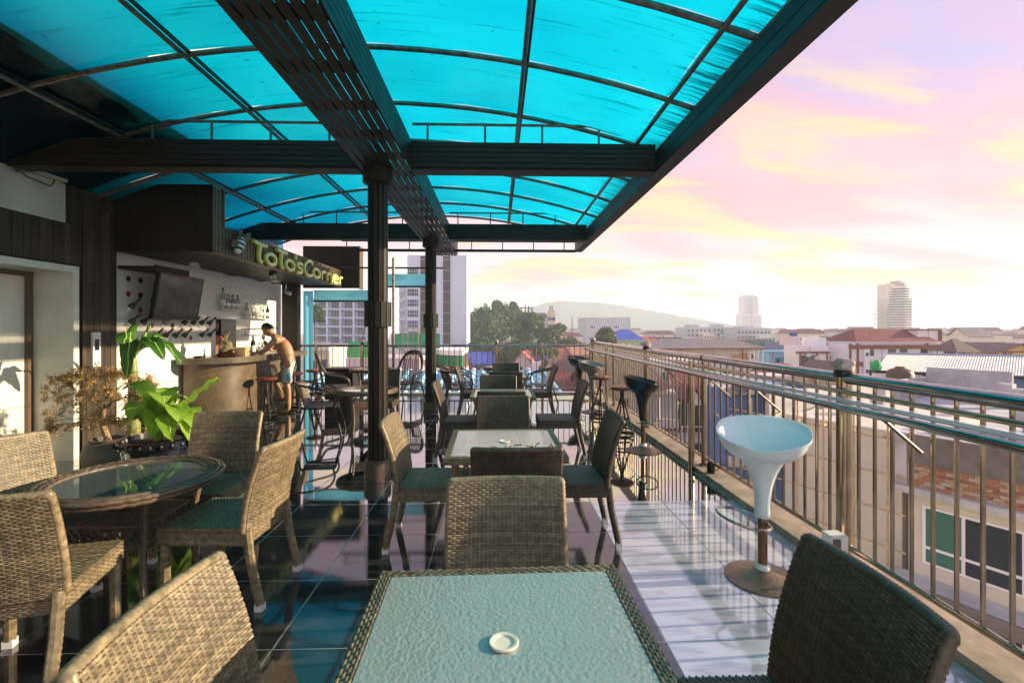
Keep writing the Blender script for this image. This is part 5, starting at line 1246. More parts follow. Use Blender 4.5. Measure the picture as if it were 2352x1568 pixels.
for k in range(4):
    z = h - .75 - k * 2.6; ub('red_beam', w_redtrim, t, (-wd / 2 - .15, -.3, z - .1), (wd / 2 + .15, .02, z + .5))
    for q, a in enumerate((-.33, -.1, 0.02, .24, .34)): ub('window', win, t, (wd * a, -.08, z - 1.75), (wd * a + 1.25, .04, z - .05)); ub('rail', w_white, t, (wd * a, -.2, z - 1.75), (wd * a + 1.25, -.14, z - 1.2))
for a in (-.497, -.42, .3, .49): ub('red_pier', w_redtrim, t, (wd * a - .12, -.22, 0), (wd * a + .12, .02, h))
ub('corner_tower', w_white, t, (wd / 2 - 3.6, 1, 0), (wd / 2, 8, h + 2.0)); ub('tower_cap', w_redtrim, t, (wd / 2 - 3.8, .8, h + 2.0), (wd / 2 + .2, 8.2, h + 2.2)); ub('tower_edge', w_redtrim, t, (wd / 2 - .12, .6, 0), (wd / 2 + .15, 1, h + 2.0))
ub('light_shaft', w_white, t, (-wd / 2 + 2.0, -.5, 0), (-wd / 2 + 2.9, 0, h - .9))
for k in range(4): ub('window', win, t, (-wd / 2 + 2.25, -.55, h - 1.9 - k * 2.6), (-wd / 2 + 2.65, -.49, h - 1.4 - k * 2.6))
t, wd, h = bld('small_gable_shed', 'small brown gabled house in front of the red roofed building', 'house', 1908, 1944, 852, 60, 5)
walls(t, wd, h, 5, w_beige); gable(t, wd, h, 5, 1.2, r_brown, .5, 'y', w_beige); win_grid(t, wd, h - 1.2, 0, 1, 2, .4, .6)
t, wd, h = flat('pale_pink_house', 'pale flat roofed house between the red banded flats and the red roofed building', 1905, 1946, 822, 82, 8, w_pink, 1, 2, .8, .8)
t, wd, h = bld('blue_yellow_hotel', 'blue and yellow hotel with brown balcony bays at the right', 'hotel', 2196, 2304, 777, 130, 14)
walls(t, wd, h, 6, w_blue); ub('yellow_top', w_cream, t, (-wd / 2 - .3, -.3, h - 1), (wd / 2 + 2.5, 6, h + .6)); gable(t, wd * .5, h + .6, 6, 2.4, r_grey, .4, 'x', w_cream)
for a in (-.12, .3):
    ub('brown_bay', w_brown, t, (wd * a, -.3, 0), (wd * a + 3.2, .05, h - 1))
    for r in range(4):
        for q in range(2): ub('balcony', w_cream, t, (wd * a - .5 + q * 2.6, -.9, h - 3.4 - r * 3), (wd * a + 1.0 + q * 2.6, -.3, h - 2.8 - r * 3)); ub('window', win, t, (wd * a - .3 + q * 2.6, -.36, h - 2.8 - r * 3), (wd * a + .8 + q * 2.6, -.28, h - 1.4 - r * 3))
t, wd, h = bld('brown_pavilion', 'open pavilion with a brown pyramid roof before the blue hotel', 'pavilion', 2190, 2248, 808, 64, 4)
MB().add([(-wd / 2, -.5, h), (wd / 2, -.5, h), (wd / 2, 4, h), (-wd / 2, 4, h), (-.3, 1.7, h + 1.75), (.3, 1.7, h + 1.75)], [(0, 1, 5, 4), (1, 2, 5), (2, 3, 4, 5), (3, 0, 4)]).obj('roof', r_brown, t)
ub('base', w_pink, t, (-wd / 2 + .3, 0, 0), (wd / 2 - .3, 3.5, h - .75)); ub('tank', winb, t, (-.8, .6, h - .75), (.5, 2, h - .05))
for a in (-1, 1): ub('post', w_cream, t, (a * (wd / 2 - .5) - .08, 0, h - .75), (a * (wd / 2 - .5) + .08, .16, h))
t, wd, h = bld('orange_gable_house', 'orange gabled house with a maroon shutter at the right edge', 'house', 2288, 2400, 806, 68, 8)
walls(t, wd, h, 8, w_orange); gable(t, wd, h, 8, 1.1, r_brown, .4, 'y', w_orange); ub('shutter', w_redtrim, t, (-wd / 2 + .9, -.06, h - 1.2), (-wd / 2 + 2.2, .03, h + .0)); 
# ---------------------------------------------------------------- sheet roofed workshop
t = thing('sheet_roof_workshop', 'long blue workshop under a pale corrugated sheet roof', 'building', (38, 36, GZ))
a0 = PX(2012, 853, 33); 
mb = MB(); nc = 420
ridge_a, ridge_b = PX(2040, 814, 44), PX(2480, 822, 42); eav_a, eav_b = PX(2010, 853, 33), PX(2490, 872, 31)
vs_, fs_ = [], []
for k in range(nc + 1):
    u = k / nc; hgt = .05 if k % 6 == 0 else 0.0
    p = eav_a.lerp(eav_b, u); q = ridge_a.lerp(ridge_b, u); vs_ += [p + Vector((0, 0, hgt)), q + Vector((0, 0, hgt))]
for k in range(nc): fs_.append((2 * k, 2 * k + 2, 2 * k + 3, 2 * k + 1))
mb.add(vs_, fs_).obj('sheet_roof', r_steel, t, world=True)
MB().tube([ridge_a + Vector((0, 0, .05)), ridge_b + Vector((0, 0, .05))], .16, 6).obj('ridge_cap', mat('blue_grey_cap', (.25, .33, .45), .5), t, world=True)
MB().tube([eav_a, eav_b], .12, 6).obj('gutter', darkm, t, world=True)
def wpan(name, m, px0, px1, dz0, dz1, dep=.6, th=.3):
    u0, u1 = [(px - 2010) / (2490 - 2010) for px in (px0, px1)]
    p = eav_a.lerp(eav_b, u0); q = eav_a.lerp(eav_b, u1); 
    d = (q - p); n2 = Vector((-d.y, d.x, 0)).normalized() * dep
    p2, q2 = p + n2, q + n2; m2 = n2.normalized() * th
    MB().add([p2 + Vector((0, 0, dz0)), q2 + Vector((0, 0, dz0)), q2 + Vector((0, 0, dz1)), p2 + Vector((0, 0, dz1)), p2 + m2 + Vector((0, 0, dz0)), q2 + m2 + Vector((0, 0, dz0)), q2 + m2 + Vector((0, 0, dz1)), p2 + m2 + Vector((0, 0, dz1))],
             [(0, 1, 2, 3), (5, 4, 7, 6), (0, 4, 5, 1), (3, 2, 6, 7), (0, 3, 7, 4), (1, 5, 6, 2)]).obj(name, m, t, world=True)
wpan('back_wall', w_beige, 2015, 2140, -15, -1.0, 3.5); wpan('wall', w_blue, 2138, 2480, -15, -.1, .8); wpan('white_pier', w_white, 2132, 2138, -15, -.1, .6); wpan('white_pier', w_white, 2206, 2211, -15, -.1, .6); wpan('wall', w_blue, 2015, 2135, -15, -2.6, .8)
wpan('window_frame', w_white, 2147, 2176, -1.5, -.85, .7, .06); wpan('window', win, 2152, 2171, -1.4, -.98, .64, .06); wpan('window_frame', w_beige, 2212, 2276, -2.2, -.7, .7, .06); wpan('window', mat('curtain_glass', (.2, .24, .2), .3), 2215, 2273, -2.1, -.8, .64, .06); wpan('dark_door', blackm, 2282, 2300, -3, -.6, .7, .06)
t = thing('water_tank', 'brown plastic water tank under the sheet roof', 'tank', PX(2067, 868, 31.5)); MB().lathe([(.7, -.6), (.75, -.3), (.75, .35), (.6, .55), (.25, .68), (.25, .76), (0, .76)], 20).obj('tank', mat('brown_tank', (.09, .065, .03), .5), t, True); ub('stand', w_grey, t, (-.8, -.8, -16), (.8, .8, -.62))
t = thing('green_net_heap', 'bright green net bundled at the corner of the sheet roof', 'net', PX(2012, 840, 33.5)); mb = MB(); mb.ico((0, 0, 0), .36, (1.1, .6, 1.1), 9, 7); random.seed(2); mb.v = [tuple(c_ * random.uniform(.8, 1.25) for c_ in p) for p in mb.v]; mb.obj('net', gnet2, t)
MB().tube([(0, .5, -.3), (0, .5, -15)], .08, 6).obj('pole', darkm, t)
# ---------------------------------------------------------------- blue house and red gabled house just below
t, wd, h = flat('blue_wall_house', 'blue walled house with a stained white parapet and satellite dish', 1664, 1750, 905, 27, 2.6, w_blue, 0, 0, 0, 0, rz=0)
stain = mat('stained_white', (.60, .60, .58), .8, var=.3, vs=1.5, stretch=(2, 2, .4)); ub('white_parapet', stain, t, (-wd / 2 - .02, -.2, h), (wd / 2 + 1.2, -.02, h + .42)); ub('rear_parapet', stain, t, (-wd / 2, 2.3, h), (wd / 2 + 1, 2.5, h + .75)); ub('blue_block', w_blue, t, (wd / 2 - .1, -.6, 0), (wd / 2 + 2.1, 2, h + .65)); ub('roof_floor', stain, t, (-wd / 2, 0, h + .26), (wd / 2, 2.3, h + .3))
dsh = thing('satellite_dish', 'mesh satellite dish on the stained white parapet of the blue house', 'dish', PX(1700, 897, 26.4)); dsh.rotation_euler = (R(28), R(-12), 0)
MB().lathe([(.0, 0), (.2, .03), (.38, .1), (.5, .19)], 20, cap=False).obj('mesh_bowl', mat('dish_mesh', (.10, .10, .10), .5), dsh, True); MB().tube([(0, 0, .02), (0, 0, .3)], .012, 5).obj('feed', darkm, dsh); MB().tube([(0, 0, 0), (0, .12, -.4)], .02, 5).obj('stand', darkm, dsh)
t, wd, h = bld('red_gable_house', 'white balconied house with a red tiled roof and three small gables', 'house', 1560, 1690, 908, 33, 7, 2)
ub('walls', w_white, t, (-wd / 2, 1.4, 0), (wd / 2, 4.5, h))
MB().add([(-wd / 2 - .4, -.6, h - .1), (wd / 2 + .3, -.6, h - .1), (wd / 2 + .1, 4, h + 1.9), (-wd / 2 + .4, 4, h + 1.9)], [(0, 1, 2, 3)]).obj('roof', r_dred, t)
for k in range(3):
    x = -wd / 2 + .75 + k * 1.45
    MB().prism([(x - .6, h - .55), (x + .6, h - .55), (x, h + .4)], -.75, -.5, 'y').obj('gable_front', w_white, t)
    for s in (-1, 1): MB().add([(x, -.9, h + .55), (x + s * .75, -.9, h - .6), (x + s * .75, .9, h - .3), (x, 1.2, h + .75)], [(0, 1, 2, 3)]).obj('gable_roof', r_dred, t)
for r in range(4):
    z = h - 2.9 - r * 2.8; ub('balcony', w_white, t, (-wd / 2, -.3, z - .2), (wd / 2, 1.4, z)); 
    for k in range(10): ub('balcony_rail', w_white, t, (-wd / 2 + .02 + k * wd / 10, -.28, z), (-wd / 2 + .07 + k * wd / 10, -.23, z + .8))
    ub('handrail', w_white, t, (-wd / 2, -.3, z + .8), (wd / 2, -.22, z + .86)); ub('column', w_white, t, (-.1, -.2, z), (.1, 0, z + 2.6)); win_grid(t, wd, z + .1, 0, 1, 3, .9, 2, y=1.34)
t, wd, h = bld('stained_wall_house', 'weathered grey blue gable wall left of the red gabled house', 'house', 1492, 1558, 905, 31.5, 7, 4)
ub('wall', mat('weathered_wall', (.36, .37, .42), .9, var=.4, vs=.7, stretch=(1, 1, .35)), t, (-wd / 2, 0, 0), (wd / 2, 4, h)); MB().add([(-wd / 2 - .2, -.3, h), (wd / 2 + .1, -.3, h + .55), (wd / 2 + .1, 4, h + .55), (-wd / 2 - .2, 4, h)], [(0, 1, 2, 3)]).obj('roof_edge', r_dred, t); ub('window', win, t, (.2, -.05, h - 2.4), (.9, .03, h - 1.6)); ub('window', win, t, (-.9, -.05, h - 4.6), (-.3, .03, h - 3.8))
t, wd, h = bld('brown_tile_roof_house', 'wide brown tiled roof seen through the railing posts', 'house', 1390, 1512, 884, 44, 9, 6)
walls(t, wd, h, 9, w_cream); gable(t, wd, h, 9, 2.4, r_brown, .8, 'x', w_cream); win_grid(t, wd, h - 2.5, 0, 1, 4, .9, 1.3, frame=w_white)
t, wd, h = bld('grey_flats', 'grey rendered flats behind the red gabled house', 'building', 1420, 1690, 832, 58, 9, 5)
walls(t, wd, h, 4, w_grey); win_grid(t, wd, h - 8, 2.8, 3, 9, .8, 1.2, frame=w_white); ub('parapet', w_white, t, (-wd / 2 - .1, -.1, h), (wd / 2 + .1, 4, h + .35))
t, wd, h = flat('pink_house', 'pale pink house behind the middle of the nearest railing panel', 1745, 1812, 868, 48, 3, w_pink, 2, 2, .6, 1.4, 2.8)
t, wd, h = bld('maroon_sheet_roof', 'long maroon sheet roof below the sky blue house', 'roof', 1742, 1862, 846, 62, 6)
ub('walls', w_pink, t, (-wd / 2, 1, 0), (wd / 2, 6, h - .5)); MB().add([(-wd / 2, -1, h - .6), (wd / 2, -1, h - .6), (wd / 2, 5, h + .3), (-wd / 2, 5, h + .3)], [(0, 1, 2, 3)]).obj('sheet', r_dred, t)
t, wd, h = flat('tank_roof_house', 'low flat roof with blue water tanks beside the nearest post', 1850, 1950, 925, 34, 4, w_white, 1, 3, .7, .9)
for k in range(3): MB().lathe([(.42, 0), (.45, .4), (.3, .62), (0, .66)], 14, (.3 + k * .8, 3.0 - .5 * k, h + .02)).obj('water_tank', winb, t, True)
# ---------------------------------------------------------------- concrete building site beside the terrace
conc = mat('raw_concrete', (.44, .44, .45), .85, var=.25, vs=1.2, bump=.2, bs=6); concd = mat('dark_render', (.15, .14, .13), .9, var=.3, vs=2, bump=.2, bs=8); beig = mat('beige_render', (.62, .58, .49), .85, var=.08, vs=.8)
cs = PX(2055, 990, 16.5); UA = R(-26)
site = thing('concrete_building', 'half built beige concrete building with bare roof slab and brick band', 'building', (cs.x, cs.y, GZ), pi / 2 - UA * 0 + 0)
site.rotation_euler = (0, 0, 0)
ud = Vector((sin(UA), cos(UA), 0)); nd = Vector((-cos(UA), sin(UA), 0))   # ud runs away to the left, nd points to the terrace
ang = math.atan2(ud.y, ud.x)
def sb(name, m, u0, u1, n0, n1, z0, z1, parent=None):
    "box along the street front: u away from the camera, n towards the terrace, z relative to the parapet top"
    c_ = cs + ud * ((u0 + u1) / 2) + nd * ((n0 + n1) / 2); o = ub(name, m, None, (0, 0, 0), (1, 1, 1))
    o.location = (c_.x, c_.y, cs.z + (z0 + z1) / 2); o.scale = (abs(u1 - u0), abs(n1 - n0), abs(z1 - z0)); o.rotation_euler = (0, 0, ang); setp(o, parent or site, True); return o
BZ = GZ - cs.z
sb('plain_wall', beig, 0.0, 4.2, -8, -.5, BZ, -.1); sb('roof_slab', conc, -14, 5.2, -22, -.55, -.6, -.35)
sb('front_wall', beig, -12, -.35, -7, -.12, BZ, -1.7); sb('parapet', concd, -12, 0, -.42, 0, -.95, 0); sb('corner_post', conc, -.35, .02, -.4, .03, -1.75, .02)
sb('parapet_top', mat('pale_concrete', (.55, .54, .53), .8, var=.15, vs=2), -12, 0, -.45, .02, 0.002, .03); sb('ledge', conc, -12, .1, -.3, .25, -1.95, -1.72); sb('corner_return', conc, -.3, 0, -2.4, -.43, -.35, .05); sb('corner_return', conc, -1.9, -.3, -2.4, -2.15, -.35, .05)
sb('brick_backing', mat('mortar', (.34, .31, .28), .9), -12, -.36, -.3, -.055, -1.72, -.95)
brm = [mat('brick_' + n_, c_, .85, var=.25, vs=12) for n_, c_ in (('orange', (.34, .16, .09)), ('red', (.26, .11, .075)), ('tan', (.38, .27, .16)), ('pale', (.38, .32, .27)))]
random.seed(8)
for r in range(7):
    u = -.4 - (.14 if r % 2 else 0)
    while u > -6.5:
        sb('brick', random.choice((brm[0], brm[0], brm[1], brm[2], brm[3])), u - .265, u, -.06, -.03 + random.uniform(-.008, .012), -1.71 + r * .108, -1.71 + r * .108 + .094); u -= .28
for fl_ in range(3):
    zt = -2.3 - fl_ * 3.05
    sb('window_frame', w_white, -4.6, -.75, -.12, -.07, zt - 1.9, zt)
    gl_ = mat('green_glass', (.06, .17, .13), .08)
    for a, b, z0, z1 in ((-1.75, -.85, -1.3, -.08), (-3.1, -1.85, -1.3, -.08), (-4.5, -3.2, -1.3, -.08), (-1.75, -.85, -1.82, -1.4), (-3.1, -1.85, -1.82, -1.4), (-4.5, -3.2, -1.82, -1.4)):
        sb('window_pane', gl_ if a > -2 or a < -4 else win, a, b, -.068, -.05, zt + z0, zt + z1)
    sb('balcony_slab', conc, -12, .2, -.1, .95, zt - 2.55, zt - 2.35); sb('balcony_edge', concd, -12, .2, .9, 1.0, zt - 2.75, zt - 2.33)
stubs = [(-2.2, -4.5, .9), (2.4, -4.2, 1.0), (3.8, -7.5, 1.0), (-.5, -9.5, 1.3), (-6, -6, 1.0), (1.0, -13, 1.2)]
for u, n_, hh in stubs: sb('column_stub', conc, u - .25, u + .25, n_ - .25, n_ + .25, -.35, -.35 + hh)
for u, n_ in ((-.8, -3.3), (-1.1, -3.4), (-3.4, -3.2), (-4.4, -4.6)): sb('small_pier', conc, u, u + .12, n_, n_ + .12, -.35, -.15)
pv = mat('blue_pvc', (.06, .28, .60), .4)
for u in (-1.7, -1.95): sb('pvc_pipe', pv, u, u + .14, -3.6, -3.46, -.35, -.02)
sb('site_wall', conc, 5.0, 5.2, -20, -.6, -.35, .7); sb('site_wall', conc, 1.4, 5.0, -15.2, -15, -.35, 1.3); sb('site_wall', conc, -9, 1.2, -21.5, -21.3, -.35, 2.2); sb('stair_core', conc, -9.5, -4.2, -13, -9, -.35, 2.7)
# bamboo scaffold on the plain wall
bam = mat('bamboo', (.46, .34, .16), .6, var=.3, vs=6)
sc_ = thing('bamboo_scaffold', 'bamboo pole scaffold against the plain beige wall', 'scaffold', (cs.x, cs.y, GZ))
def spole(name, u0, n0, z0, u1, n1, z1, r=.035):
    a = cs + ud * u0 + nd * n0 + Vector((0, 0, z0)); b = cs + ud * u1 + nd * n1 + Vector((0, 0, z1)); MB().tube([a, b], r, 6).obj(name, bam, sc_, True, world=True)
for k in range(7): spole('bar', -.4, .2, -.25 - k * 1.25, 6.5, .15 + random.uniform(-.1, .1), -.3 - k * 1.25 + random.uniform(-.1, .2))
for k in range(6): spole('pole', .1 + k * 1.05, .28, -14, .1 + k * 1.05 + random.uniform(-.05, .05), .25, .55 + random.uniform(-.3, .4))
for k in range(5): spole('bar', .2 + k, .3, -.2, 1.5 + k * 1.2, -4.5, -.15, .03)
for k in range(3): spole('bar', 5.6 - k * .2, .5, -1.2 - k * 2.5, 7.2, .3, -.4 - k * 2.5, .03)
# rooftop clutter on the nearer houses
random.seed(19)
acm = mat('air_unit', (.62, .62, .6), .5); rust = mat('rusty_metal', (.20, .09, .05), .8)
for o in [q for q in bpy.data.objects if q.parent is None and q.type == 'EMPTY' and q.get('category') in ('house', 'building', 'hotel')]:
    if o.location.y < 25 or o.location.y > 175 or o.name.startswith(('concrete', 'terrace', 'upper', 'white_hotel', 'sheet')): continue
    wl = [c for c in kids(o) if c.name.startswith(('walls', 'wall', 'core'))]
    if not wl: continue
    c = wl[0]; wd_, h_ = c.scale.x, c.scale.z; yf = c.location.y - c.scale.y / 2
    for k in range(random.randint(2, 4)):
        x = random.uniform(-.45, .4) * wd_; z = h_ - random.uniform(1.2, 6); ub('air_unit', acm, o, (x, yf - .38, z), (x + .8, yf - .04, z + .55))
    for k in range(random.randint(1, 3)):
        x = random.uniform(-.4, .4) * wd_; ah = random.uniform(1.0, 2.6); MB().tube([(x, yf + 1, h_), (x, yf + 1, h_ + ah)], .03, 5).obj('aerial', rust, o); 
        for q in range(3): MB().tube([(x - .35 + .08 * q, yf + 1, h_ + ah - .12 - q * .16), (x + .35 - .08 * q, yf + 1, h_ + ah - .12 - q * .16)], .018, 4).obj('aerial_rod', rust, o)
    x = random.uniform(-.45, .45) * wd_; MB().tube([(x, yf - .06, h_ - .2), (x, yf - .06, h_ - 8)], .06, 6).obj('drain_pipe', acm, o)
# power lines and rope
def wire(label, a, b, sag, r, m, name='cable', cat='cable'):
    a, b = Vector(a), Vector(b); MB().tube([a.lerp(b, k / 14) - Vector((0, 0, sag * 4 * (k / 14) * (1 - k / 14))) for k in range(15)], r, 5).obj(name, m, None, True, label=label, cat=cat)
wire('thin rope stretched from the nearest column down to the end railing', (-2.95, 10.5, 1.16), (-1.27, 4.8, 1.7), .02, .006, kerbm, 'rope', 'rope')
wire('loose cord sagging along the end railing', (-2.95, 10.5, .95), (-2.28, 10.5, .98), .12, .006, kerbm, 'rope', 'rope')
for i, (p, q) in enumerate((((8, 26, -5.5), (44, 30, -6.5)), ((7, 40, -7), (60, 46, -7.5)))): wire('black power cable strung across the houses below, %s one' % ('nearer' if i == 0 else 'further'), p, q, 1.2, .03, blackm)
# ---------------------------------------------------------------- pale blue tiled roof right beyond the end railing
tilem = mat('pale_blue_roof_tile', (.36, .64, .76), .5, var=.18, vs=3)
br = thing('pale_blue_tile_roof', 'pale blue wave tiled roof just beyond the end railing', 'roof', (-1.7, 12, -1))
TWd, TL = .262, .46; NR = 6
tvs, tfs = [], []
for j in range(3):
    for i in range(9):
        u = i / 8; x = TWd * u * 1.04; zz = .048 * sin(2 * pi * u) ; tvs.append((x, TL * 1.08 * j / 2, zz))
for j in range(2):
    for i in range(8): a = j * 9 + i; tfs.append((a, a + 1, a + 10, a + 9))
b0 = len(tvs); tvs += [(x, y, z - .022) for x, y, z in tvs[:27]]
for j in range(2):
    for i in range(8): a = b0 + j * 9 + i; tfs.append((a, a + 9, a + 10, a + 1))
for i in range(8): tfs.append((i, b0 + i, b0 + i + 1, i + 1)); tfs.append((18 + i, 19 + i, b0 + 19 + i, b0 + 18 + i))
tile_me = MB().add(tvs, tfs).mesh('roof_tile', tilem, True)
sl_ = R(11)
for r in range(NR):
    for c_ in range(25):
        x = -4.95 + c_ * TWd; d = r * TL
        rx = 1.62 - d * .14
        if x + TWd > rx + .1: continue
        link('roof_tile', tile_me, br, (x, 10.98 + d * cos(sl_), -.27 + d * sin(sl_) + .03 + .004 * random.uniform(-1, 1)), (sl_ - R(4.0), 0, 0), world=True)
ub('ridge_beam', tilem, br, (-5, 13.62, .20), (1.25, 13.74, .26), world=True)
rc_ = MB().tube([(0, 0, 0), (0, .3, .01)], .075, 10).mesh('ridge_cap', mat('white_blue_cap', (.55, .66, .74), .5), True)
for c_ in range(23): link('ridge_cap', rc_, br, (-4.95 + .066 + c_ * TWd, 13.55, .245), world=True)
MB().add([(-5, 10.95, -.4), (1.7, 10.95, -.4), (1.3, 13.7, .1), (-5, 13.7, .1), (-5, 10.95, -5), (1.7, 10.95, -5), (1.3, 13.7, -5), (-5, 13.7, -5)], [(0, 1, 2, 3), (0, 4, 5, 1), (1, 5, 6, 2), (2, 6, 7, 3), (3, 7, 4, 0)]).obj('roof_base', w_white, br, world=True)
MB().tube([(1.62, 10.95, -.23), (1.26, 13.6, .29)], .05, 8).obj('verge', tilem, br, True, world=True)
# ================================================================ trees and plants
def leafmat(name, c0, c1, trans=.35):
    m = mat(name, c0, .5); t = m.node_tree; b = P_(m)
    oi = N('ShaderNodeNewGeometry', t); n = N('ShaderNodeTexNoise', t); n.inputs['Scale'].default_value = .35 if 'tree' in name else 3; n.inputs['Detail'].default_value = 3; L(oi.outputs['Position'], n.inputs['Vector'], t)
    r = N('ShaderNodeValToRGB', t); ramp(r, [(.32, c0), (.7, c1)]); L(n.outputs[0], r.inputs[0], t); L(r.outputs[0], b.inputs['Base Color'], t)
    if 'tree' not in name and 'dry' not in name:
        w_ = N('ShaderNodeTexWave', t); w_.inputs['Scale'].default_value = 16; w_.inputs['Distortion'].default_value = 2.5; w_.inputs['Detail'].default_value = 2; L(oi.outputs['Position'], w_.inputs[0], t)
        bb = N('ShaderNodeBump', t); bb.inputs['Strength'].default_value = .35; bb.inputs['Distance'].default_value = .006; L(w_.outputs[1], bb.inputs['Height'], t); L(bb.outputs[0], b.inputs['Normal'], t)
    tl = N('ShaderNodeBsdfTranslucent', t); L(r.outputs[0], tl.inputs[0], t); mx = N('ShaderNodeMixShader', t); mx.inputs[0].default_value = trans
    L(b.outputs[0], mx.inputs[1], t); L(tl.outputs[0], mx.inputs[2], t); L(mx.outputs[0], t.nodes['Material Output'].inputs[0], t); return m
lf1 = leafmat('tree_leaf_dark', (.022, .07, .012), (.07, .16, .028)); lf2 = leafmat('tree_leaf_mid', (.04, .09, .015), (.10, .18, .03)); lf3 = leafmat('tree_leaf_olive', (.06, .085, .02), (.12, .15, .04))
bark = mat('tree_bark', (.07, .05, .035), .9, var=.3, vs=3)
def crown_mesh(name, m, lobes, nleaf, size, seed):
    random.seed(seed); vs_, fs_ = [], []
    for (cx_, cy_, cz_, rx, ry, rz_) in lobes:
        n_ = int(nleaf * rx * rz_ / sum(l[3] * l[5] for l in lobes))
        for k in range(n_):
            while True:
                p = Vector((random.gauss(0, 1), random.gauss(0, 1), random.gauss(0, 1)))
                if p.length > .01: break
            p.normalize(); rr = random.uniform(.55, 1.0) ** .5 * (1 + .16 * sin(p.x * 7 + seed) * sin(p.z * 8 + p.y * 6))
            if p.z < -.35 and random.random() < .55: continue
            c_ = Vector((cx_ + p.x * rx * rr, cy_ + p.y * ry * rr, cz_ + p.z * rz_ * rr))
            a = (p + Vector((random.uniform(-.9, .9), random.uniform(-.9, .9), random.uniform(-.5, 1.0)))).normalized(); u = a.orthogonal().normalized(); u.rotate(Matrix.Rotation(random.uniform(0, 6.28), 3, a)); v = a.cross(u)
            s = size * random.uniform(.6, 1.3); b = len(vs_)
            vs_ += [c_ + u * s, c_ + v * s * .55 + a * s * .15, c_ - u * s, c_ - v * s * .55]; fs_ += [(b, b + 1, b + 2), (b, b + 2, b + 3)]
    return MB().add(vs_, fs_).mesh(name, m, False, False)
def tree(label, x, ytop, wpx, Z, m, seed, group='trees on the wooded slope', ground=None, nleaf=5000, size=.5, hfrac=.62):
    c_ = PX(x, ytop, Z); gz = GZ if ground is None else ground; H = c_.z - gz; Wd = wpx / F * Z / 2
    t = thing('broadleaf_tree', label, 'tree', (c_.x, c_.y, gz), 0, group)
    random.seed(seed); ch = min(H * hfrac, Wd * 1.9)
    lobes = [(0, 0, H - ch * .5, Wd * .8, Wd * .8, ch * .5)]
    for k in range(7):
        a = random.uniform(0, 6.28); lobes.append((Wd * .62 * cos(a), Wd * .62 * sin(a), H - ch * random.uniform(.32, .85), Wd * random.uniform(.32, .5), Wd * .42, ch * random.uniform(.2, .32)))
    link('crown', crown_mesh('crown', m, lobes, int(nleaf * 1.7), size, seed), t, kind='stuff')
    MB().tube([(0, 0, 0), (.1, .1, H * .3), (0, 0, H - ch * .5)], [max(.25, Wd * .09), max(.2, Wd * .06), .1], 8).obj('trunk', bark, t, True)
    for k in range(5):
        a = k * 1.26 + seed; MB().tube([(0, 0, H - ch * .8), (Wd * .3 * cos(a), Wd * .3 * sin(a), H - ch * .55), (Wd * .6 * cos(a), Wd * .6 * sin(a), H - ch * .35)], [max(.12, Wd * .04), .1, .04], 6).obj('limb', bark, t, True)
tree('huge dark rounded tree against the right edge of the white tower', 1112, 703, 105, 175, lf1, 1, nleaf=7000, hfrac=.8)
tree('tall spreading tree behind the huge dark tree', 1162, 699, 80, 185, lf2, 2, nleaf=6000, hfrac=.8)
tree('feathery treetop standing above the other crowns', 1143, 690, 34, 200, lf1, 3, nleaf=2500)
tree('small dark tree next to the bare concrete frame', 1178, 693, 20, 210, lf1, 4, nleaf=1500)
tree('dark dense tree in the middle of the wooded slope', 1216, 717, 72, 160, lf1, 5, nleaf=6000, hfrac=.75)
tree('olive green bushy tree right of the dense dark tree', 1262, 752, 66, 145, lf3, 6, nleaf=5500)
tree('rounded green tree below the cream tower house', 1284, 743, 30, 165, lf2, 7, nleaf=2500)
tree('low bush at the right end of the wooded slope', 1310, 775, 60, 135, lf3, 8, nleaf=4000)
tree('low dark tree just above the end railing below the huge tree', 1105, 775, 90, 130, lf1, 9, nleaf=4500)
tree('low green tree above the end railing in the middle of the slope', 1190, 778, 90, 128, lf2, 10, nleaf=4500)
tree('low olive tree above the end railing right of the middle', 1250, 785, 70, 125, lf1, 16, nleaf=3500)
tree('blurred round topped tree behind the railing corner', 1392, 752, 56, 120, lf3, 11, nleaf=5000, size=.3)
tree('leafy tree beside the balcony block at the blue tarp', 722, 700, 42, 110, lf1, 12, 'trees by the hotels', nleaf=3500, size=.3, hfrac=.8)
for i, (x, y, wpx, Z) in enumerate(((1895, 772, 30, 240), (1960, 762, 40, 420), (1995, 760, 34, 450), (2130, 760, 30, 400), (1855, 765, 26, 330))):
    tree('faint hazy tree in the distant town, %s from the left' % ['third', 'fourth', 'fifth', 'sixth', 'second'][i] if False else ['hazy tree left of the red roofed building', 'large hazy tree on the skyline left of the curved tower', 'hazy tree next to the curved tower', 'hazy tree right of the curved tower', 'hazy tree above the red banded flats'][i], x, y, wpx, Z, lf2, 30 + i, 'hazy trees in the town', nleaf=900, size=.8)
def conifer(label, x, ytop, wpx, Z, seed):
    c_ = PX(x, ytop, Z); H = c_.z - GZ; Wd = wpx / F * Z / 2; t = thing('conifer_tree', label, 'tree', (c_.x, c_.y, GZ), 0, 'slender conifers'); random.seed(seed)
    mb = MB(); vs_, fs_ = [], []
    for k in range(22):
        z = H * (.25 + .74 * k / 22); r = Wd * (1 - (k / 22)) + .15
        for q in range(9):
            a = q * .7 + k + random.uniform(-.2, .2); d = Vector((cos(a), sin(a), -.12)); e = Vector((-sin(a), cos(a), 0)); b = len(vs_)
            vs_ += [Vector((0, 0, z)), Vector((0, 0, z)) + d * r * .6 + e * .28, Vector((0, 0, z + .25)) + d * r, Vector((0, 0, z)) + d * r * .6 - e * .28]; fs_ += [(b, b + 1, b + 2, b + 3)]
    mb.add(vs_, fs_).obj('branches', lf1, t, kind='stuff', fixn=False); MB().tube([(0, 0, 0), (0, 0, H)], [.3, .05], 6).obj('trunk', bark, t)
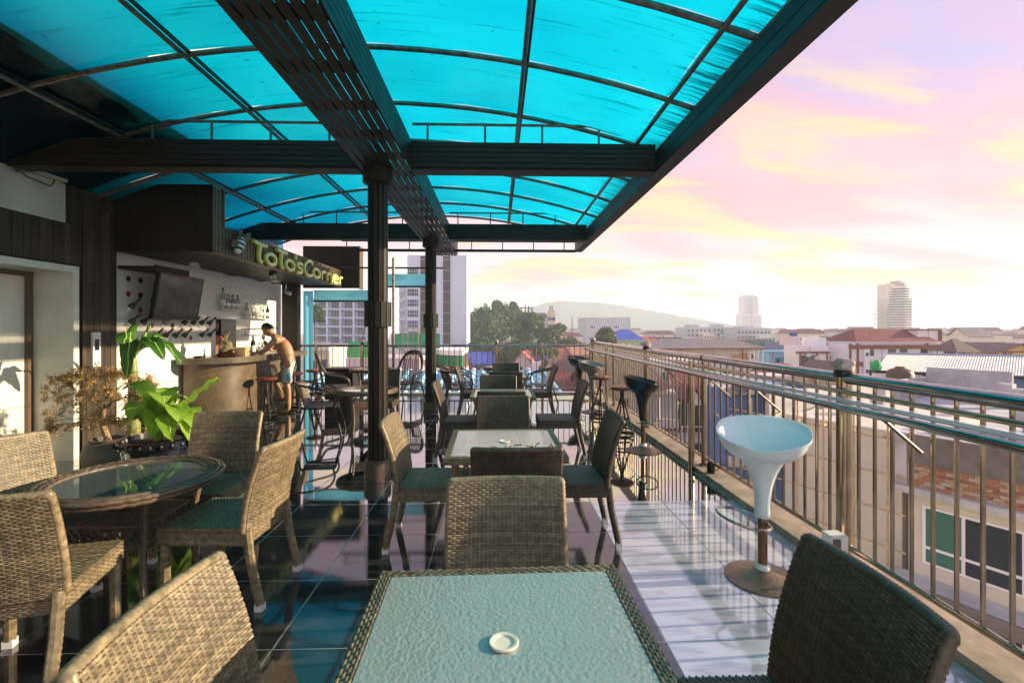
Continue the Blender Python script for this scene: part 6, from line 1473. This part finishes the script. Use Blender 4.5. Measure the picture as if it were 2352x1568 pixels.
conifer('slender conifer standing alone before the hazy hill', 1314, 723, 24, 190, 1)
conifer('faint conifer above the red banded flats', 1812, 760, 16, 330, 2)
# undergrowth below the trees
random.seed(77); vs_, fs_ = [], []
for k in range(9000):
    x = random.uniform(1060, 1420); Z = random.uniform(100, 210); c_ = PX(x, 755, Z); c_.z = GZ + random.uniform(0, 6) * (.4 + .6 * sin(x * .05) ** 2) + max(0, Z - 130) * .06
    a = Vector((random.gauss(0, 1), random.gauss(0, 1), random.gauss(0, 1) + .6)).normalized(); u = a.orthogonal().normalized(); v = a.cross(u); s = random.uniform(.4, 1.0); b = len(vs_)
    vs_ += [c_ + u * s, c_ + v * s * .6, c_ - u * s, c_ - v * s * .6]; fs_ += [(b, b + 1, b + 2, b + 3)]
tag(MB().add(vs_, fs_).obj('undergrowth', lf2, None, fixn=False), 'tangled green undergrowth between the houses and the wooded slope', 'undergrowth', kind='stuff')
# ---------------------------------------------------------------- potted plants
green1 = leafmat('leaf_bright', (.24, .46, .03), (.50, .70, .10), .5); green2 = leafmat('leaf_deep', (.04, .13, .015), (.11, .26, .03), .4)
def leaf(mb, base, tip, width, sag=.0, fold=.12, n=12, roll=0.0, lift=.12):
    base, tip = Vector(base), Vector(tip); d = tip - base; side = d.cross(Vector((0, 0, 1))).normalized(); up = side.cross(d).normalized()
    if roll: side.rotate(Matrix.Rotation(roll, 3, d.normalized())); up.rotate(Matrix.Rotation(roll, 3, d.normalized()))
    vs_, fs_ = [], []
    for i in range(n + 1):
        s = i / n; c_ = base + d * s + Vector((0, 0, 1)) * (lift * 4 * s * (1 - s) - sag * s * s)
        w_ = width * (max(0.0, min(1, (s - .12) / .25)) ** .7 * (1 - max(0, (s - .55) / .45) ** 2.2) ** .6 if 0 < s < 1 else .0) + .005
        rip = 1 + .07 * sin(i * 2.3)
        for q in (-1, -.5, 0, .5, 1):
            vs_.append(c_ + side * w_ * q * rip + up * (abs(q) * fold * w_ * 2 - .0 + (.012 * sin(i * 1.7 + q * 3))))
    for i in range(n):
        for q in range(4): a = i * 5 + q; fs_.append((a, a + 1, a + 6, a + 5))
    mb.add(vs_, fs_)
    return [Vector(vs_[i * 5 + 2]) for i in range(n + 1)]
pot = thing('plant_pot', 'large black glazed pot with a carved rim holding the bright leafy plant', 'pot', (-3.2, 4.65, 0))
MB().lathe([(.20, 0), (.22, .02), (.29, .2), (.31, .34), (.335, .36), (.34, .42), (.30, .43), (.29, .38), (0, .37)], 36, cap=False).obj('body', mat('black_glaze', (.010, .010, .016), .12, coat=.5), pot, True)
MB().lathe([(.26, .386), (.0, .39)], 24, cap=False).obj('soil', mat('soil', (.03, .02, .014), .9), pot)
for k in range(26):
    a = 2 * pi * k / 26; MB().ico((.338 * cos(a), .338 * sin(a), .39), .02, (1, 1, 1.2), 6, 5).obj('rim_carving', MATS['black_glaze'], pot, True)
def pxp(x, y, Z): return PX(x, y, Z)
pl = thing('leafy_plant', 'bright green broad leaved plant growing in the black pot', 'plant', (-3.2, 4.65, .4))
cen = Vector((-3.2, 4.65, .40)); ribm = mat('pale_midrib', (.42, .55, .16), .5)
spec = [((503, 870), 4.3, .085, .06), ((281, 896), 4.45, .08, .22), ((274, 946), 4.3, .085, .14), ((392, 892), 4.95, .085, .14), ((456, 952), 4.25, .085, .14), ((448, 990), 4.2, .08, .2), ((440, 1024), 4.15, .075, .26), ((346, 1005), 4.1, .08, .22), ((270, 992), 4.35, .07, .16), ((318, 912), 4.85, .075, .2), ((378, 930), 4.15, .09, .24), ((410, 972), 4.05, .085, .2), ((300, 965), 4.15, .085, .24), ((345, 900), 5.0, .075, .12), ((430, 915), 4.7, .075, .16), ((395, 1012), 4.1, .07, .22)]
for i, ((x, y), Z, wd, lift) in enumerate(spec):
    mb = MB(); rib = leaf(mb, cen + Vector((random.uniform(-.05, .05), random.uniform(-.05, .05), 0)), pxp(x, y, Z), wd * 1.22, 0, .2, 18, random.uniform(-.5, .5), lift); lo = mb.obj('leaf', green1, pl, 'all', world=True); MB().tube(rib, [.007 * (1 - .8 * k / len(rib)) + .001 for k in range(len(rib))], 5).obj('midrib', ribm, lo, True, world=True)
bp_t = thing('banana_plant', 'tall banana plant with dark broad leaves behind the black pot', 'plant', (-3.75, 5.05, .0))
bs_ = Vector((-3.78, 5.1, 0))
MB().tube([bs_, bs_ + Vector((0, 0, .5)), bs_ + Vector((-.01, 0, 1.0)), bs_ + Vector((-.02, 0, 1.2))], [.06, .055, .045, .03], 12).obj('stem', mat('banana_stem', (.22, .26, .08), .5, var=.3, vs=12, stretch=(1, 1, 4)), bp_t, True, world=True)
MB().lathe([(.16, 0), (.21, .28), (.2, .3), (.18, .28), (0, .27)], 20, (bs_.x, bs_.y, 0), cap=False).obj('pot', blackm, bp_t, True, world=True)
btop = bs_ + Vector((-.02, 0, 1.12))
for i, ((x, y), Z, wd, lift, sag) in enumerate([((286, 790), 4.75, .11, .22, .0), ((292, 850), 4.7, .07, .25, .08), ((416, 822), 4.75, .085, .2, .06), ((405, 795), 5.3, .085, .18, .04), ((348, 742), 5.1, .02, .02, 0), ((288, 815), 5.4, .075, .2, .05), ((376, 806), 4.6, .075, .18, .08)]):
    mb = MB(); rib = leaf(mb, btop, pxp(x, y, Z), wd, sag, .1, 16, (.9, .3, -.3, .4, 0, .2, .3)[i], lift); lo = mb.obj('leaf', green2, bp_t, 'all', world=True); MB().tube(rib, [.012 * (1 - .8 * k / len(rib)) + .001 for k in range(len(rib))], 5).obj('midrib', ribm, lo, True, world=True)
dp = thing('clay_pot', 'round grey clay pot holding the dried shrub', 'pot', (-3.92, 4.95, 0))
MB().lathe([(.12, 0), (.2, .08), (.225, .2), (.19, .29), (.15, .32), (.17, .35), (.14, .35), (.12, .3), (0, .29)], 28, cap=False).obj('body', mat('grey_clay', (.12, .11, .085), .6, var=.3, vs=8), dp, True)
sh = thing('dry_shrub', 'brown dried shrub with fine twigs by the planked wall', 'shrub', (-3.92, 4.95, .3)); random.seed(12)
dry = leafmat('dry_leaf', (.36, .22, .07), (.58, .40, .16), .4); twigm = mat('dry_twig', (.30, .21, .12), .8)
MB().tube([(0, 0, 0), (-.03, 0, .1), (-.09, .02, .22), (-.05, 0, .34)], [.035, .03, .026, .018], 8).obj('trunk', twigm, sh, True)
tw, lv, lfs = MB(), [], []
def grow(p, d, ln, r, lvl):
    q = p + d * ln; tw.tube([p, p.lerp(q, .5) + Vector((random.uniform(-.02, .02), random.uniform(-.02, .02), 0)), q], [r, r * .85, r * .6], 5)
    if lvl == 0:
        for k in range(16):
            c_ = p.lerp(q, random.uniform(.3, 1.1)) + Vector([random.uniform(-.022, .022) for _ in range(3)]); a = Vector([random.gauss(0, 1) for _ in range(3)]).normalized(); u = a.orthogonal().normalized(); v = a.cross(u); s = random.uniform(.006, .013); b = len(lv)
            lv.extend([c_ + u * s, c_ + v * s * .6, c_ - u * s, c_ - v * s * .6]); lfs.append((b, b + 1, b + 2, b + 3))
        return
    for k in range(random.choice((2, 3, 3))): grow(q, (d + Vector((random.uniform(-.85, .85), random.uniform(-.85, .85), random.uniform(-.75, .75)))).normalized(), ln * random.uniform(.72, .95), r * .62, lvl - 1)
for k in range(5): grow(Vector((-.05, 0, .32)), Vector((random.uniform(-.6, .6), random.uniform(-.6, .6), .75)).normalized(), .125, .010, 5)
for k in range(4): grow(Vector((-.06, 0, .24)), Vector((cos(k * 1.6 + .4), sin(k * 1.6 + .4), .05)).normalized(), .12, .008, 4)
tw.obj('twigs', twigm, sh, fixn=False, smooth='all', kind='stuff'); MB().add(lv, lfs).obj('dry_leaves', dry, sh, fixn=False, kind='stuff')
sp_ = thing('small_sprig', 'small green sprig at the left edge in front of the lift', 'plant', (-4.15, 3.75, 0)); random.seed(4)
MB().tube([(0, 0, 0), (.0, 0, .3), (.05, .02, .5)], [.012, .01, .006], 6).obj('stem', green2, sp_)
for k in range(26):
    a = random.uniform(0, 6.28); z = random.uniform(.38, .62); mb = MB(); b_ = Vector((.04, .01, z)); leaf(mb, b_, b_ + Vector((cos(a) * .11, sin(a) * .11, random.uniform(-.03, .05))), .022, 0, .1, 5, 0, .01); mb.obj('leaf', green2, sp_, 'all')
MB().lathe([(.1, 0), (.14, .3), (.12, .3), (.1, .26), (0, .25)], 18, cap=False).obj('pot', blackm, sp_, True)
# ================================================================ people
skin = mat('skin', (.42, .22, .12), .45, var=.12, vs=6); hair = mat('dark_hair', (.02, .013, .009), .6, var=.4, vs=60, bump=.5, bs=120)
def body(name, m, parent, verts, edges, radii, root=0, sub=2, kind=None):
    me = bpy.data.meshes.new(name); me.from_pydata([tuple(v) for v in verts], edges, []); o = bpy.data.objects.new(name, me); COL.objects.link(o); o.parent = parent
    md = o.modifiers.new('skin', 'SKIN'); md.use_smooth_shade = True; md.branch_smoothing = .4
    for i, r in enumerate(radii):
        rr = (r, r) if not isinstance(r, tuple) else r; me.skin_vertices[0].data[i].radius = rr
    me.skin_vertices[0].data[root].use_root = True
    ss = o.modifiers.new('sub', 'SUBSURF'); ss.levels = sub; ss.render_levels = sub
    me.materials.append(m); return o
# man: feet at (-3.6,8.45); local frame: +x towards the terrace (right), faces -x (to the bar)
man = thing('person', 'shirtless person in patterned swim shorts leaning over the bar counter', 'person', (-3.62, 8.45, 0))
V = [(-.02, 0, .80),   # 0 pelvis
     (-.03, 0, .95), (-.07, 0, 1.08), (-.15, 0, 1.20), (-.21, 0, 1.265),      # 1-4 belly, waist, chest, upper chest
     (-.265, 0, 1.325), (-.31, 0, 1.365),                                   # 5 neck base, 6 neck
     # right arm (near camera, -y)
     (-.19, -.17, 1.25), (-.30, -.22, 1.10), (-.36, -.23, 1.055), (-.50, -.16, 1.06), (-.60, -.10, 1.065),   # 7 shoulder .. 9 elbow .. 11 wrist
     # left arm raised to mouth
     (-.21, .17, 1.25), (-.36, .21, 1.08), (-.40, .16, 1.07), (-.43, .03, 1.20), (-.435, .0, 1.25),           # 12 .. 16 wrist
     # legs
     (-.01, -.095, .74), (-.01, -.10, .47), (.015, -.10, .44), (.02, -.10, .2), (.03, -.10, .07), (-.05, -.10, .035), (-.14, -.105, .02),   # 17 near leg standing 18 knee .. 23 toe
     (-.03, .095, .75), (-.26, .12, .54), (-.29, .12, .51), (-.20, .12, .30), (-.17, .12, .24), (-.26, .12, .215), (-.33, .12, .21)]     # 24 far leg bent
E = [(0, 1), (1, 2), (2, 3), (3, 4), (4, 5), (5, 6), (4, 7), (7, 8), (8, 9), (9, 10), (10, 11), (4, 12), (12, 13), (13, 14), (14, 15), (15, 16), (0, 17), (17, 18), (18, 19), (19, 20), (20, 21), (21, 22), (22, 23), (0, 24), (24, 25), (25, 26), (26, 27), (27, 28), (28, 29), (29, 30)]
rad = [(.115, .15), (.115, .145), (.115, .14), (.11, .155), (.09, .15), .062, .055, .058, .045, .04, .036, .026, .058, .045, .04, .036, .026, .085, .058, .055, .05, .034, .032, .02, .085, .06, .056, .05, .034, .032, .02]
bo = body('body', skin, man, V, E, rad)
# head (looks down to the bar)
hd = MB(); hc = Vector((-.37, 0, 1.43)); nu_, nv_ = 20, 14; vs_, fs_ = [], []
for j in range(nv_ + 1):
    th = pi * j / nv_
    for k in range(nu_):
        a = 2 * pi * k / nu_; x, y, z = sin(th) * cos(a), sin(th) * sin(a), cos(th)
        px, py, pz = x * .095, y * .075, z * .118
        if x < 0 and z < 0: px -= .012 * (-x) * (-z); py *= 1 - .25 * (-z)
        if x < -.6 and abs(y) < .28 and -.35 < z < .15: px -= .026 * (1 - abs(y) / .28) * (1 - abs(z + .1) / .3)          # nose
        if x < -.55 and .05 < z < .3 and .2 < abs(y) < .6: px += .012                                                   # eye sockets
        if x < -.6 and -.55 < z < -.42 and abs(y) < .4: px += .007                                                       # mouth line
        vs_.append((px, py, pz))
for j in range(nv_):
    for k in range(nu_): k2 = (k + 1) % nu_; fs_.append((j * nu_ + k, (j + 1) * nu_ + k, (j + 1) * nu_ + k2, j * nu_ + k2))
hd.add(vs_, fs_); rot = Matrix.Rotation(R(-38), 3, 'Y'); hd.v = [tuple(rot @ Vector(p) + hc) for p in hd.v]
hd.obj('head', skin, man, 'all')
hr = MB(); vs2 = []
for x, y, z in vs_: vs2.append((x * 1.07 + .004, y * 1.09, z * 1.08 + .004))
fh = [f for f in fs_ if all((vs_[i][2] > .058 or (vs_[i][0] > -.005 and vs_[i][2] > -.05)) for i in f)]
random.seed(6); hr.add([(a + random.uniform(-.004, .004), b + random.uniform(-.004, .004), c_ + random.uniform(-.003, .006)) for a, b, c_ in vs2], fh); hr.v = [tuple(rot @ Vector(p) + hc) for p in hr.v]; ho = hr.obj('hair', hair, man, 'all')
sol = ho.modifiers.new('thick', 'SOLIDIFY'); sol.thickness = .014
for s in (-1, 1): e_ = MB().ico((0, 0, 0), .022, (.9, .4, 1.4), 8, 6); e_.v = [tuple(rot @ (Vector(p) + Vector((.012, s * .077, -.01))) + hc) for p in e_.v]; e_.obj('ear', skin, man, True)
# hands
def hand(base, d, up, curl, holdname):
    base, d, up = Vector(base), Vector(d).normalized(), Vector(up).normalized(); side = d.cross(up).normalized(); vs_, ed, rd = [base, base + d * .045, base + d * .085], [(0, 1), (1, 2)], [(.018, .026), (.016, .034), (.013, .032)]
    for k, (o_, ln) in enumerate(((-.030, .062), (-.010, .072), (.010, .068), (.029, .052))):
        a = base + d * .075 + side * o_; b = a + d * ln * .45 - up * curl * .010; c_ = b + (d * (1 - curl) - up * curl).normalized() * ln * .32; e = c_ + (d * (1 - 1.6 * curl) - up * curl * 1.3).normalized() * ln * .28
        i0 = len(vs_); vs_ += [a, b, c_, e]; ed += [(i0, i0 + 1), (i0 + 1, i0 + 2), (i0 + 2, i0 + 3)]; rd += [.0095, .009, .008, .007]; ed.append((2, i0))
    i0 = len(vs_); vs_ += [base + d * .03 - side * .034, base + d * .06 - side * .05 - up * .012, base + d * .085 - side * .046 - up * .025]; ed += [(1, i0), (i0, i0 + 1), (i0 + 1, i0 + 2)]; rd += [.012, .0105, .009]
    return body('hand', skin, man, vs_, ed, rd, sub=1)
hand((-.60, -.10, 1.065), (-1, .35, -.05), (0, 0, 1), .25, 'flat'); hand((-.435, .0, 1.25), (-.1, -.5, .8), (-1, 0, 0), .5, 'up')
# shorts: one skirted pair of trouser tubes
shm = mat('patterned_swim_shorts', (.02, .02, .025), .7); t_ = shm.node_tree; g_ = N('ShaderNodeTexCoord', t_); vo = N('ShaderNodeTexVoronoi', t_, feature='DISTANCE_TO_EDGE'); vo.inputs['Scale'].default_value = 32; L(g_.outputs['Object'], vo.inputs['Vector'], t_)
nz_ = N('ShaderNodeTexNoise', t_); nz_.inputs['Scale'].default_value = 11; L(g_.outputs['Object'], nz_.inputs['Vector'], t_); r1 = N('ShaderNodeValToRGB', t_); ramp(r1, [(.0, (.6, .6, .58)), (.14, (.45, .45, .44)), (.2, (.015, .015, .02))], 'CONSTANT'); L(vo.outputs['Distance'], r1.inputs[0], t_)
r2 = N('ShaderNodeValToRGB', t_); ramp(r2, [(.5, (0, 0, 0)), (.62, (1, 1, 1))], 'CONSTANT'); L(nz_.outputs[0], r2.inputs[0], t_); mx = N('ShaderNodeMix', t_, data_type='RGBA'); L(r2.outputs[0], mx.inputs[0], t_); L(r1.outputs[0], mx.inputs[6], t_); mx.inputs[7].default_value = (.10, .35, .48, 1); L(mx.outputs[2], P_(shm).inputs['Base Color'], t_)
SV = [(-.025, 0, .84), (-.02, 0, .76), (-.012, -.10, .72), (-.008, -.105, .58), (.0, -.105, .49), (-.04, .10, .73), (-.15, .115, .64), (-.235, .12, .565), (-.03, 0, .91)]
body('swim_shorts', shm, man, SV, [(0, 1), (1, 2), (2, 3), (3, 4), (1, 5), (5, 6), (6, 7), (0, 8)], [(.135, .17), (.13, .165), .105, .098, .1, .105, .098, .098, (.125, .155)], root=1)
# neck strap + phone-like camera not shown; sandal soles
for c_, z in (((-.05, -.10), .0), ((-.245, .12), .185)):
    so_ = MB(); so_.prism([(c_[0] - .13, c_[1] - .035), (c_[0] - .06, c_[1] - .05), (c_[0] + .1, c_[1] - .035), (c_[0] + .12, c_[1]), (c_[0] + .1, c_[1] + .035), (c_[0] - .06, c_[1] + .05), (c_[0] - .13, c_[1] + .035)], z, z + .016, 'z'); so_.obj('sandal', mat('brown_sandal', (.08, .04, .025), .7), man)
# barman in the doorway
bmn = thing('person', 'bare backed dark haired person standing in the doorway behind the bar', 'person', (-5.0, 8.55, -.06))
V2 = [(0, 0, .88), (0, 0, 1.05), (0, 0, 1.2), (0, 0, 1.33), (0, 0, 1.40), (0, 0, 1.46), (0, -.19, 1.3), (.02, -.24, 1.05), (.1, -.22, .88), (0, .19, 1.3), (.02, .24, 1.05), (.1, .22, .88), (0, -.1, .8), (0, -.1, .45), (0, -.1, .06), (.1, -.1, .03), (0, .1, .8), (0, .1, .45), (0, .1, .06), (.1, .1, .03)]
E2 = [(0, 1), (1, 2), (2, 3), (3, 4), (4, 5), (3, 6), (6, 7), (7, 8), (3, 9), (9, 10), (10, 11), (0, 12), (12, 13), (13, 14), (14, 15), (0, 16), (16, 17), (17, 18), (18, 19)]
sk2 = mat('brown_skin', (.20, .10, .055), .5)
body('body', sk2, bmn, V2, E2, [(.11, .15), (.11, .145), (.12, .16), (.1, .15), .06, .055, .06, .045, .035, .06, .045, .035, .08, .06, .04, .03, .08, .06, .04, .03])
h2 = MB(); h2.ico((.01, 0, 1.57), .1, (.95, .8, 1.15), 16, 12); h2.obj('head', sk2, bmn, 'all'); h3 = MB(); h3.ico((-.008, 0, 1.60), .106, (1.02, .9, 1.02), 16, 12); h3.obj('hair', hair, bmn, 'all')
body('shorts', mat('dark_shorts', (.02, .02, .03), .8), bmn, [(0, 0, .9), (0, 0, .82), (0, -.1, .75), (0, -.1, .5), (0, .1, .75), (0, .1, .5)], [(0, 1), (1, 2), (2, 3), (1, 4), (4, 5)], [(.13, .17), (.125, .165), .1, .085, .1, .085], root=1)
# ================================================================ haze
hz = bpy.data.materials.new('haze'); hz.use_nodes = True; t_ = hz.node_tree; t_.nodes.remove(t_.nodes['Principled BSDF'])
pv_ = N('ShaderNodeVolumePrincipled', t_); pv_.inputs['Color'].default_value = (.80, .92, 1.0, 1); pv_.inputs['Density'].default_value = .0007; L(pv_.outputs[0], t_.nodes['Material Output'].inputs['Volume'], t_)
MB().box((-2050, -300, GZ - 1), (2050, 2000, 106)).obj('haze', hz, None, kind='stuff', label='pale haze filling the air over the town', cat='haze')
